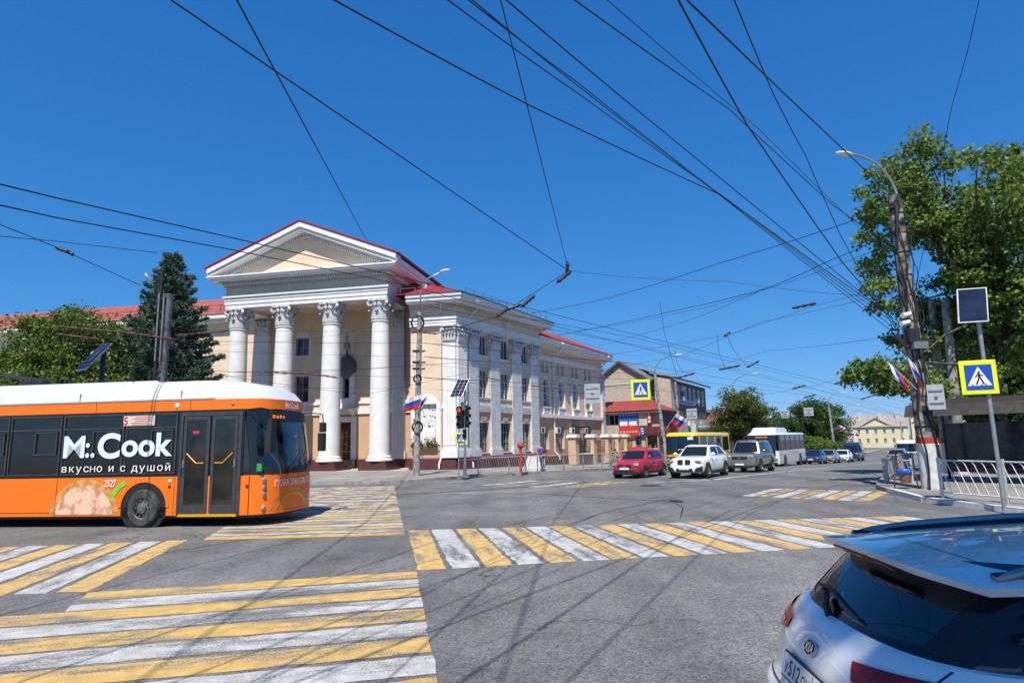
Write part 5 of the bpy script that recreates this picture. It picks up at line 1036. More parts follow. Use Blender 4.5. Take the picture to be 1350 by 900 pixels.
# lamps, plate, badge, gaps
for s_ in (1,-1):
    lp = kpatch('tail_lamp', ZT, lambda t:(s_*(.40+.455*t),.985-.05*t), lambda t:(s_*(.36+.475*t),1.055+.045*t), M('dark_tail_lamp',(.40,.010,.012),.2,var=.3,scale=6,spec=.4), .012, kr, rc=.5)
    kpatch('lamp_reflector', ZT, lambda t:(s_*(.47+.35*t),1.0-.01*t), lambda t:(s_*(.45+.36*t),1.022+.01*t), M('tail_lamp_bright',(.38,.02,.02),.1,var=.2), .016, lp)
    kpatch('tailgate_gap', ZT, lambda t:(s_*(.66+.05*t),.80+.33*t), lambda t:(s_*(.668+.05*t),.80+.33*t), m_frit, .003, bodyk, n=8, m=1)
kpatch('tailgate_gap', ZT, lambda t:(-.66+1.32*t,.735), lambda t:(-.66+1.32*t,.743), m_frit, .004, bodyk, m=1)
kpatch('bumper_trim', ZT, lambda t:(-.86+1.72*t,.24), lambda t:(-.86+1.72*t,.46), m_black, .006, bodyk)
kpatch('plate_recess', ZT, lambda t:(-.30+.60*t,.775), lambda t:(-.30+.60*t,.935), m_kia, -.0, bodyk)
def kT(y, z, d):      # frame on the tail surface: right is -y when seen from behind
    p = Vector((kx(y,z,ZT)-d, y, z)); e = .03; up = Vector((kx(y,z+e,ZT)-kx(y,z-e,ZT),0,2*e)).normalized(); rt = Vector((kx(y-e,z,ZT)-kx(y+e,z,ZT),-2*e,0)).normalized(); return frame(p, rt, up)
pl = thing('x','x','x') if False else None
mb = MB(); mb.box(-.272,.272,-.066,.066,-.004,.006); pk = build(mb, 'number_plate_frame', m_black, kr); pk.matrix_local = kT(.0,.85,.012)
mb = MB(); mb.box(-.26,.26,-.056,.056,.006,.009); build(mb, 'number_plate', m_plate, pk)
m_ptx = M('plate_black',(.015,.015,.015),.5)
def ptext(s_, x0, x1, h, z=-.038):
    o = text(pk, 'plate_lettering', s_, 1., Matrix.Identity(4), m_ptx, bold=.012, ext=0); co = np.empty(len(o.data.vertices)*3); o.data.vertices.foreach_get('co', co); co = co.reshape(-1,3); mn, mx = co.min(0), co.max(0)
    co[:,0] = x0+(co[:,0]-mn[0])*(x1-x0)/(mx[0]-mn[0]); co[:,1] = z+(co[:,1]-mn[1])*h/(mx[1]-mn[1]); co[:,2] = .0105; o.data.vertices.foreach_set('co', co.ravel()); o.data.update()
ptext('У',-.235,-.195,.058); ptext('512',-.18,-.03,.076); ptext('ОХ',-.01,.09,.058); ptext('7',.15,.18,.05,-.01)
mb = MB(); mb.box(.115,.118,-.056,.056,.009,.0105); build(mb, 'plate_divider', m_ptx, pk)
mb = MB(); mb.lathe([(.066,0),(.066,.006),(.058,.009),(.0,.0095)], n=28); bd = build(mb, 'badge', m_frit, kr, smooth=30); bd.matrix_local = kT(.0,1.0,.004) @ Matrix.Diagonal((1,.56,1,1))
mb = MB(); mb.v = []; 
mb.loft([[(r_*math.cos(a),r_*math.sin(a),z) for a in [2*PI*k/28 for k in range(28)]] for r_, z in ((.069,.0),(.069,.010),(.060,.012),(.060,.008))], cap=False); build(mb, 'badge_ring', m_chrome, bd, smooth=30)
o = text(bd, 'badge_lettering', 'KIA', .062, Matrix.Translation((0,-.040,.0105)) @ Matrix.Diagonal((.95,1.75,1,1)), m_chrome, bold=.002, ext=.001, align='CENTER')
mb = MB(); rows = []
for k in range(9): y = .42-.62*k/8; z = 1.165+.075*(1-abs(k/8-.3)); rows.append((kx(y,z,CT)-.025,y,z))
mb.tube(rows, .011, 6, .006); mb.tube([(kx(.1,1.14,CT)-.02,.06,1.14),(kx(.1,1.17,CT)-.04,.10,1.185),(kx(.2,1.21,CT)-.035,.2,1.215)],.018,6); build(mb, 'rear_wiper', m_black, kr)
for s_ in (1,-1):
    for xw in (.75,3.35): mb = MB(); mb.cyl((xw,s_*.6,.33),(xw,s_*.884,.33),.38,n=28); build(mb, 'wheel_arch', m_black, kr); add_wheel(kr, xw, s_*.80, .32, .2)
    mb = MB(); mb.add([(.62,s_*.8785,.95),(.626,s_*.8785,.95),(.73,s_*.852,1.12),(.724,s_*.852,1.12)],[(0,1,2,3)]); build(mb, 'panel_gap', m_frit, bodyk)
# ================================================================ TREES
def leaves_mesh(name, mat, pos, size, normal=None, aspect=.7, droop=0., seed=1, leafy=True):
    """one small folded leaf (two triangles pairs) per row of pos"""
    g_ = np.random.default_rng(seed); n = len(pos); d = g_.normal(size=(n,3)); d[:,2] -= droop
    if normal is not None: d = d*.55+normal
    d /= np.linalg.norm(d,axis=1)[:,None]; u = np.cross(d, g_.normal(size=(n,3))); u /= np.linalg.norm(u,axis=1)[:,None]; nn = np.cross(d,u)
    s_ = (size*(.6+.8*g_.random(n)))[:,None]
    tip = pos+d*s_; side = u*s_*aspect*.5; mid = pos+d*s_*.45+nn*s_*.10
    v = np.stack([pos, mid+side, tip, mid-side], 1).reshape(-1,3)
    me = bpy.data.meshes.new(name); me.vertices.add(4*n); me.vertices.foreach_set('co', v.ravel()); me.loops.add(4*n); me.polygons.add(n)
    me.loops.foreach_set('vertex_index', np.arange(4*n,dtype=np.int32)); me.polygons.foreach_set('loop_start', np.arange(0,4*n,4,dtype=np.int32)); me.polygons.foreach_set('loop_total', np.full(n,4,dtype=np.int32))
    me.materials.append(mat); me.update(calc_edges=True); me.validate(); return me
m_bark = M('grey_brown_bark', (.13,.10,.075), .95, var=.35, scale=6, bump=.6, bscale=14)
def limb(mb, p, q, r0, r1, g_, n=5, bend=.12):
    p = Vector(p); q = Vector(q); L = (q-p).length; pts = [p+(q-p)*k/n+Vector(g_.normal(size=3))*L*bend*.25*(0 if k in (0,n) else 1) for k in range(n+1)]; mb.tube(pts, r0, 6, r1)
def broadleaf(name, label, loc, h, rx, rz_, nclump, per, leaf, cols, seed, group=None, trunk_h=None, base=.35, flat=1., extra=(), tr=.2, clump=.75, gap=-.18, trans=.35):
    g_ = np.random.default_rng(seed); root = thing(name, label, 'tree', loc, 0, group); cz = h-rz_; tb_ = MB(); tt = cz*.75
    limb(tb_, (0,0,-.3), (g_.normal()*.2,g_.normal()*.2,tt), tr, tr*.6, g_)
    cs = []
    while len(cs) < nclump:
        p = g_.normal(size=3); p /= np.linalg.norm(p); r = g_.random()**.42; p = p*r; q = np.array([p[0]*rx,p[1]*rx*flat,p[2]*rz_])
        nz_ = noise.noise(Vector(q*(1.6/rx)+seed*3.1)); 
        if nz_ < gap: continue
        lump = 1+.22*noise.noise(Vector(p*2.2+Vector((seed,0,0)))); q = q*lump
        if q[2] < -rz_*.8: continue
        cs.append(q+np.array([0,0,cz]))
    cs = np.array(cs+[np.array(e) for e in extra])
    for k in range(0,len(cs),max(1,len(cs)//46)): 
        c = cs[k]; st_ = Vector((0,0,tt*(.7+.3*g_.random()))); md = st_.lerp(Vector(c),.5)+Vector((0,0,.25*rz_*g_.random())); limb(tb_, st_, md, tr*.42, tr*.2, g_, 3); limb(tb_, md, c, tr*.2, .02, g_, 3)
    build(tb_, 'trunk', m_bark, root, smooth=True)
    reps = np.repeat(np.arange(len(cs)), per); off = g_.normal(size=(len(reps),3)); rad = clump*(.55+.9*g_.random(len(cs))); off = off/np.linalg.norm(off,axis=1)[:,None]*(g_.random(len(reps))**.5*rad[reps])[:,None]; off[:,2] *= .65
    pos = cs[reps]+off; me = leaves_mesh('crown', leaf_mat(name+'_leaves_%d' % seed, cols, trans), pos, leaf, droop=.5, seed=seed)
    o = bpy.data.objects.new('crown', me); link(o, root); return root
G1 = [(.045,.085,.016),(.08,.14,.022),(.13,.20,.032),(.19,.26,.045),(.27,.30,.08)]
G1L = [(.06,.115,.022),(.10,.18,.034),(.16,.25,.045),(.22,.31,.06),(.32,.38,.12)]
G2 = [(.025,.06,.012),(.042,.09,.02),(.065,.125,.028),(.095,.165,.035)]
G3 = [(.03,.06,.012),(.055,.10,.02),(.11,.14,.03),(.16,.17,.04),(.20,.13,.04)]
def gpt(x, y, dz=0): return (x,y,gz(x,y)+dz)
# plane tree on the right pavement: crown overhangs the street
ex = [(-7.9+.36*i+rnd.uniform(-.3,.3), -2.6+.1*i+rnd.uniform(-.4,.4), 4.55-.05*i+.2*math.sin(i)+rnd.uniform(-.45,.45)) for i in range(12) for _ in range(3)]
ex += [(rnd.uniform(-5.,-1.), rnd.uniform(-1.8,1.8), rnd.uniform(11.2,15.9)-.12*0) for _ in range(95)]
ex = [e for e in ex if not (e[2] > 11 and (e[0]+3.)**2/5.+(e[2]-12.6)**2/11. > 1)]
broadleaf('plane_tree','tall leafy plane tree with pale green leaves behind the leaning concrete pole',(22.7,29.5,.1),15.9,5.3,6.3,620,95,.19,G1L,5,extra=ex,tr=.22,clump=.66,gap=-.02,trans=.45)
broadleaf('street_tree','dark leafy tree behind the bus shelter roof',(33.5,42,-.1),9.5,6.,4.2,200,70,.36,G2,6,'trees beyond the right pavement',tr=.25,clump=1.1)
broadleaf('street_tree','dark leafy tree standing deeper behind the bus shelter and plane tree',(43,50,-.3),8.,6.,3.6,150,60,.40,G2,16,'trees beyond the right pavement',tr=.25,clump=1.2)
broadleaf('street_tree','small green tree peeping out left of the leaning pole foot',(41.3,62,-.8),6.2,1.6,2.4,70,80,.2,G2,26,'trees beyond the right pavement',tr=.12,clump=.7)
# left of the spruce
broadleaf('lime_tree','bright green leafy tree beside the blue spruce',(-26.6,37.5,.1),10.7,3.3,4.4,330,130,.17,G1[:4],7,'leafy trees left of the spruce',tr=.25,clump=.9)
broadleaf('lime_tree','leafy tree farther left, past the tilted solar panel',(-33.,36,.1),10.,4.2,4.2,260,130,.18,G1[:4],8,'leafy trees left of the spruce',tr=.25,clump=.9)
# trees along the far pavement
broadleaf('chestnut_tree','green and brown chestnut tree between brick building and white city bus',gpt(24.8,69),8.2,3.1,2.9,190,110,.19,G3,9,tr=.18,clump=.7)
broadleaf('chestnut_tree','green tree right of the brown tinged chestnut, in front of hip roof',gpt(27.6,72),6.6,2.4,2.3,110,70,.22,G2[1:]+[(.10,.16,.03)],19,tr=.15,clump=.7)
broadleaf('oak_tree','broad dark green tree behind the queue of sedans',gpt(50.2,107),9.6,5.4,4.0,260,110,.27,G2,10,tr=.25,clump=1.2)
broadleaf('oak_tree','dark tree farther along, left of the yellow building',gpt(59.5,124),8.6,4.3,3.6,150,70,.4,G2,20,tr=.25,clump=1.2)
broadleaf('oak_tree','distant low tree between hip roof and broad dark tree',gpt(52,135),7.0,6.,2.8,140,60,.45,G2,30,tr=.25,clump=1.2)
for i, (x, y, h) in enumerate(((40.2,86,3.6),(43.5,90,3.0),(46.8,93,2.7),(50.2,97,2.5))):
    broadleaf('roadside_bush',['light green bush just behind the white city bus tail','light green bush behind the blue sedan','light green bush behind the silver grey sedan','light green bush next to the white sedan'][i],gpt(x,y),h,2.0,h*.45,60,80,.22,[(.07,.13,.02),(.12,.20,.03),(.18,.25,.04)],40+i,'bushes on the far pavement',tr=.06,clump=.6)
# spruce
def spruce(loc, h, rb, seed):
    g_ = np.random.default_rng(seed); root = thing('blue_spruce','tall conical blue green spruce in front of the left wing','tree',loc); tb_ = MB(); tb_.tube([(0,0,-.3),(0,0,h*.5),(0,0,h-.2)],.24,8,.03); pos = []; nrm = []
    z = 1.6
    while z < h-.15:
        f = (z-1.6)/(h-1.6); L = rb*(1-f)**.80*(1+.0*f)+.18; nb = int(9+8*(1-f)); ph = g_.random()*6.28
        for b in range(nb):
            a = ph+6.283*b/nb+g_.normal()*.14; Lb = L*(.72+.42*g_.random()); d = np.array([math.cos(a),math.sin(a),0.]); t = np.array([-d[1],d[0],0]); zz = z+g_.normal()*.14
            if f < .9: tb_.tube([(0,0,zz),tuple(d*Lb*.6+np.array([0,0,zz-.18*Lb*.6])),tuple(d*Lb+np.array([0,0,zz-.12*Lb]))],.03,4,.008)
            m = int(135*Lb+30); q = g_.random(m)**.62; wv = .42*np.sin(np.clip(q*1.15,0,1)*PI)*(.45+.38*Lb*.5); lat = g_.normal(size=m)*wv; dr = -.24*Lb*np.sin(q*PI*.75)-np.abs(lat)*.28
            p = d[None,:]*(q*Lb)[:,None]+t[None,:]*lat[:,None]; p[:,2] = zz+dr+g_.normal(size=m)*.055; pos.append(p); nrm.append(np.repeat((d*.9+np.array([0,0,.45]))[None,:],m,0)+t[None,:]*np.sign(lat)[:,None]*.5)
        z += .60-.15*f+.06*g_.random()
    build(tb_, 'trunk', m_bark, root, smooth=True)
    pos = np.concatenate(pos); nrm = np.concatenate(nrm)
    me = leaves_mesh('needles', leaf_mat('spruce_needles',[(.03,.07,.045),(.06,.12,.08),(.11,.19,.135),(.19,.28,.20)],.2), pos, .24, nrm, aspect=.30, seed=seed); o = bpy.data.objects.new('crown', me); link(o, root)
    return root
spruce((-22.4,40.5,.1),14.9,5.2,3)

# street tree behind the camera, standing on the near pavement: its shade falls on the white hatchback
broadleaf('shade_tree','street tree whose crown shades the white hatchback',(2.05,-7.55,.0),18.0,2.2,2.0,300,80,.34,G2,50,tr=.2,clump=.7,gap=-1)
# ================================================================ POLES, SIGNS, RAILINGS
m_conc = M('weathered_concrete', (.36,.35,.33), .9, var=.28, scale=3.5, bump=.25, bscale=14, detail=8)
m_concd = M('dark_weathered_pole', (.36,.33,.29), .9, var=.5, scale=3.2, bump=.6, bscale=9, detail=9)
m_lgal = M('galvanised_steel', (.42,.43,.44), .4, metal=.6, var=.15, scale=6)
m_flu = M('fluorescent_yellow', (.72,.82,.0), .5, var=.03); m_sblue = M('sign_blue', (.01,.07,.42), .4, var=.03); m_sback = M('sign_back_grey', (.42,.45,.48), .5, metal=.2, var=.08)
m_rubber = M('black_cable', (.012,.012,.013), .6, var=.2); m_rust = M('rusty_iron', (.17,.065,.035), .8, var=.4, scale=8)
m_rbl = M('flag_blue', (.02,.06,.42), .7, var=.05); m_rre = M('flag_red', (.55,.03,.03), .7, var=.05); m_rwh = M('flag_white', (.75,.75,.76), .7, var=.04)
m_solar = M('solar_cells', (.02,.025,.055), .12, var=.3, scale=3, spec=.7)
m_wht = M('white_limewash', (.62,.62,.60), .85, var=.15, scale=4); m_redband = M('red_band_paint', (.45,.03,.03), .7, var=.15)
def flag(parent, base, tip, ln, hgt, sway=1., seed=1, fly=None):
    """stick from base to tip with a tricolour cloth hanging from its outer part"""
    b = Vector(base); t = Vector(tip); d = (t-b).normalized(); st = MB(); st.cyl(b, t, .018, n=6); fs = build(st, 'flag_stick', m_wht, parent); g_ = random.Random(seed)
    side = Vector((d.y,-d.x,0)); side = side.normalized() if side.length > .01 else Vector((1,0,0))
    fly = Vector(fly or (sway,.15,-.55)).normalized(); n = 8
    for k, mt in enumerate((m_rwh,m_rbl,m_rre)):
        mb = MB(); rows = []
        for j in (0,1):
            a = t-d*hgt*((k+j)/3); rows.append([a+fly*ln*i/n+Vector((.0,1,.25))*(.10*ln*math.sin(i*1.5+seed+(k+j)*.5))*(i/n) for i in range(n+1)])
        mb.loft(rows, cap=False, closed=False); build(mb, ['flag_white_band','flag_blue_band','flag_red_band'][k], mt, fs)
def lamp_arm(parent, top, d, h=1.6, L=2.2, head=True, r=.04):
    t = Vector(top); d = Vector(d).normalized(); n = 9
    pts = [t]+[t+d*L*(1-math.cos(PI/2*k/n))+Vector((0,0,h*math.sin(PI/2*k/n))) for k in range(1,n+1)]+[t+d*(L+.15)+Vector((0,0,h-.01))]
    mb = MB(); mb.tube(pts, r, 8); o = build(mb, 'lamp_arm', m_lgal, parent, smooth=True)
    e = pts[-1]; u = Vector((-d.y,d.x,0)); mb = MB(); T = frame(e+d*.3, d, u); mb.T = T; mb.lathe_e((0,0,0),(.38,.15,.075),12,8); build(mb, 'lamp_head', m_white, o, smooth=True)
def pole(name, label, base, top, r0, r1, mat, group=None, cat='pole', n=12):
    b = Vector(base); root = thing(name, label, cat, b, 0, group); mb = MB(); t = Vector(top)-b; mb.tube([(0,0,-.1),tuple(t*.5),tuple(t)], r0, n, r1); build(mb, 'shaft', mat, root, smooth=40); return root, t
def panel_T(c, az, tilt=0): # sign facing azimuth az: local x right (seen from front), y up, z outward
    f = azv(az); up = Vector((0,0,1)); x = up.cross(f).normalized(); T = frame(c, x, up); return T @ Matrix.Rotation(tilt,4,'X')
def crossing_sign(name, label, c, az, size, border=True, wd=1.):
    root = thing(name, label, 'road sign'); root.matrix_world = panel_T(c, az); s_ = size/2
    if border: mb = MB(); mb.box(-s_*1.0,s_*1.0,-s_*1.08,s_*1.08,-.03,0); build(mb, 'yellow_border', m_flu, root, bevel=.02)
    q = s_*(.74 if border else 1); mb = MB(); mb.box(-q,q,-q*1.08,q*1.08,.001,.008); build(mb, 'blue_panel', m_sblue, root)
    mb = MB(); mb.prism([(-q*.88,-q*.72),(q*.88,-q*.72),(0,q*.92)],.009,.013,'z'); build(mb, 'white_triangle', m_white, root)
    mb = MB(); k = q; mb.cyl((.02*k,.42*k,.014),(.02*k,.42*k,.017),.095*k,n=12)
    mb.prism([(-.09*k,.32*k),(.10*k,.30*k),(.13*k,-.02*k),(-.05*k,-.05*k)],.014,.017,'z'); mb.prism([(-.05*k,-.02*k),(.06*k,-.02*k),(-.16*k,-.62*k),(-.30*k,-.62*k)],.0145,.0175,'z'); mb.prism([(.02*k,-.02*k),(.13*k,-.02*k),(.38*k,-.60*k),(.25*k,-.62*k)],.015,.018,'z')
    mb.prism([(-.08*k,.28*k),(-.02*k,.2*k),(-.24*k,-.04*k),(-.29*k,.02*k)],.0155,.0185,'z'); mb.prism([(.08*k,.28*k),(.1*k,.18*k),(.3*k,.06*k),(.32*k,.13*k)],.016,.019,'z')
    for i in range(4): x = (-.6+.32*i)*k; mb.prism([(x,-.68*k),(x+.16*k,-.68*k),(x+.13*k,-.6*k),(x+.03*k,-.6*k)],.014,.017,'z') if i not in (1,) else None
    build(mb, 'walking_figure', m_ptx, root); return root
# --- concrete pole by the columned building
pr_, t = pole('lamp_post','grey concrete lamp post with cable coils and flag before the corner block',(-5.97,39.04,.1),(-5.75,38.9,10.2),.21,.15,m_conc,cat='lamp post')
mb = MB(); mb.tube([t,t+Vector((.05,0,1.3)),t+Vector((.5,-.2,2.1)),t+Vector((1.4,-.5,2.45))],.045,8); o = build(mb, 'lamp_arm', m_lgal, pr_, smooth=True); mb = MB(); mb.T = frame(t+Vector((1.65,-.6,2.5)),(1,-.35,.1),(.35,1,0)); mb.lathe_e((0,0,0),(.36,.15,.09),12,8); build(mb, 'lamp_head', m_white, o, smooth=True)
for z, r in ((9.4,.38),(2.95,.3),(5.9,.22)): 
    mb = MB(); 
    for j in range(4): mb.tube([(.03*j+.05+r*math.cos(a)*1.0,-.25-.02*j,z+r*math.sin(a)*(1.1+.04*j)) for a in [2*PI*k/20 for k in range(21)]],.018,5)
    build(mb, 'cable_coil', m_rubber, pr_)
for z, wd, mt in ((2.2,.3,m_white),(2.7,.24,m_plate),(3.25,.22,m_white),(3.3,.12,m_sblue)):
    mb = MB(); mb.cyl((0,0,z),(0,0,z+wd),.205,n=12); build(mb, 'pasted_notice', M('torn_paper',(.5,.5,.5),.8,col2=(.28,.28,.28),scale=9) if mt is not m_sblue else m_sblue, pr_)
for z in (6.9,7.6,6.5): mb = MB(); mb.box(-.22,.22,-.3,.22,z,z+.1); mb.cyl((.2,-.1,z),(.55,-.1,z+.05),.05,n=6); build(mb, 'bracket', m_dmetal, pr_)
mb = MB(); mb.tube([(.1,-.22,7),(.15,-.25,5.6),(.1,-.22,4.4),(.16,-.24,3.6)],.02,5); build(mb, 'cable', m_rubber, pr_)
flag(pr_, (.1,-.2,3.7), (.42,-.35,4.95), 1.05, .85, -1., 2, fly=(-1,-.1,-.32))
flag(pr_, (.1,-.1,3.7), (.85,-.1,5.05), .8, .8, -.6, 5, fly=(-.8,.1,-.5))
# --- traffic light with solar panel
tl, t = pole('traffic_light','traffic light showing red with tilted solar panel on its grey pole','',(0,0,0),.07,.06,m_lgal) if False else pole('traffic_light','traffic light showing red with tilted solar panel on its grey pole',(-2.8,36.19,.13),(-2.75,36.19,5.4),.075,.06,m_lgal,cat='traffic light')
m_redl = M('lit_red_lens',(1,.04,.02),.3,var=0,emit=1.6); m_lens = M('dark_lens',(.02,.02,.02),.2,var=.2)
for nm, c, azd, sc in (('signal_head',(-.28,-.1,3.35),205,1.),('signal_head',(.16,.05,3.4),120,1.),('signal_head',(.0,-.12,2.42),190,.62)):
    f = azv(azd); T = frame(Vector(c), Vector((0,0,1)).cross(f), (0,0,1)); mb = MB(T); k = 2 if sc < 1 else 3
    mb.box(-.17*sc,.17*sc,-.21*k*sc,.21*k*sc,-.2*sc,0); o = build(mb, nm, m_black, tl, bevel=.02)
    for i in range(k):
        y = (.42*(k-1)/2-.42*i)*sc; q = MB(T); q.lathe([(.11*sc,0),(.11*sc,.012),(.05*sc,.02)],(0,y,0),14); build(q, 'lens', m_redl if i == 0 and azd == 205 else m_lens, o)
        q = MB(T); n = 8; q.loft([[(.13*sc*math.cos(a),y+.13*sc*math.sin(a),z) for a in [PI*(-.1+1.2*j/n) for j in range(n+1)]] for z in (0,.18*sc)],cap=False,closed=False); build(q, 'visor', m_black, o)
T = frame(Vector((-.25,-.1,5.0)), (.9,-.15,.0), (.25,.15,.75)); mb = MB(T @ Matrix.Rotation(-.25,4,'X')); mb.box(-.36,.36,-.62,.62,0,.03); o = build(mb, 'solar_panel_frame', m_lgal, tl)
for i in range(3):
    for j in range(5): q = MB(T @ Matrix.Rotation(-.25,4,'X')); q.box(-.34+i*.228,-.34+i*.228+.215,-.6+j*.24,-.6+j*.24+.228,.03,.036); build(q, 'solar_cell', m_solar, o)
mb = MB(); mb.box(-.02,.3,-.15,.1,4.3,4.75); build(mb, 'control_box', m_gmetal, tl)
mb = MB(); mb.box(-.2,.05,-.12,.12,3.75,4.2); build(mb, 'battery_box', m_gmetal, tl)
mb = MB(); mb.box(-.22,.22,-.22,.22,0,.06); mb.cyl((0,0,.06),(0,0,.7),.1,n=10); build(mb, 'base', m_gmetal, tl)
sp, t = pole('sign_post','slim grey post carrying the small crossing sign beside traffic light',(-3.15,36.2,.13),(-3.15,36.2,2.85),.03,.03,m_lgal,cat='post',n=8)
crossing_sign('crossing_sign','small pedestrian crossing sign on slim post beside the traffic light',(-3.0,36.14,2.28),182,.62)
# --- left poles by the spruce
pl_, t = pole('lamp_post','thin dark lamp post beside thick steel pole before the spruce',(-16.0,28.0,.13),(-15.95,28,10.3),.09,.05,m_dmetal,cat='lamp post')
mb = MB(); mb.tube([t+Vector((0,0,-1.4)),t+Vector((-.12,0,-1.15)),t+Vector((-.35,-.1,-.75))],.03,6); o = build(mb, 'lamp_arm', m_dmetal, pl_); mb = MB(); mb.T = frame(t+Vector((-.5,-.15,-.55)),(-.55,-.2,.8),(0,1,.2)); mb.lathe_e((0,0,0),(.3,.12,.06),10,7); build(mb, 'lamp_head', m_lgal, o, smooth=True)
pb_, t = pole('steel_pole','thick dark steel tram pole in front of the blue spruce',(-15.85,28.2,.13),(-15.65,28.2,9.05),.22,.17,M('dark_zinc_pole',(.16,.17,.18),.6,metal=.3,var=.3,scale=4),n=10)
for z in (8.6,8.0,5.3,5.0): mb = MB(); mb.cyl((0,0,z),(0,0,z+.12),.235,n=10); build(mb, 'band', m_dmetal, pb_)
for dx in (-.12,.1): mb = MB(); mb.box(dx-.03,dx+.03,-.30,-.24,5.8,8.9); build(mb, 'conduit', m_gmetal, pb_)
ps_, t = pole('solar_post','dark post carrying a tilted solar panel behind the trolleybus',(-17.35,26.5,.13),(-17.35,26.5,6.3),.12,.1,m_dmetal,cat='post')
T = frame(Vector((-.05,-.5,5.75)), (.8,-.3,.0), (.5,.35,.82)); mb = MB(T); mb.box(-.32,.32,-.72,.72,0,.05); o = build(mb, 'solar_panel_frame', m_lgal, ps_)
for i in range(2): q = MB(T); q.box(-.30+i*.31,-.30+i*.31+.28,-.7,.7,.05,.056); build(q, 'solar_cells', m_solar, o)
q = MB(T); q.box(-.3,.3,-.7,.7,-.01,-.003); build(q, 'panel_back', m_solar, o)
# --- street lamp posts down the far pavement
sdn = -TV
def street_lamp(label, px, py, depth_base, topx, topy, arm, r=.16):
    b = at(px,py,depth_base); b.z = gz(b.x,b.y)+.1; tp = at(topx,topy,depth_base)
    root, t = pole('street_lamp',label,b,tp,r,r*.65,m_conc,'lamp posts along the far pavement','street lamp')
    if arm: lamp_arm(root, t, Vector(tuple(TV)) if arm > 0 else -Vector(tuple(TV)), 1.5 if depth_base < 90 else 1.6, abs(arm)); 
    return root, t
l1, t1 = street_lamp('concrete street lamp left of the yellow minibus with a flag',880,612,58,863,492,1.9,.20)
l2, t2 = street_lamp('concrete pole without lamp rising behind the yellow minibus',900,607,62,890,503,0,.19)
l3, t3 = street_lamp('concrete street lamp between minibus and white city bus with blank sign',972,600,76,966,511,2.2,.21)
l4, t4 = street_lamp('slim street lamp behind the silver grey sedan',1101,594,98,1092,532,1.8,.2)
l5, t5 = street_lamp('slim street lamp behind the white sedan',1117,592,122,1110,545,2.4,.2)
l6, t6 = street_lamp('farthest street lamp beside the yellow pediment building',1126,590,150,1121,550,2.9,.24)
l7, t7 = street_lamp('street lamp in front of the yellow pediment building',1190,588,170,1187,556,-3.2,.2)
flag(l1, (0,-.1,3.2), (1.0,-.5,4.6), 1.1, 1.0, .9, 3); flag(l3, (.1,-.1,4.2), (.9,-.5,5.0), 1.2, 1.0, .9, 6)
for l_, z in ((l4,4.6),(l5,4.4),(l6,4.6)): flag(l_, (.1,-.1,z), (.9,-.4,z+.6), 1.0, .85, 1., 4)
def blank(label, c, az, w_, h): 
    root = thing('road_sign',label,'road sign',(0,0,0)); root.matrix_world = panel_T(c, az); mb = MB(); mb.box(-w_/2,w_/2,-h/2,h/2,-.03,0); build(mb, 'panel', m_sback, root)
    mb = MB(); mb.box(-w_*.42,w_*.42,h*.22,h*.27,.001,.03).box(-w_*.42,w_*.42,-h*.27,-h*.22,.001,.03).box(-w_*.1,w_*.1,-.03,.03,.0,.05); build(mb, 'mounting_bar', m_gmetal, root); return root
a_ = at(781,518.5,46); blank('large grey back of a road sign hanging before the wing',a_,195,1.15,1.42)
a_ = at(844.5,513.5,41); crossing_sign('crossing_sign','large yellow bordered pedestrian crossing sign hanging over the street',a_,196,1.22)
a_ = at(968,546.5,75.4); blank('small grey sign back on the lamp post left of the white bus',a_,200,1.0,.85)
a_ = at(1035,545.5,70); blank('small pale sign back hanging above the white city bus',a_,205,.85,.85)
a_ = at(1066,542.5,66); blank('pale sign back hanging in front of the broad dark tree',a_,205,.9,.85)
a_ = at(912,545,60); blank('pale sign back on the pole beside the brick building windows',a_,205,.95,.95)
# round sign back among the bushes
rs, t = pole('sign_post','round sign back on grey post among roadside bushes',cpos(86,-20.6,.1),tuple(Vector(cpos(86,-20.6,3.6))),.04,.04,m_lgal,cat='post',n=8)
mb = MB(); mb.cyl((0,-.02,3.4),(0,.02,3.4),.42,n=20); build(mb, 'round_sign', m_sback, rs); mb = MB(); mb.box(-.4,.4,-.02,.02,2.1,2.4); build(mb, 'lower_sign', m_sback, rs)
# --- leaning concrete pole on the right pavement
RB = Vector((14.42,22.4,.1)); RT = at(1179,258,22.4)
rp, t = pole('concrete_pole','thick weathered concrete pole with limewashed foot, red band and many cables',RB,RT,.31,.205,m_concd,n=14)
u = t.normalized()
mb = MB(); mb.tube([tuple(u*-.1),tuple(u*.8),tuple(u*1.62)],.318,14,.304); build(mb, 'limewash_foot', m_wht, rp, smooth=40)
mb = MB(); mb.tube([tuple(u*1.60),tuple(u*1.80)],.314,14,.309); build(mb, 'red_band', m_redband, rp, smooth=40)
for k, (f0, f1, dx) in enumerate(((.0,.97,-.30),(.1,.85,.18),(.0,.75,.02),(.3,.98,-.12),(.45,.9,.3))):
    mb = MB(); n = 16; mb.tube([tuple(u*(t.length*(f0+(f1-f0)*i/n))+Vector((dx*(1-.3*(f0+(f1-f0)*i/n))+.07*math.sin(i*1.3+k*2)+(.25*(1-i/n)**6 if k == 2 else 0), -.33+.08*(i/n)+.03*math.sin(i*2.1+k), 0))) for i in range(n+1)], .035 if k == 0 else (.03 if k == 2 else .018), 6); build(mb, 'cable', m_rubber, rp)
for f in (.2,.3,.38,.46,.55,.64,.71,.79,.86,.93): mb = MB(); mb.tube([tuple(u*t.length*f),tuple(u*(t.length*f+.06))],.325-.11*f,14); build(mb, 'steel_band', m_rust if f in (.3,.64,.86) else m_dmetal, rp)
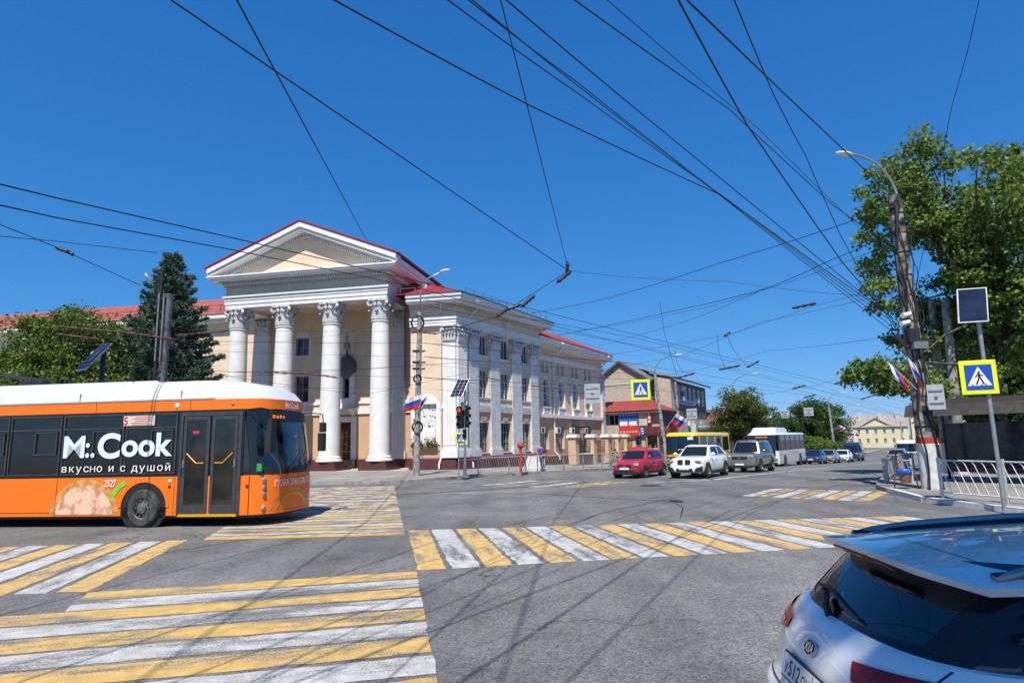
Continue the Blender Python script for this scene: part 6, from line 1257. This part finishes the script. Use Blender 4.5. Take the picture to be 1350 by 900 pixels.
lamp_arm(rp, t+Vector((.13,0,-.3)), Vector((-.97,-.25,0)), 1.75, 1.75, True, .045)
for z, dx in ((6.05,-.6),(5.75,-.7)): mb = MB(); mb.T = Matrix.Translation(u*z) @ Matrix.Rotation(.35,4,'Z'); mb.cyl((dx-.1,-.25,0),(dx+.35,-.2,.1),.085,n=10); mb.tube([(dx+.3,-.2,.08),(-.2,-.15,.05)],.03,6); build(mb, 'camera', m_white, rp)
for z in (5.3,): mb = MB(); mb.cbox(tuple(u*z+Vector((-.62,-.25,-.1))),(.14,.12,.5),ry=-.7); mb.cbox(tuple(u*(z+.05)+Vector((-.2,-.32,0))),(.4,.22,.5)); build(mb, 'antenna_box', m_black, rp)
mb = MB(); mb.cbox(tuple(u*5.0+Vector((-.05,-.4,0))),(.5,.2,.24)); build(mb, 'junction_box', m_gmetal, rp)
for z in (6.6,7.4): mb = MB(); mb.tube([tuple(u*z+Vector((-.35,-.2,.9))),tuple(u*z+Vector((-.42,-.3,.3))),tuple(u*z+Vector((-.30,-.32,-.2)))],.07,7); build(mb, 'cable_bundle', m_rubber, rp)
flag(rp, tuple(u*3.45+Vector((-.25,-.25,0))), tuple(u*3.45+Vector((-1.35,-.6,.95))), .62, .75, .55, 8, fly=(.22,-.15,-1))
flag(rp, tuple(u*3.5+Vector((-.25,-.3,.2))), tuple(u*3.5+Vector((-.62,-.5,1.1))), .5, 1.0, .6, 9)
# --- two limewashed lamp posts and bus shelter behind it
for i, (px_, Y) in enumerate(((1250,31.5),(1268,30.))):
    b = at(px_,620,Y); b.z = gz(b.x,b.y)+.1; tp = at(px_-22,395,Y)
    o, t = pole('lamp_post',['pale concrete post with red band left of the shelter pair','pale concrete post with red band right of the shelter pair'][i],b,tp,.24,.18,m_conc,'pale posts behind the shelter','post')
    mb = MB(); mb.cyl((0,0,-.1),(0,0,1.45),.25,n=14); build(mb, 'limewash_foot', m_wht, o); mb = MB(); mb.cyl((0,0,1.45),(0,0,1.7),.252,n=14); build(mb, 'red_band', m_redband, o)
sh = thing('bus_shelter','dark roofed bus shelter behind the leaning concrete pole','shelter',(19.2,24.,.13),R(-50))
mb = MB(); mb.prism([(-1.9,2.55),(1.6,2.75),(1.7,3.35),(-1.6,3.0)],-3.4,3.2,'x'); build(mb, 'roof', M('dark_shelter_roof',(.035,.03,.028),.7,var=.3), sh)
for x, y in ((-3.,-1.2),(-3.,1.3),(2.8,-1.2),(2.8,1.3)): mb = MB(); mb.cyl((x,y,0),(x,y,2.65),.06,n=8); build(mb, 'post', m_dmetal, sh)
mb = MB(); mb.box(-3,2.8,1.28,1.33,.3,2.3); build(mb, 'back_panel', M('shelter_glass',(.05,.06,.07),.1,var=.3), sh)
mb = MB(); mb.box(-2.4,2.2,.7,1.15,.42,.5); build(mb, 'bench', M('bench_wood',(.2,.11,.05),.7), sh)
a_ = at(1234,523,21.6); blank('white sign back fixed behind the leaning concrete pole',a_,200,.5,.85)
sp2, t = pole('sign_post','tall grey post carrying crossing sign and solar panel at pavement corner',at(1302,655,16.5)*Vector((1,1,0))+Vector((0,0,.13)) if False else (12.35,16.45,.13),(12.35,16.45,5.6),.05,.05,m_lgal,cat='post',n=10)
crossing_sign('crossing_sign','yellow bordered crossing sign below the solar panel by plane tree',(12.12,16.4,3.45),200,.82)
so_ = sp2
T = frame(Vector((-.15,-.05,5.22)), (.95,-.25,0), (.22,.2,.95)); mb = MB(T); mb.box(-.35,.35,-.5,.5,0,.04); o = build(mb, 'solar_panel_frame', m_wht, so_); q = MB(T); q.box(-.32,.32,-.47,.47,.04,.046); build(q, 'solar_cells', m_solar, o)
# --- railings
def railing(label, p, q, h, mat, nb, slant, group, rail=True, post=.035, both=True):
    p = Vector(p); q = Vector(q); d = q-p; L = d.length; d.normalize(); root = thing('railing',label,'railing',p,0,group); D_ = q-p
    for k in ((0,1) if both else (0,)):
        mb = MB(); b = D_*k; mb.cyl(b+Vector((0,0,-.1)),b+Vector((0,0,h+.06)),post,n=8); build(mb, 'post', mat, root, smooth=40)
    for nm, z in (('top_rail',h-.02),('bottom_rail',.16)): mb = MB(); mb.cyl(Vector((0,0,z)),D_+Vector((0,0,z)),.022,n=6); build(mb, nm, mat, root)
    mb = MB()
    for i in range(nb):
        f = (i+.5)/nb; b = D_*f; s0 = d*slant*.5; mb.tube([b+s0+Vector((0,0,.16)),b-s0*.6+Vector((0,0,h-.12)),b-s0+Vector((0,0,h-.02))],.013,4)
    build(mb, 'bars', mat, root); return root
m_rail = M('grey_railing_paint',(.46,.46,.45),.5,var=.12); m_railw = M('white_railing_paint',(.66,.67,.68),.45,var=.08); s_ = 30.1; k = 0; klab = 'grey slanted bar railing along the kerb before the corner building'
while s_ < 52:
    s2 = s_+2.05; a = stp(s_,interp(KL,s_)-.35,.13); b = stp(s2,interp(KL,s2)-.35,.13)
    railing('grey kerb railing section touching the traffic light' if k == 0 else ('grey kerb railing section in front of the red post' if k == 2 else klab),a,b,1.02,m_rail,13,.22,'kerb railings by the corner building'); s_ = s2; k += 1
s_ = 29.4
while s_ < 58:
    s2 = s_+2.05; a = stp(s_,interp(KR,s_)+.4,.13); b = stp(s2,interp(KR,s2)+.4,.13)
    railing('grey slanted bar railing running along the right kerb behind the litter bin',a,b,.9,m_rail,14,.24,'kerb railings on the right',post=.045); s_ = s2
railing('grey railing turned across the pavement beside the litter bin',stp(29.4,-2.94,.13),stp(29.3,-2.0,.13),.9,m_rail,6,.2,None,post=.045)
pts = [(12.73,19.34),(13.25,17.5),(13.7,15.7),(14.2,13.9)]
for i, (a, b) in enumerate(zip(pts, pts[1:])): railing(['white slanted bar railing beside the leaning concrete pole foot','white slanted bar railing in front of the crossing sign post','white slanted bar railing beyond the crossing sign post'][i],(a[0],a[1],.13),(b[0],b[1],.13),1.12,m_railw,7,.42,'white railings at the corner',post=.05)
# --- litter bin
lb_ = thing('litter_bin','brown litter bin with blue bag hung in an arched frame','litter bin',(13.72,22.7,.13),R(-25))
mb = MB(); mb.lathe([(.15,.22),(.17,.24),(.2,.62)],n=18,cap=False); mb.cyl((0,0,.22),(0,0,.24),.15,n=18); build(mb, 'bucket', M('brown_bin',(.22,.09,.05),.6,var=.15), lb_, smooth=40)
mb = MB(); g__ = random.Random(4); mb.loft([[(r_*(1+.10*math.sin(5*a+z*9))*math.cos(a),r_*(1+.10*math.sin(5*a+z*9))*math.sin(a),z+.02*math.sin(3*a)) for a in [2*PI*k/18 for k in range(18)]] for r_, z in ((.215,.5),(.235,.58),(.245,.66),(.2,.69),(.12,.6))]); build(mb, 'blue_bag', M('blue_plastic_bag',(.02,.13,.55),.35,var=.15), lb_, smooth=True)
mb = MB(); mb.tube([(-.36,0,0),(-.32,0,.45),(-.25,0,.75),(-.12,0,.92),(0,0,.97),(.12,0,.92),(.25,0,.75),(.32,0,.45),(.36,0,0)],.022,7); build(mb, 'arched_frame', M('brown_frame',(.16,.09,.06),.6,var=.15), lb_, smooth=True)
# --- red post and white boards near the walker
rpst = thing('red_post','orange red round headed post standing behind kerb railing','post',(.38,39.1,.13)); mb = MB(); mb.cyl((0,0,0),(0,0,1.55),.085,n=12); build(mb, 'shaft', M('orange_red_paint',(.55,.07,.02),.5,var=.15), rpst); mb = MB(); mb.lathe_e((0,0,1.68),(.22,.2,.2),14,9); mb.cyl((.15,-.12,1.6),(.15,-.12,1.75),.1,n=8); build(mb, 'round_head', MATS['orange_red_paint'], rpst, smooth=True)
wb_ = thing('white_board','white sandwich board leaning beside the walker','board',(1.2,42.6,.13),R(-20)); mb = MB(); mb.prism([(-.75,0),(.85,0),(.85,1.05),(-.3,.95)],-.03,.0,'y'); build(mb, 'panel', m_white, wb_); mb = MB(); mb.tube([(.5,0,.9),(.55,.5,0)],.02,5); mb.tube([(-.2,0,.85),(-.25,.5,0)],.02,5); build(mb, 'prop', m_gmetal, wb_)
gp, t = pole('sign_post','bare thin grey post between railing and red post',stp(33.3,-22.9,.13),tuple(stp(33.3,-22.9,2.6)),.045,.045,m_lgal,cat='post',n=8)
fb = thing('planter','wall planter with green trailing plant under the niche','planter'); fb.matrix_world = CHM @ Matrix.Translation((3.0,1.28,1.72))
mb = MB(); mb.box(-1.0,1.0,-.12,.12,0,.14); build(mb, 'trough', M('green_brown_trough',(.12,.10,.06),.8,var=.2), fb)
gg = np.random.default_rng(11); n = 420; cx_ = gg.choice([-.75,-.3,.35,.75],n); pp = np.stack([cx_+gg.normal(size=n)*.14, gg.normal(size=n)*.1-.08, .16+np.abs(gg.normal(size=n))*.16*(1+.8*(cx_ > .3))],1); o = bpy.data.objects.new('plants', leaves_mesh('plants', leaf_mat('planter_leaves',G1[:4]), pp, .14, droop=-.3, seed=12)); link(o, fb)
# ================================================================ PEOPLE
m_skin = M('skin', (.42,.24,.17), .6, var=.05)
def skinmesh(name, mat, parent, nodes, edges, root=0):
    bm = bmesh.new(); ly = bm.verts.layers.skin.verify(); vs = []
    for i, (p, r) in enumerate(nodes):
        v = bm.verts.new(p); r = r if isinstance(r,tuple) else (r,r); v[ly].radius = r; v[ly].use_root = i == root; vs.append(v)
    for a, b in edges: bm.edges.new((vs[a],vs[b]))
    me = bpy.data.meshes.new(name); bm.to_mesh(me); bm.free(); me.materials.append(mat); o = bpy.data.objects.new(name, me); link(o, parent)
    o.modifiers.new('skin','SKIN').use_smooth_shade = True; q = o.modifiers.new('sub','SUBSURF'); q.levels = 1; q.render_levels = 2; return o
def person(label, loc, rz, shirt, trousers, hair, step=.18, long_hair=False, sit=False, bend=0.):
    """about 1.74 m tall, facing local +x"""
    root = thing('person', label, 'person', loc, rz); dz = -.42 if sit else 0; kx_ = .42 if sit else 0
    hip = .95+dz; P = lambda x,y,z: (x+bend*max(0,z-hip), y, z)
    fx = (step,-step)
    nodes = [(P(0,0,hip),.13),(P(0,0,hip+.22),(.12,.15)),(P(.01,0,hip+.42),(.12,.17)),(P(0,0,hip+.53),.06),(P(.02,0,hip+.60),.055),(P(.04,0,hip+.68),(.085,.075)),(P(.03,0,hip+.76),(.08,.07))]; edges = [(0,1),(1,2),(2,3),(3,4),(4,5),(5,6)]
    legs = []
    for s_, f in ((1,fx[0]),(-1,fx[1])):
        i = len(nodes); kn = (.42,s_*.1,hip-.02) if sit else (f*.55+.03,s_*.10,.50); an = (.42,s_*.1,.09) if sit else (f,s_*.10,.09 if f > 0 else .12)
        nodes += [((0,s_*.09,hip-.07),.095),(kn,.062),(an,.042),((an[0]+.15,an[1],.04),.035)]; edges += [(0,i),(i,i+1),(i+1,i+2),(i+2,i+3)]; legs.append((kn,an))
    arms = []
    for s_, f in ((1,-.14),(-1,.16)):
        i = len(nodes); sh, el, ha = P(.0,s_*.19,hip+.46), P(f*.5,s_*.25,hip+.20), P(f*1.3+.06,s_*.25,hip-.03)
        nodes += [(sh,.055),(el,.042),(ha,.03),((ha[0]+.02,ha[1],ha[2]-.09),.032)]; edges += [(2,i),(i,i+1),(i+1,i+2),(i+2,i+3)]
        for k in range(4): nodes.append(((ha[0]+.03-.02*k+.02,ha[1]+(k-1.5)*.004,ha[2]-.16-(.012 if k in (1,2) else 0)),.009)); edges.append((i+3,len(nodes)-1))
        nodes.append(((ha[0]+.065,ha[1]-s_*.01,ha[2]-.10),.01)); edges.append((i+3,len(nodes)-1)); arms.append((sh,el,ha))
    skinmesh('body', m_skin, root, nodes, edges)
    n2 = [(P(0,0,hip-.04),(.145,.165)),(P(0,0,hip+.20),(.14,.17)),(P(.01,0,hip+.42),(.135,.185)),(P(0,0,hip+.51),(.07,.08))]; e2 = [(0,1),(1,2),(2,3)]
    for sh, el, ha in arms: i = len(n2); n2 += [(sh,.075),(tuple(Vector(sh).lerp(Vector(el),.85)),.062)]; e2 += [(2,i),(i,i+1)]
    skinmesh('shirt', shirt, root, n2, e2)
    n3 = [((0,0,hip+.02),(.14,.16))]; e3 = []
    for s_, (kn, an) in zip((1,-1), legs): i = len(n3); n3 += [((0,s_*.095,hip-.08),.108),(kn,.078),((an[0],an[1],an[2]+.02),.066)]; e3 += [(0,i),(i,i+1),(i+1,i+2)]
    skinmesh('trousers', trousers, root, n3, e3)
    for s_, (kn, an) in zip((1,-1), legs): mb = MB(); mb.ell((an[0]+.07,an[1],.045),(.14,.05,.05),10,6); build(mb, 'shoe', m_black, root, smooth=True)
    hx, hz = P(.0,0,hip+.74)[0], hip+.74
    mb = MB(); mb.ell((hx-.005,0,hz+.025),(.105,.092,.10),14,9); 
    if long_hair: mb.ell((hx-.06,0,hz-.12),(.06,.085,.17),12,8)
    build(mb, 'hair', hair, root, smooth=True)
    mb = MB(); mb.ell((hx+.125,0,hz-.06),(.02,.014,.025),8,6); build(mb, 'nose', m_skin, root, smooth=True)
    for s_ in (1,-1):
        mb = MB(); mb.ell((hx+.02,s_*.082,hz-.05),(.025,.012,.035),8,6); build(mb, 'ear', m_skin, root, smooth=True); mb = MB(); mb.ell((hx+.108,s_*.034,hz-.035),(.01,.013,.009),8,5); build(mb, 'eye', m_black, root)
    mb = MB(); mb.ell((hx+.108,0,hz-.11),(.012,.026,.007),8,5); build(mb, 'mouth', M('lips',(.3,.1,.09),.6), root)
    return root
def cloth(n, c): return M(n, c, .85, var=.12, scale=12)
m_hair = M('grey_hair',(.12,.11,.10),.8,var=.2); m_hairb = M('dark_hair',(.015,.012,.01),.7,var=.2); m_jean = cloth('blue_jeans',(.05,.11,.28))
person('person in purple shirt and blue jeans walking away behind the kerb railing',(1.75,41.4,.13),R(62),cloth('purple_shirt',(.16,.03,.22)),m_jean,m_hair,.2)
person('person in pale green shirt sitting by the stone pillars',gpt(7.9,50.2,.13),R(200),cloth('pale_green_shirt',(.28,.38,.30)),cloth('grey_trousers',(.08,.08,.09)),m_hairb,0,sit=True)
person('person in brown orange top standing behind the red hatchback',gpt(11.6,54.6,.13),R(240),cloth('brown_orange_top',(.30,.14,.05)),cloth('dark_trousers',(.02,.02,.025)),m_hairb,.05,long_hair=True)
person('person in black top standing behind the red hatchback',gpt(13.4,54.9,.13),R(230),cloth('black_top',(.012,.012,.014)),MATS['dark_trousers'],m_hairb,.05,long_hair=True)
person('person in white shirt standing beside the red hoarding',gpt(12.4,56.2,.13),R(210),cloth('white_shirt',(.6,.6,.6)),MATS['dark_trousers'],m_hairb,.05)
# ================================================================ OVERHEAD WIRES
m_wire = M('dark_wire',(.012,.012,.014),.6,var=.1); m_copper = M('trolley_wire',(.05,.035,.03),.5,metal=.3,var=.2); m_ins = M('brown_insulator',(.035,.018,.014),.45,var=.3,scale=6)
def wire(label, pts, r, sag=.0, mat=None, group=None, n=10):
    P = [at(x,y,Y) for x,y,Y in pts]; out = []
    if pts[0][1] < -10 and pts[0][2] < 10: d0 = (P[0]-P[1]).normalized(); d0.z = min(d0.z,.05); P = [P[0]+d0*16]+P     # runs on over the camera to poles behind
    for a, b in zip(P, P[1:]): out += [a.lerp(b,k/n)-Vector((0,0,sag*4*(k/n)*(1-k/n))) for k in range(n)]
    out.append(P[-1]); c = out[0].copy(); mb = MB(Matrix.Translation(-c)); mb.tube(out, r, 5); o = build(mb, 'overhead_wire', mat or m_wire, None, smooth=True); o.location = c
    return tag(o, label, 'wire', group)
gf = 'wires fanning out to the leaning concrete pole'; gt = 'trolley wires over the street'; gs = 'span wires across the junction'
TX, TY, TD = 1176, 415, 22.5
wire('thick wire running down to the iron joint above the corner building',[(60,-112,7.5),(225,0,9.5),(748,356,26)],.017,group=gs)
wire('thin wire descending behind the pediment',[(250,-115,9),(312,0,11),(486,322,43)],.022,group=gs)
wire('thick cable joining the bundle halfway to the concrete pole',[(330,-62,7),(440,0,8.5),(700,140,13),(950,257,20),(1176,418,22.2)],.016,.02,group=gf)
for i, (x0, y0) in enumerate(((510,-58),(572,-33),(600,-20))): wire('bundled cable of three twisting together before the concrete pole',[(x0,y0,7.5),([590,617,627][i],[0,0,4][i],8.5),(760,[122,108,112][i],12.5),(955,260+i,19.8),(1176,[424,430,437][i],22.2)],.012,.02,group='bundled cables to the concrete pole')
wire('steep thin wire dropping to the iron joint from above',[(640,-90,8.5),(660,0,10.5),(748,350,26)],.014,group=gs)
wire('cable just right of the three bundled cables',[(590,-55,7.2),(667,0,8.5),(880,178,15),(1178,420,22.2)],.014,.02,group=gf)
wire('dark cable reaching the camera brackets on the concrete pole',[(690,-52,7.2),(757,0,8.5),(960,143,15),(1100,272,20),(1185,330,22.2)],.013,.02,group=gf)
wire('thin wire crossing above the dark cable toward the concrete pole',[(740,-52,7.2),(800,0,8.5),(1000,170,16),(1186,352,22.2)],.008,.02,group=gf)
wire('thick steep cable crossing all others on its way to the concrete pole',[(850,-72,7),(894,0,8.5),(985,165,13),(1110,345,19),(1182,428,22.2)],.017,.02,group=gf)
wire('thick cable ending at the very top of the concrete pole',[(850,-50,7.4),(905,0,8.5),(1030,120,13),(1176,258,22.2)],.017,.0,group=gf)
wire('loosely hanging cable twisting down to the concrete pole cameras',[(945,-60,7.2),(968,0,8.5),(1020,125,12),(1062,205,15),(1108,310,19),(1160,402,22),(1186,440,22.2)],.012,.03,group=gf)
wire('upper trolley feeder passing across the pediment and down the street',[(-20,238,12),(75,261,14),(300,312,19),(545,369,29),(700,407,40),(980,476,70),(1196,530,120)],.019,group=gt)
wire('lower trolley feeder passing across the pediment and down the street',[(-20,266,12),(75,287,14),(300,328,19),(545,378,29),(740,432,44),(980,492,75),(1196,540,130)],.017,group=gt)
wire('span wire from left steel pole past the frame edge',[(-60,306,22),(75,318,25),(207,333,28)],.015,group=gs)
wire('stay wire with black insulators behind the left steel pole',[(-20,288,18),(75,326,22),(105,340,24),(185,376,29)],.016,group=gs)
wire('thin wire from iron joint across to the concrete pole',[(752,357,26),(960,371,24),(1186,392,22.2)],.009,.1,group=gs)
wire('cable climbing from the corner building to the upper concrete pole',[(700,413,46),(805,392,38),(945,348,30),(1180,272,22.2)],.016,.05,group=gs)
wire('cable climbing from the wing to the middle of the concrete pole',[(735,442,50),(905,406,38),(1010,380,30),(1090,345,26),(1182,303,22.2)],.017,.05,group=gs)
wire('thinner cable climbing beside it from the wing roof',[(760,436,52),(905,410,38),(1000,384,30),(1182,318,22.2)],.010,.1,group=gs)
wire('thin wire from brick building roof up to the concrete pole',[(790,455,60),(900,425,46),(1010,380,32)],.012,.05,group=gs)
for i, (ya, yb, yc_) in enumerate(((395,446,500),(403,455,508),(452,480,516),(470,493,520),(498,512,534))):
    wire('pale trolley wire running down the street past the lamp heads',[(560,ya,32),(840,yb,55),(1060,yc_,95),(1190,548,170)],.016,group=gt,mat=m_copper)
low = [(75,430,560,436,850,470),(75,443,560,452,830,478),(75,452,560,470,820,500),(75,478,560,497,800,520),(75,500,560,512,800,527),(150,470,480,520,700,470),(60,462,420,446,640,392),(300,490,600,478,800,512),(240,498,560,480,830,500)]
for i, (a,b,c,d,e,f) in enumerate(low): wire('low trolley span wire crossing in front of the white columns',[(a,b,24),(c,d,33),(e,f,42)],[.006,.009][i % 2],.1,group='low wires before the columned building')
wire('long span wire with sign backs over the far street',[(800,468,50),(955,442,46),(1070,404,42),(1182,372,24)],.012,.05,group=gs)
wire('second long span wire with sign backs over the far street',[(735,497,48),(900,468,45),(1000,425,40),(1183,384,24)],.010,.05,group=gs)
wire('far span wire carrying insulators over the street',[(830,500,60),(930,485,56),(1010,462,50),(1196,440,24)],.010,.1,group=gs)
wire('farther span wire ending at the concrete pole flags',[(985,522,72),(1075,508,66),(1140,484,50),(1200,455,24)],.012,.1,group=gs)
for i,(xa,ya,xb,yb,xc,yc2,D1) in enumerate(((870,398,876,440,893,497,60),(890,463,893,480,902,492,60),(945,440,948,465,957,488,58),(957,438,966,460,984,482,58))): wire('short hanging feeder loop between trolley wires',[(xa,ya,D1),(xb,yb,D1),(xc,yc2,D1)],.02,group='hanging feeder loops')
wire('wire rising through the plane tree crown',[(1180,480,24),(1205,390,22),(1255,140,16),(1275,70,14),(1300,-40,12)],.009,group=gs)
# insulators and fittings on the wires
def fit(label, a, b, r, Y0, Y1=None, mat=None, beads=3):
    p, q = at(*a,Y0), at(*b,Y1 or Y0); root = thing('wire_insulator', label, 'insulator', p, 0, 'insulators on the overhead wires'); d = q-p; mb = MB()
    prof = []
    for k in range(beads*2+1): f = k/(beads*2); prof.append((d*f, r*(1.0 if k % 2 else .55)))
    n = 7; u = d.normalized().orthogonal().normalized(); v = d.normalized().cross(u); mb.loft([[c+(u*math.cos(2*PI*i/n)+v*math.sin(2*PI*i/n))*rr for i in range(n)] for c, rr in prof]); build(mb, 'insulator_body', mat or m_ins, root, smooth=True)
    mb = MB(); mb.cyl(d*.0-d.normalized()*.06,d+d.normalized()*.06,r*.35,n=6); build(mb, 'core_rod', m_dmetal, root); return root
fit('iron joint where three wires meet above the corner building',(735,372),(752,358),.10,26); fit('upright piece of the iron joint above the corner building',(748,362),(748,346),.10,26,beads=2)
fit('rusty insulator just left of the iron joint',(655,417),(668,408),.09,26.4,beads=4); fit('rusty insulator nearest below the iron joint',(688,404),(704,390),.10,26.2,beads=4); fit('rusty insulator in the middle of the slanting wire',(668,408),(685,402),.10,26.3,beads=3)
wire('slanting wire carrying rusty insulators to the iron joint',[(575,440,29),(655,417,26.4),(748,358,26)],.016,group=gs)
for i,(a,b,D_) in enumerate((((75,327),(90,332),22),((88,331),(97,336),22.5),((955,443),(962,438),46),((1045,406),(1075,400),42),((948,487),(975,482),58),((985,484),(1000,476),58),((893,498),(915,492),60),((1045,512),(1062,508),70),((1100,506),(1120,500),66),((1060,524),(1075,520),80),((1135,526),(1155,520),90))): fit(['black insulator at the end of the stay wire','second black insulator on the stay wire','short insulator on the long span wire','arrow shaped insulator on the long span wire','thick trolley crossing fitting left of the feeder loops','thick trolley crossing fitting right of the feeder loops','crossing fitting above the brick building eaves','small fitting over the hip roof building','small fitting before the plane tree branch','faint fitting over the broad dark tree','faint fitting over the yellow building'][i],a,b,.08 if D_ < 40 else .12,D_,beads=3)
for i,(a,b,D_) in enumerate((((75,430),(150,437),25),((150,436),(230,447),26),((75,440),(130,447),25),((232,442),(300,436),28),((350,490),(400,492),30),((400,491),(445,498),31),((545,437),(575,440),29),((630,496),(665,502),36),((700,508),(735,512),40))): fit(['long rusty crossing bar above the trolleybus roof','rusty crossing bar before the spruce','lower rusty crossing bar above the trolleybus','rusty bar between spruce and first column','rusty bar crossing the first column','rusty bar crossing the second column','rusty bar beside the concrete lamp post','rusty bar before the street side windows','rusty bar at the start of the wing'][i],a,b,.045,D_,mat=m_rust,beads=5)
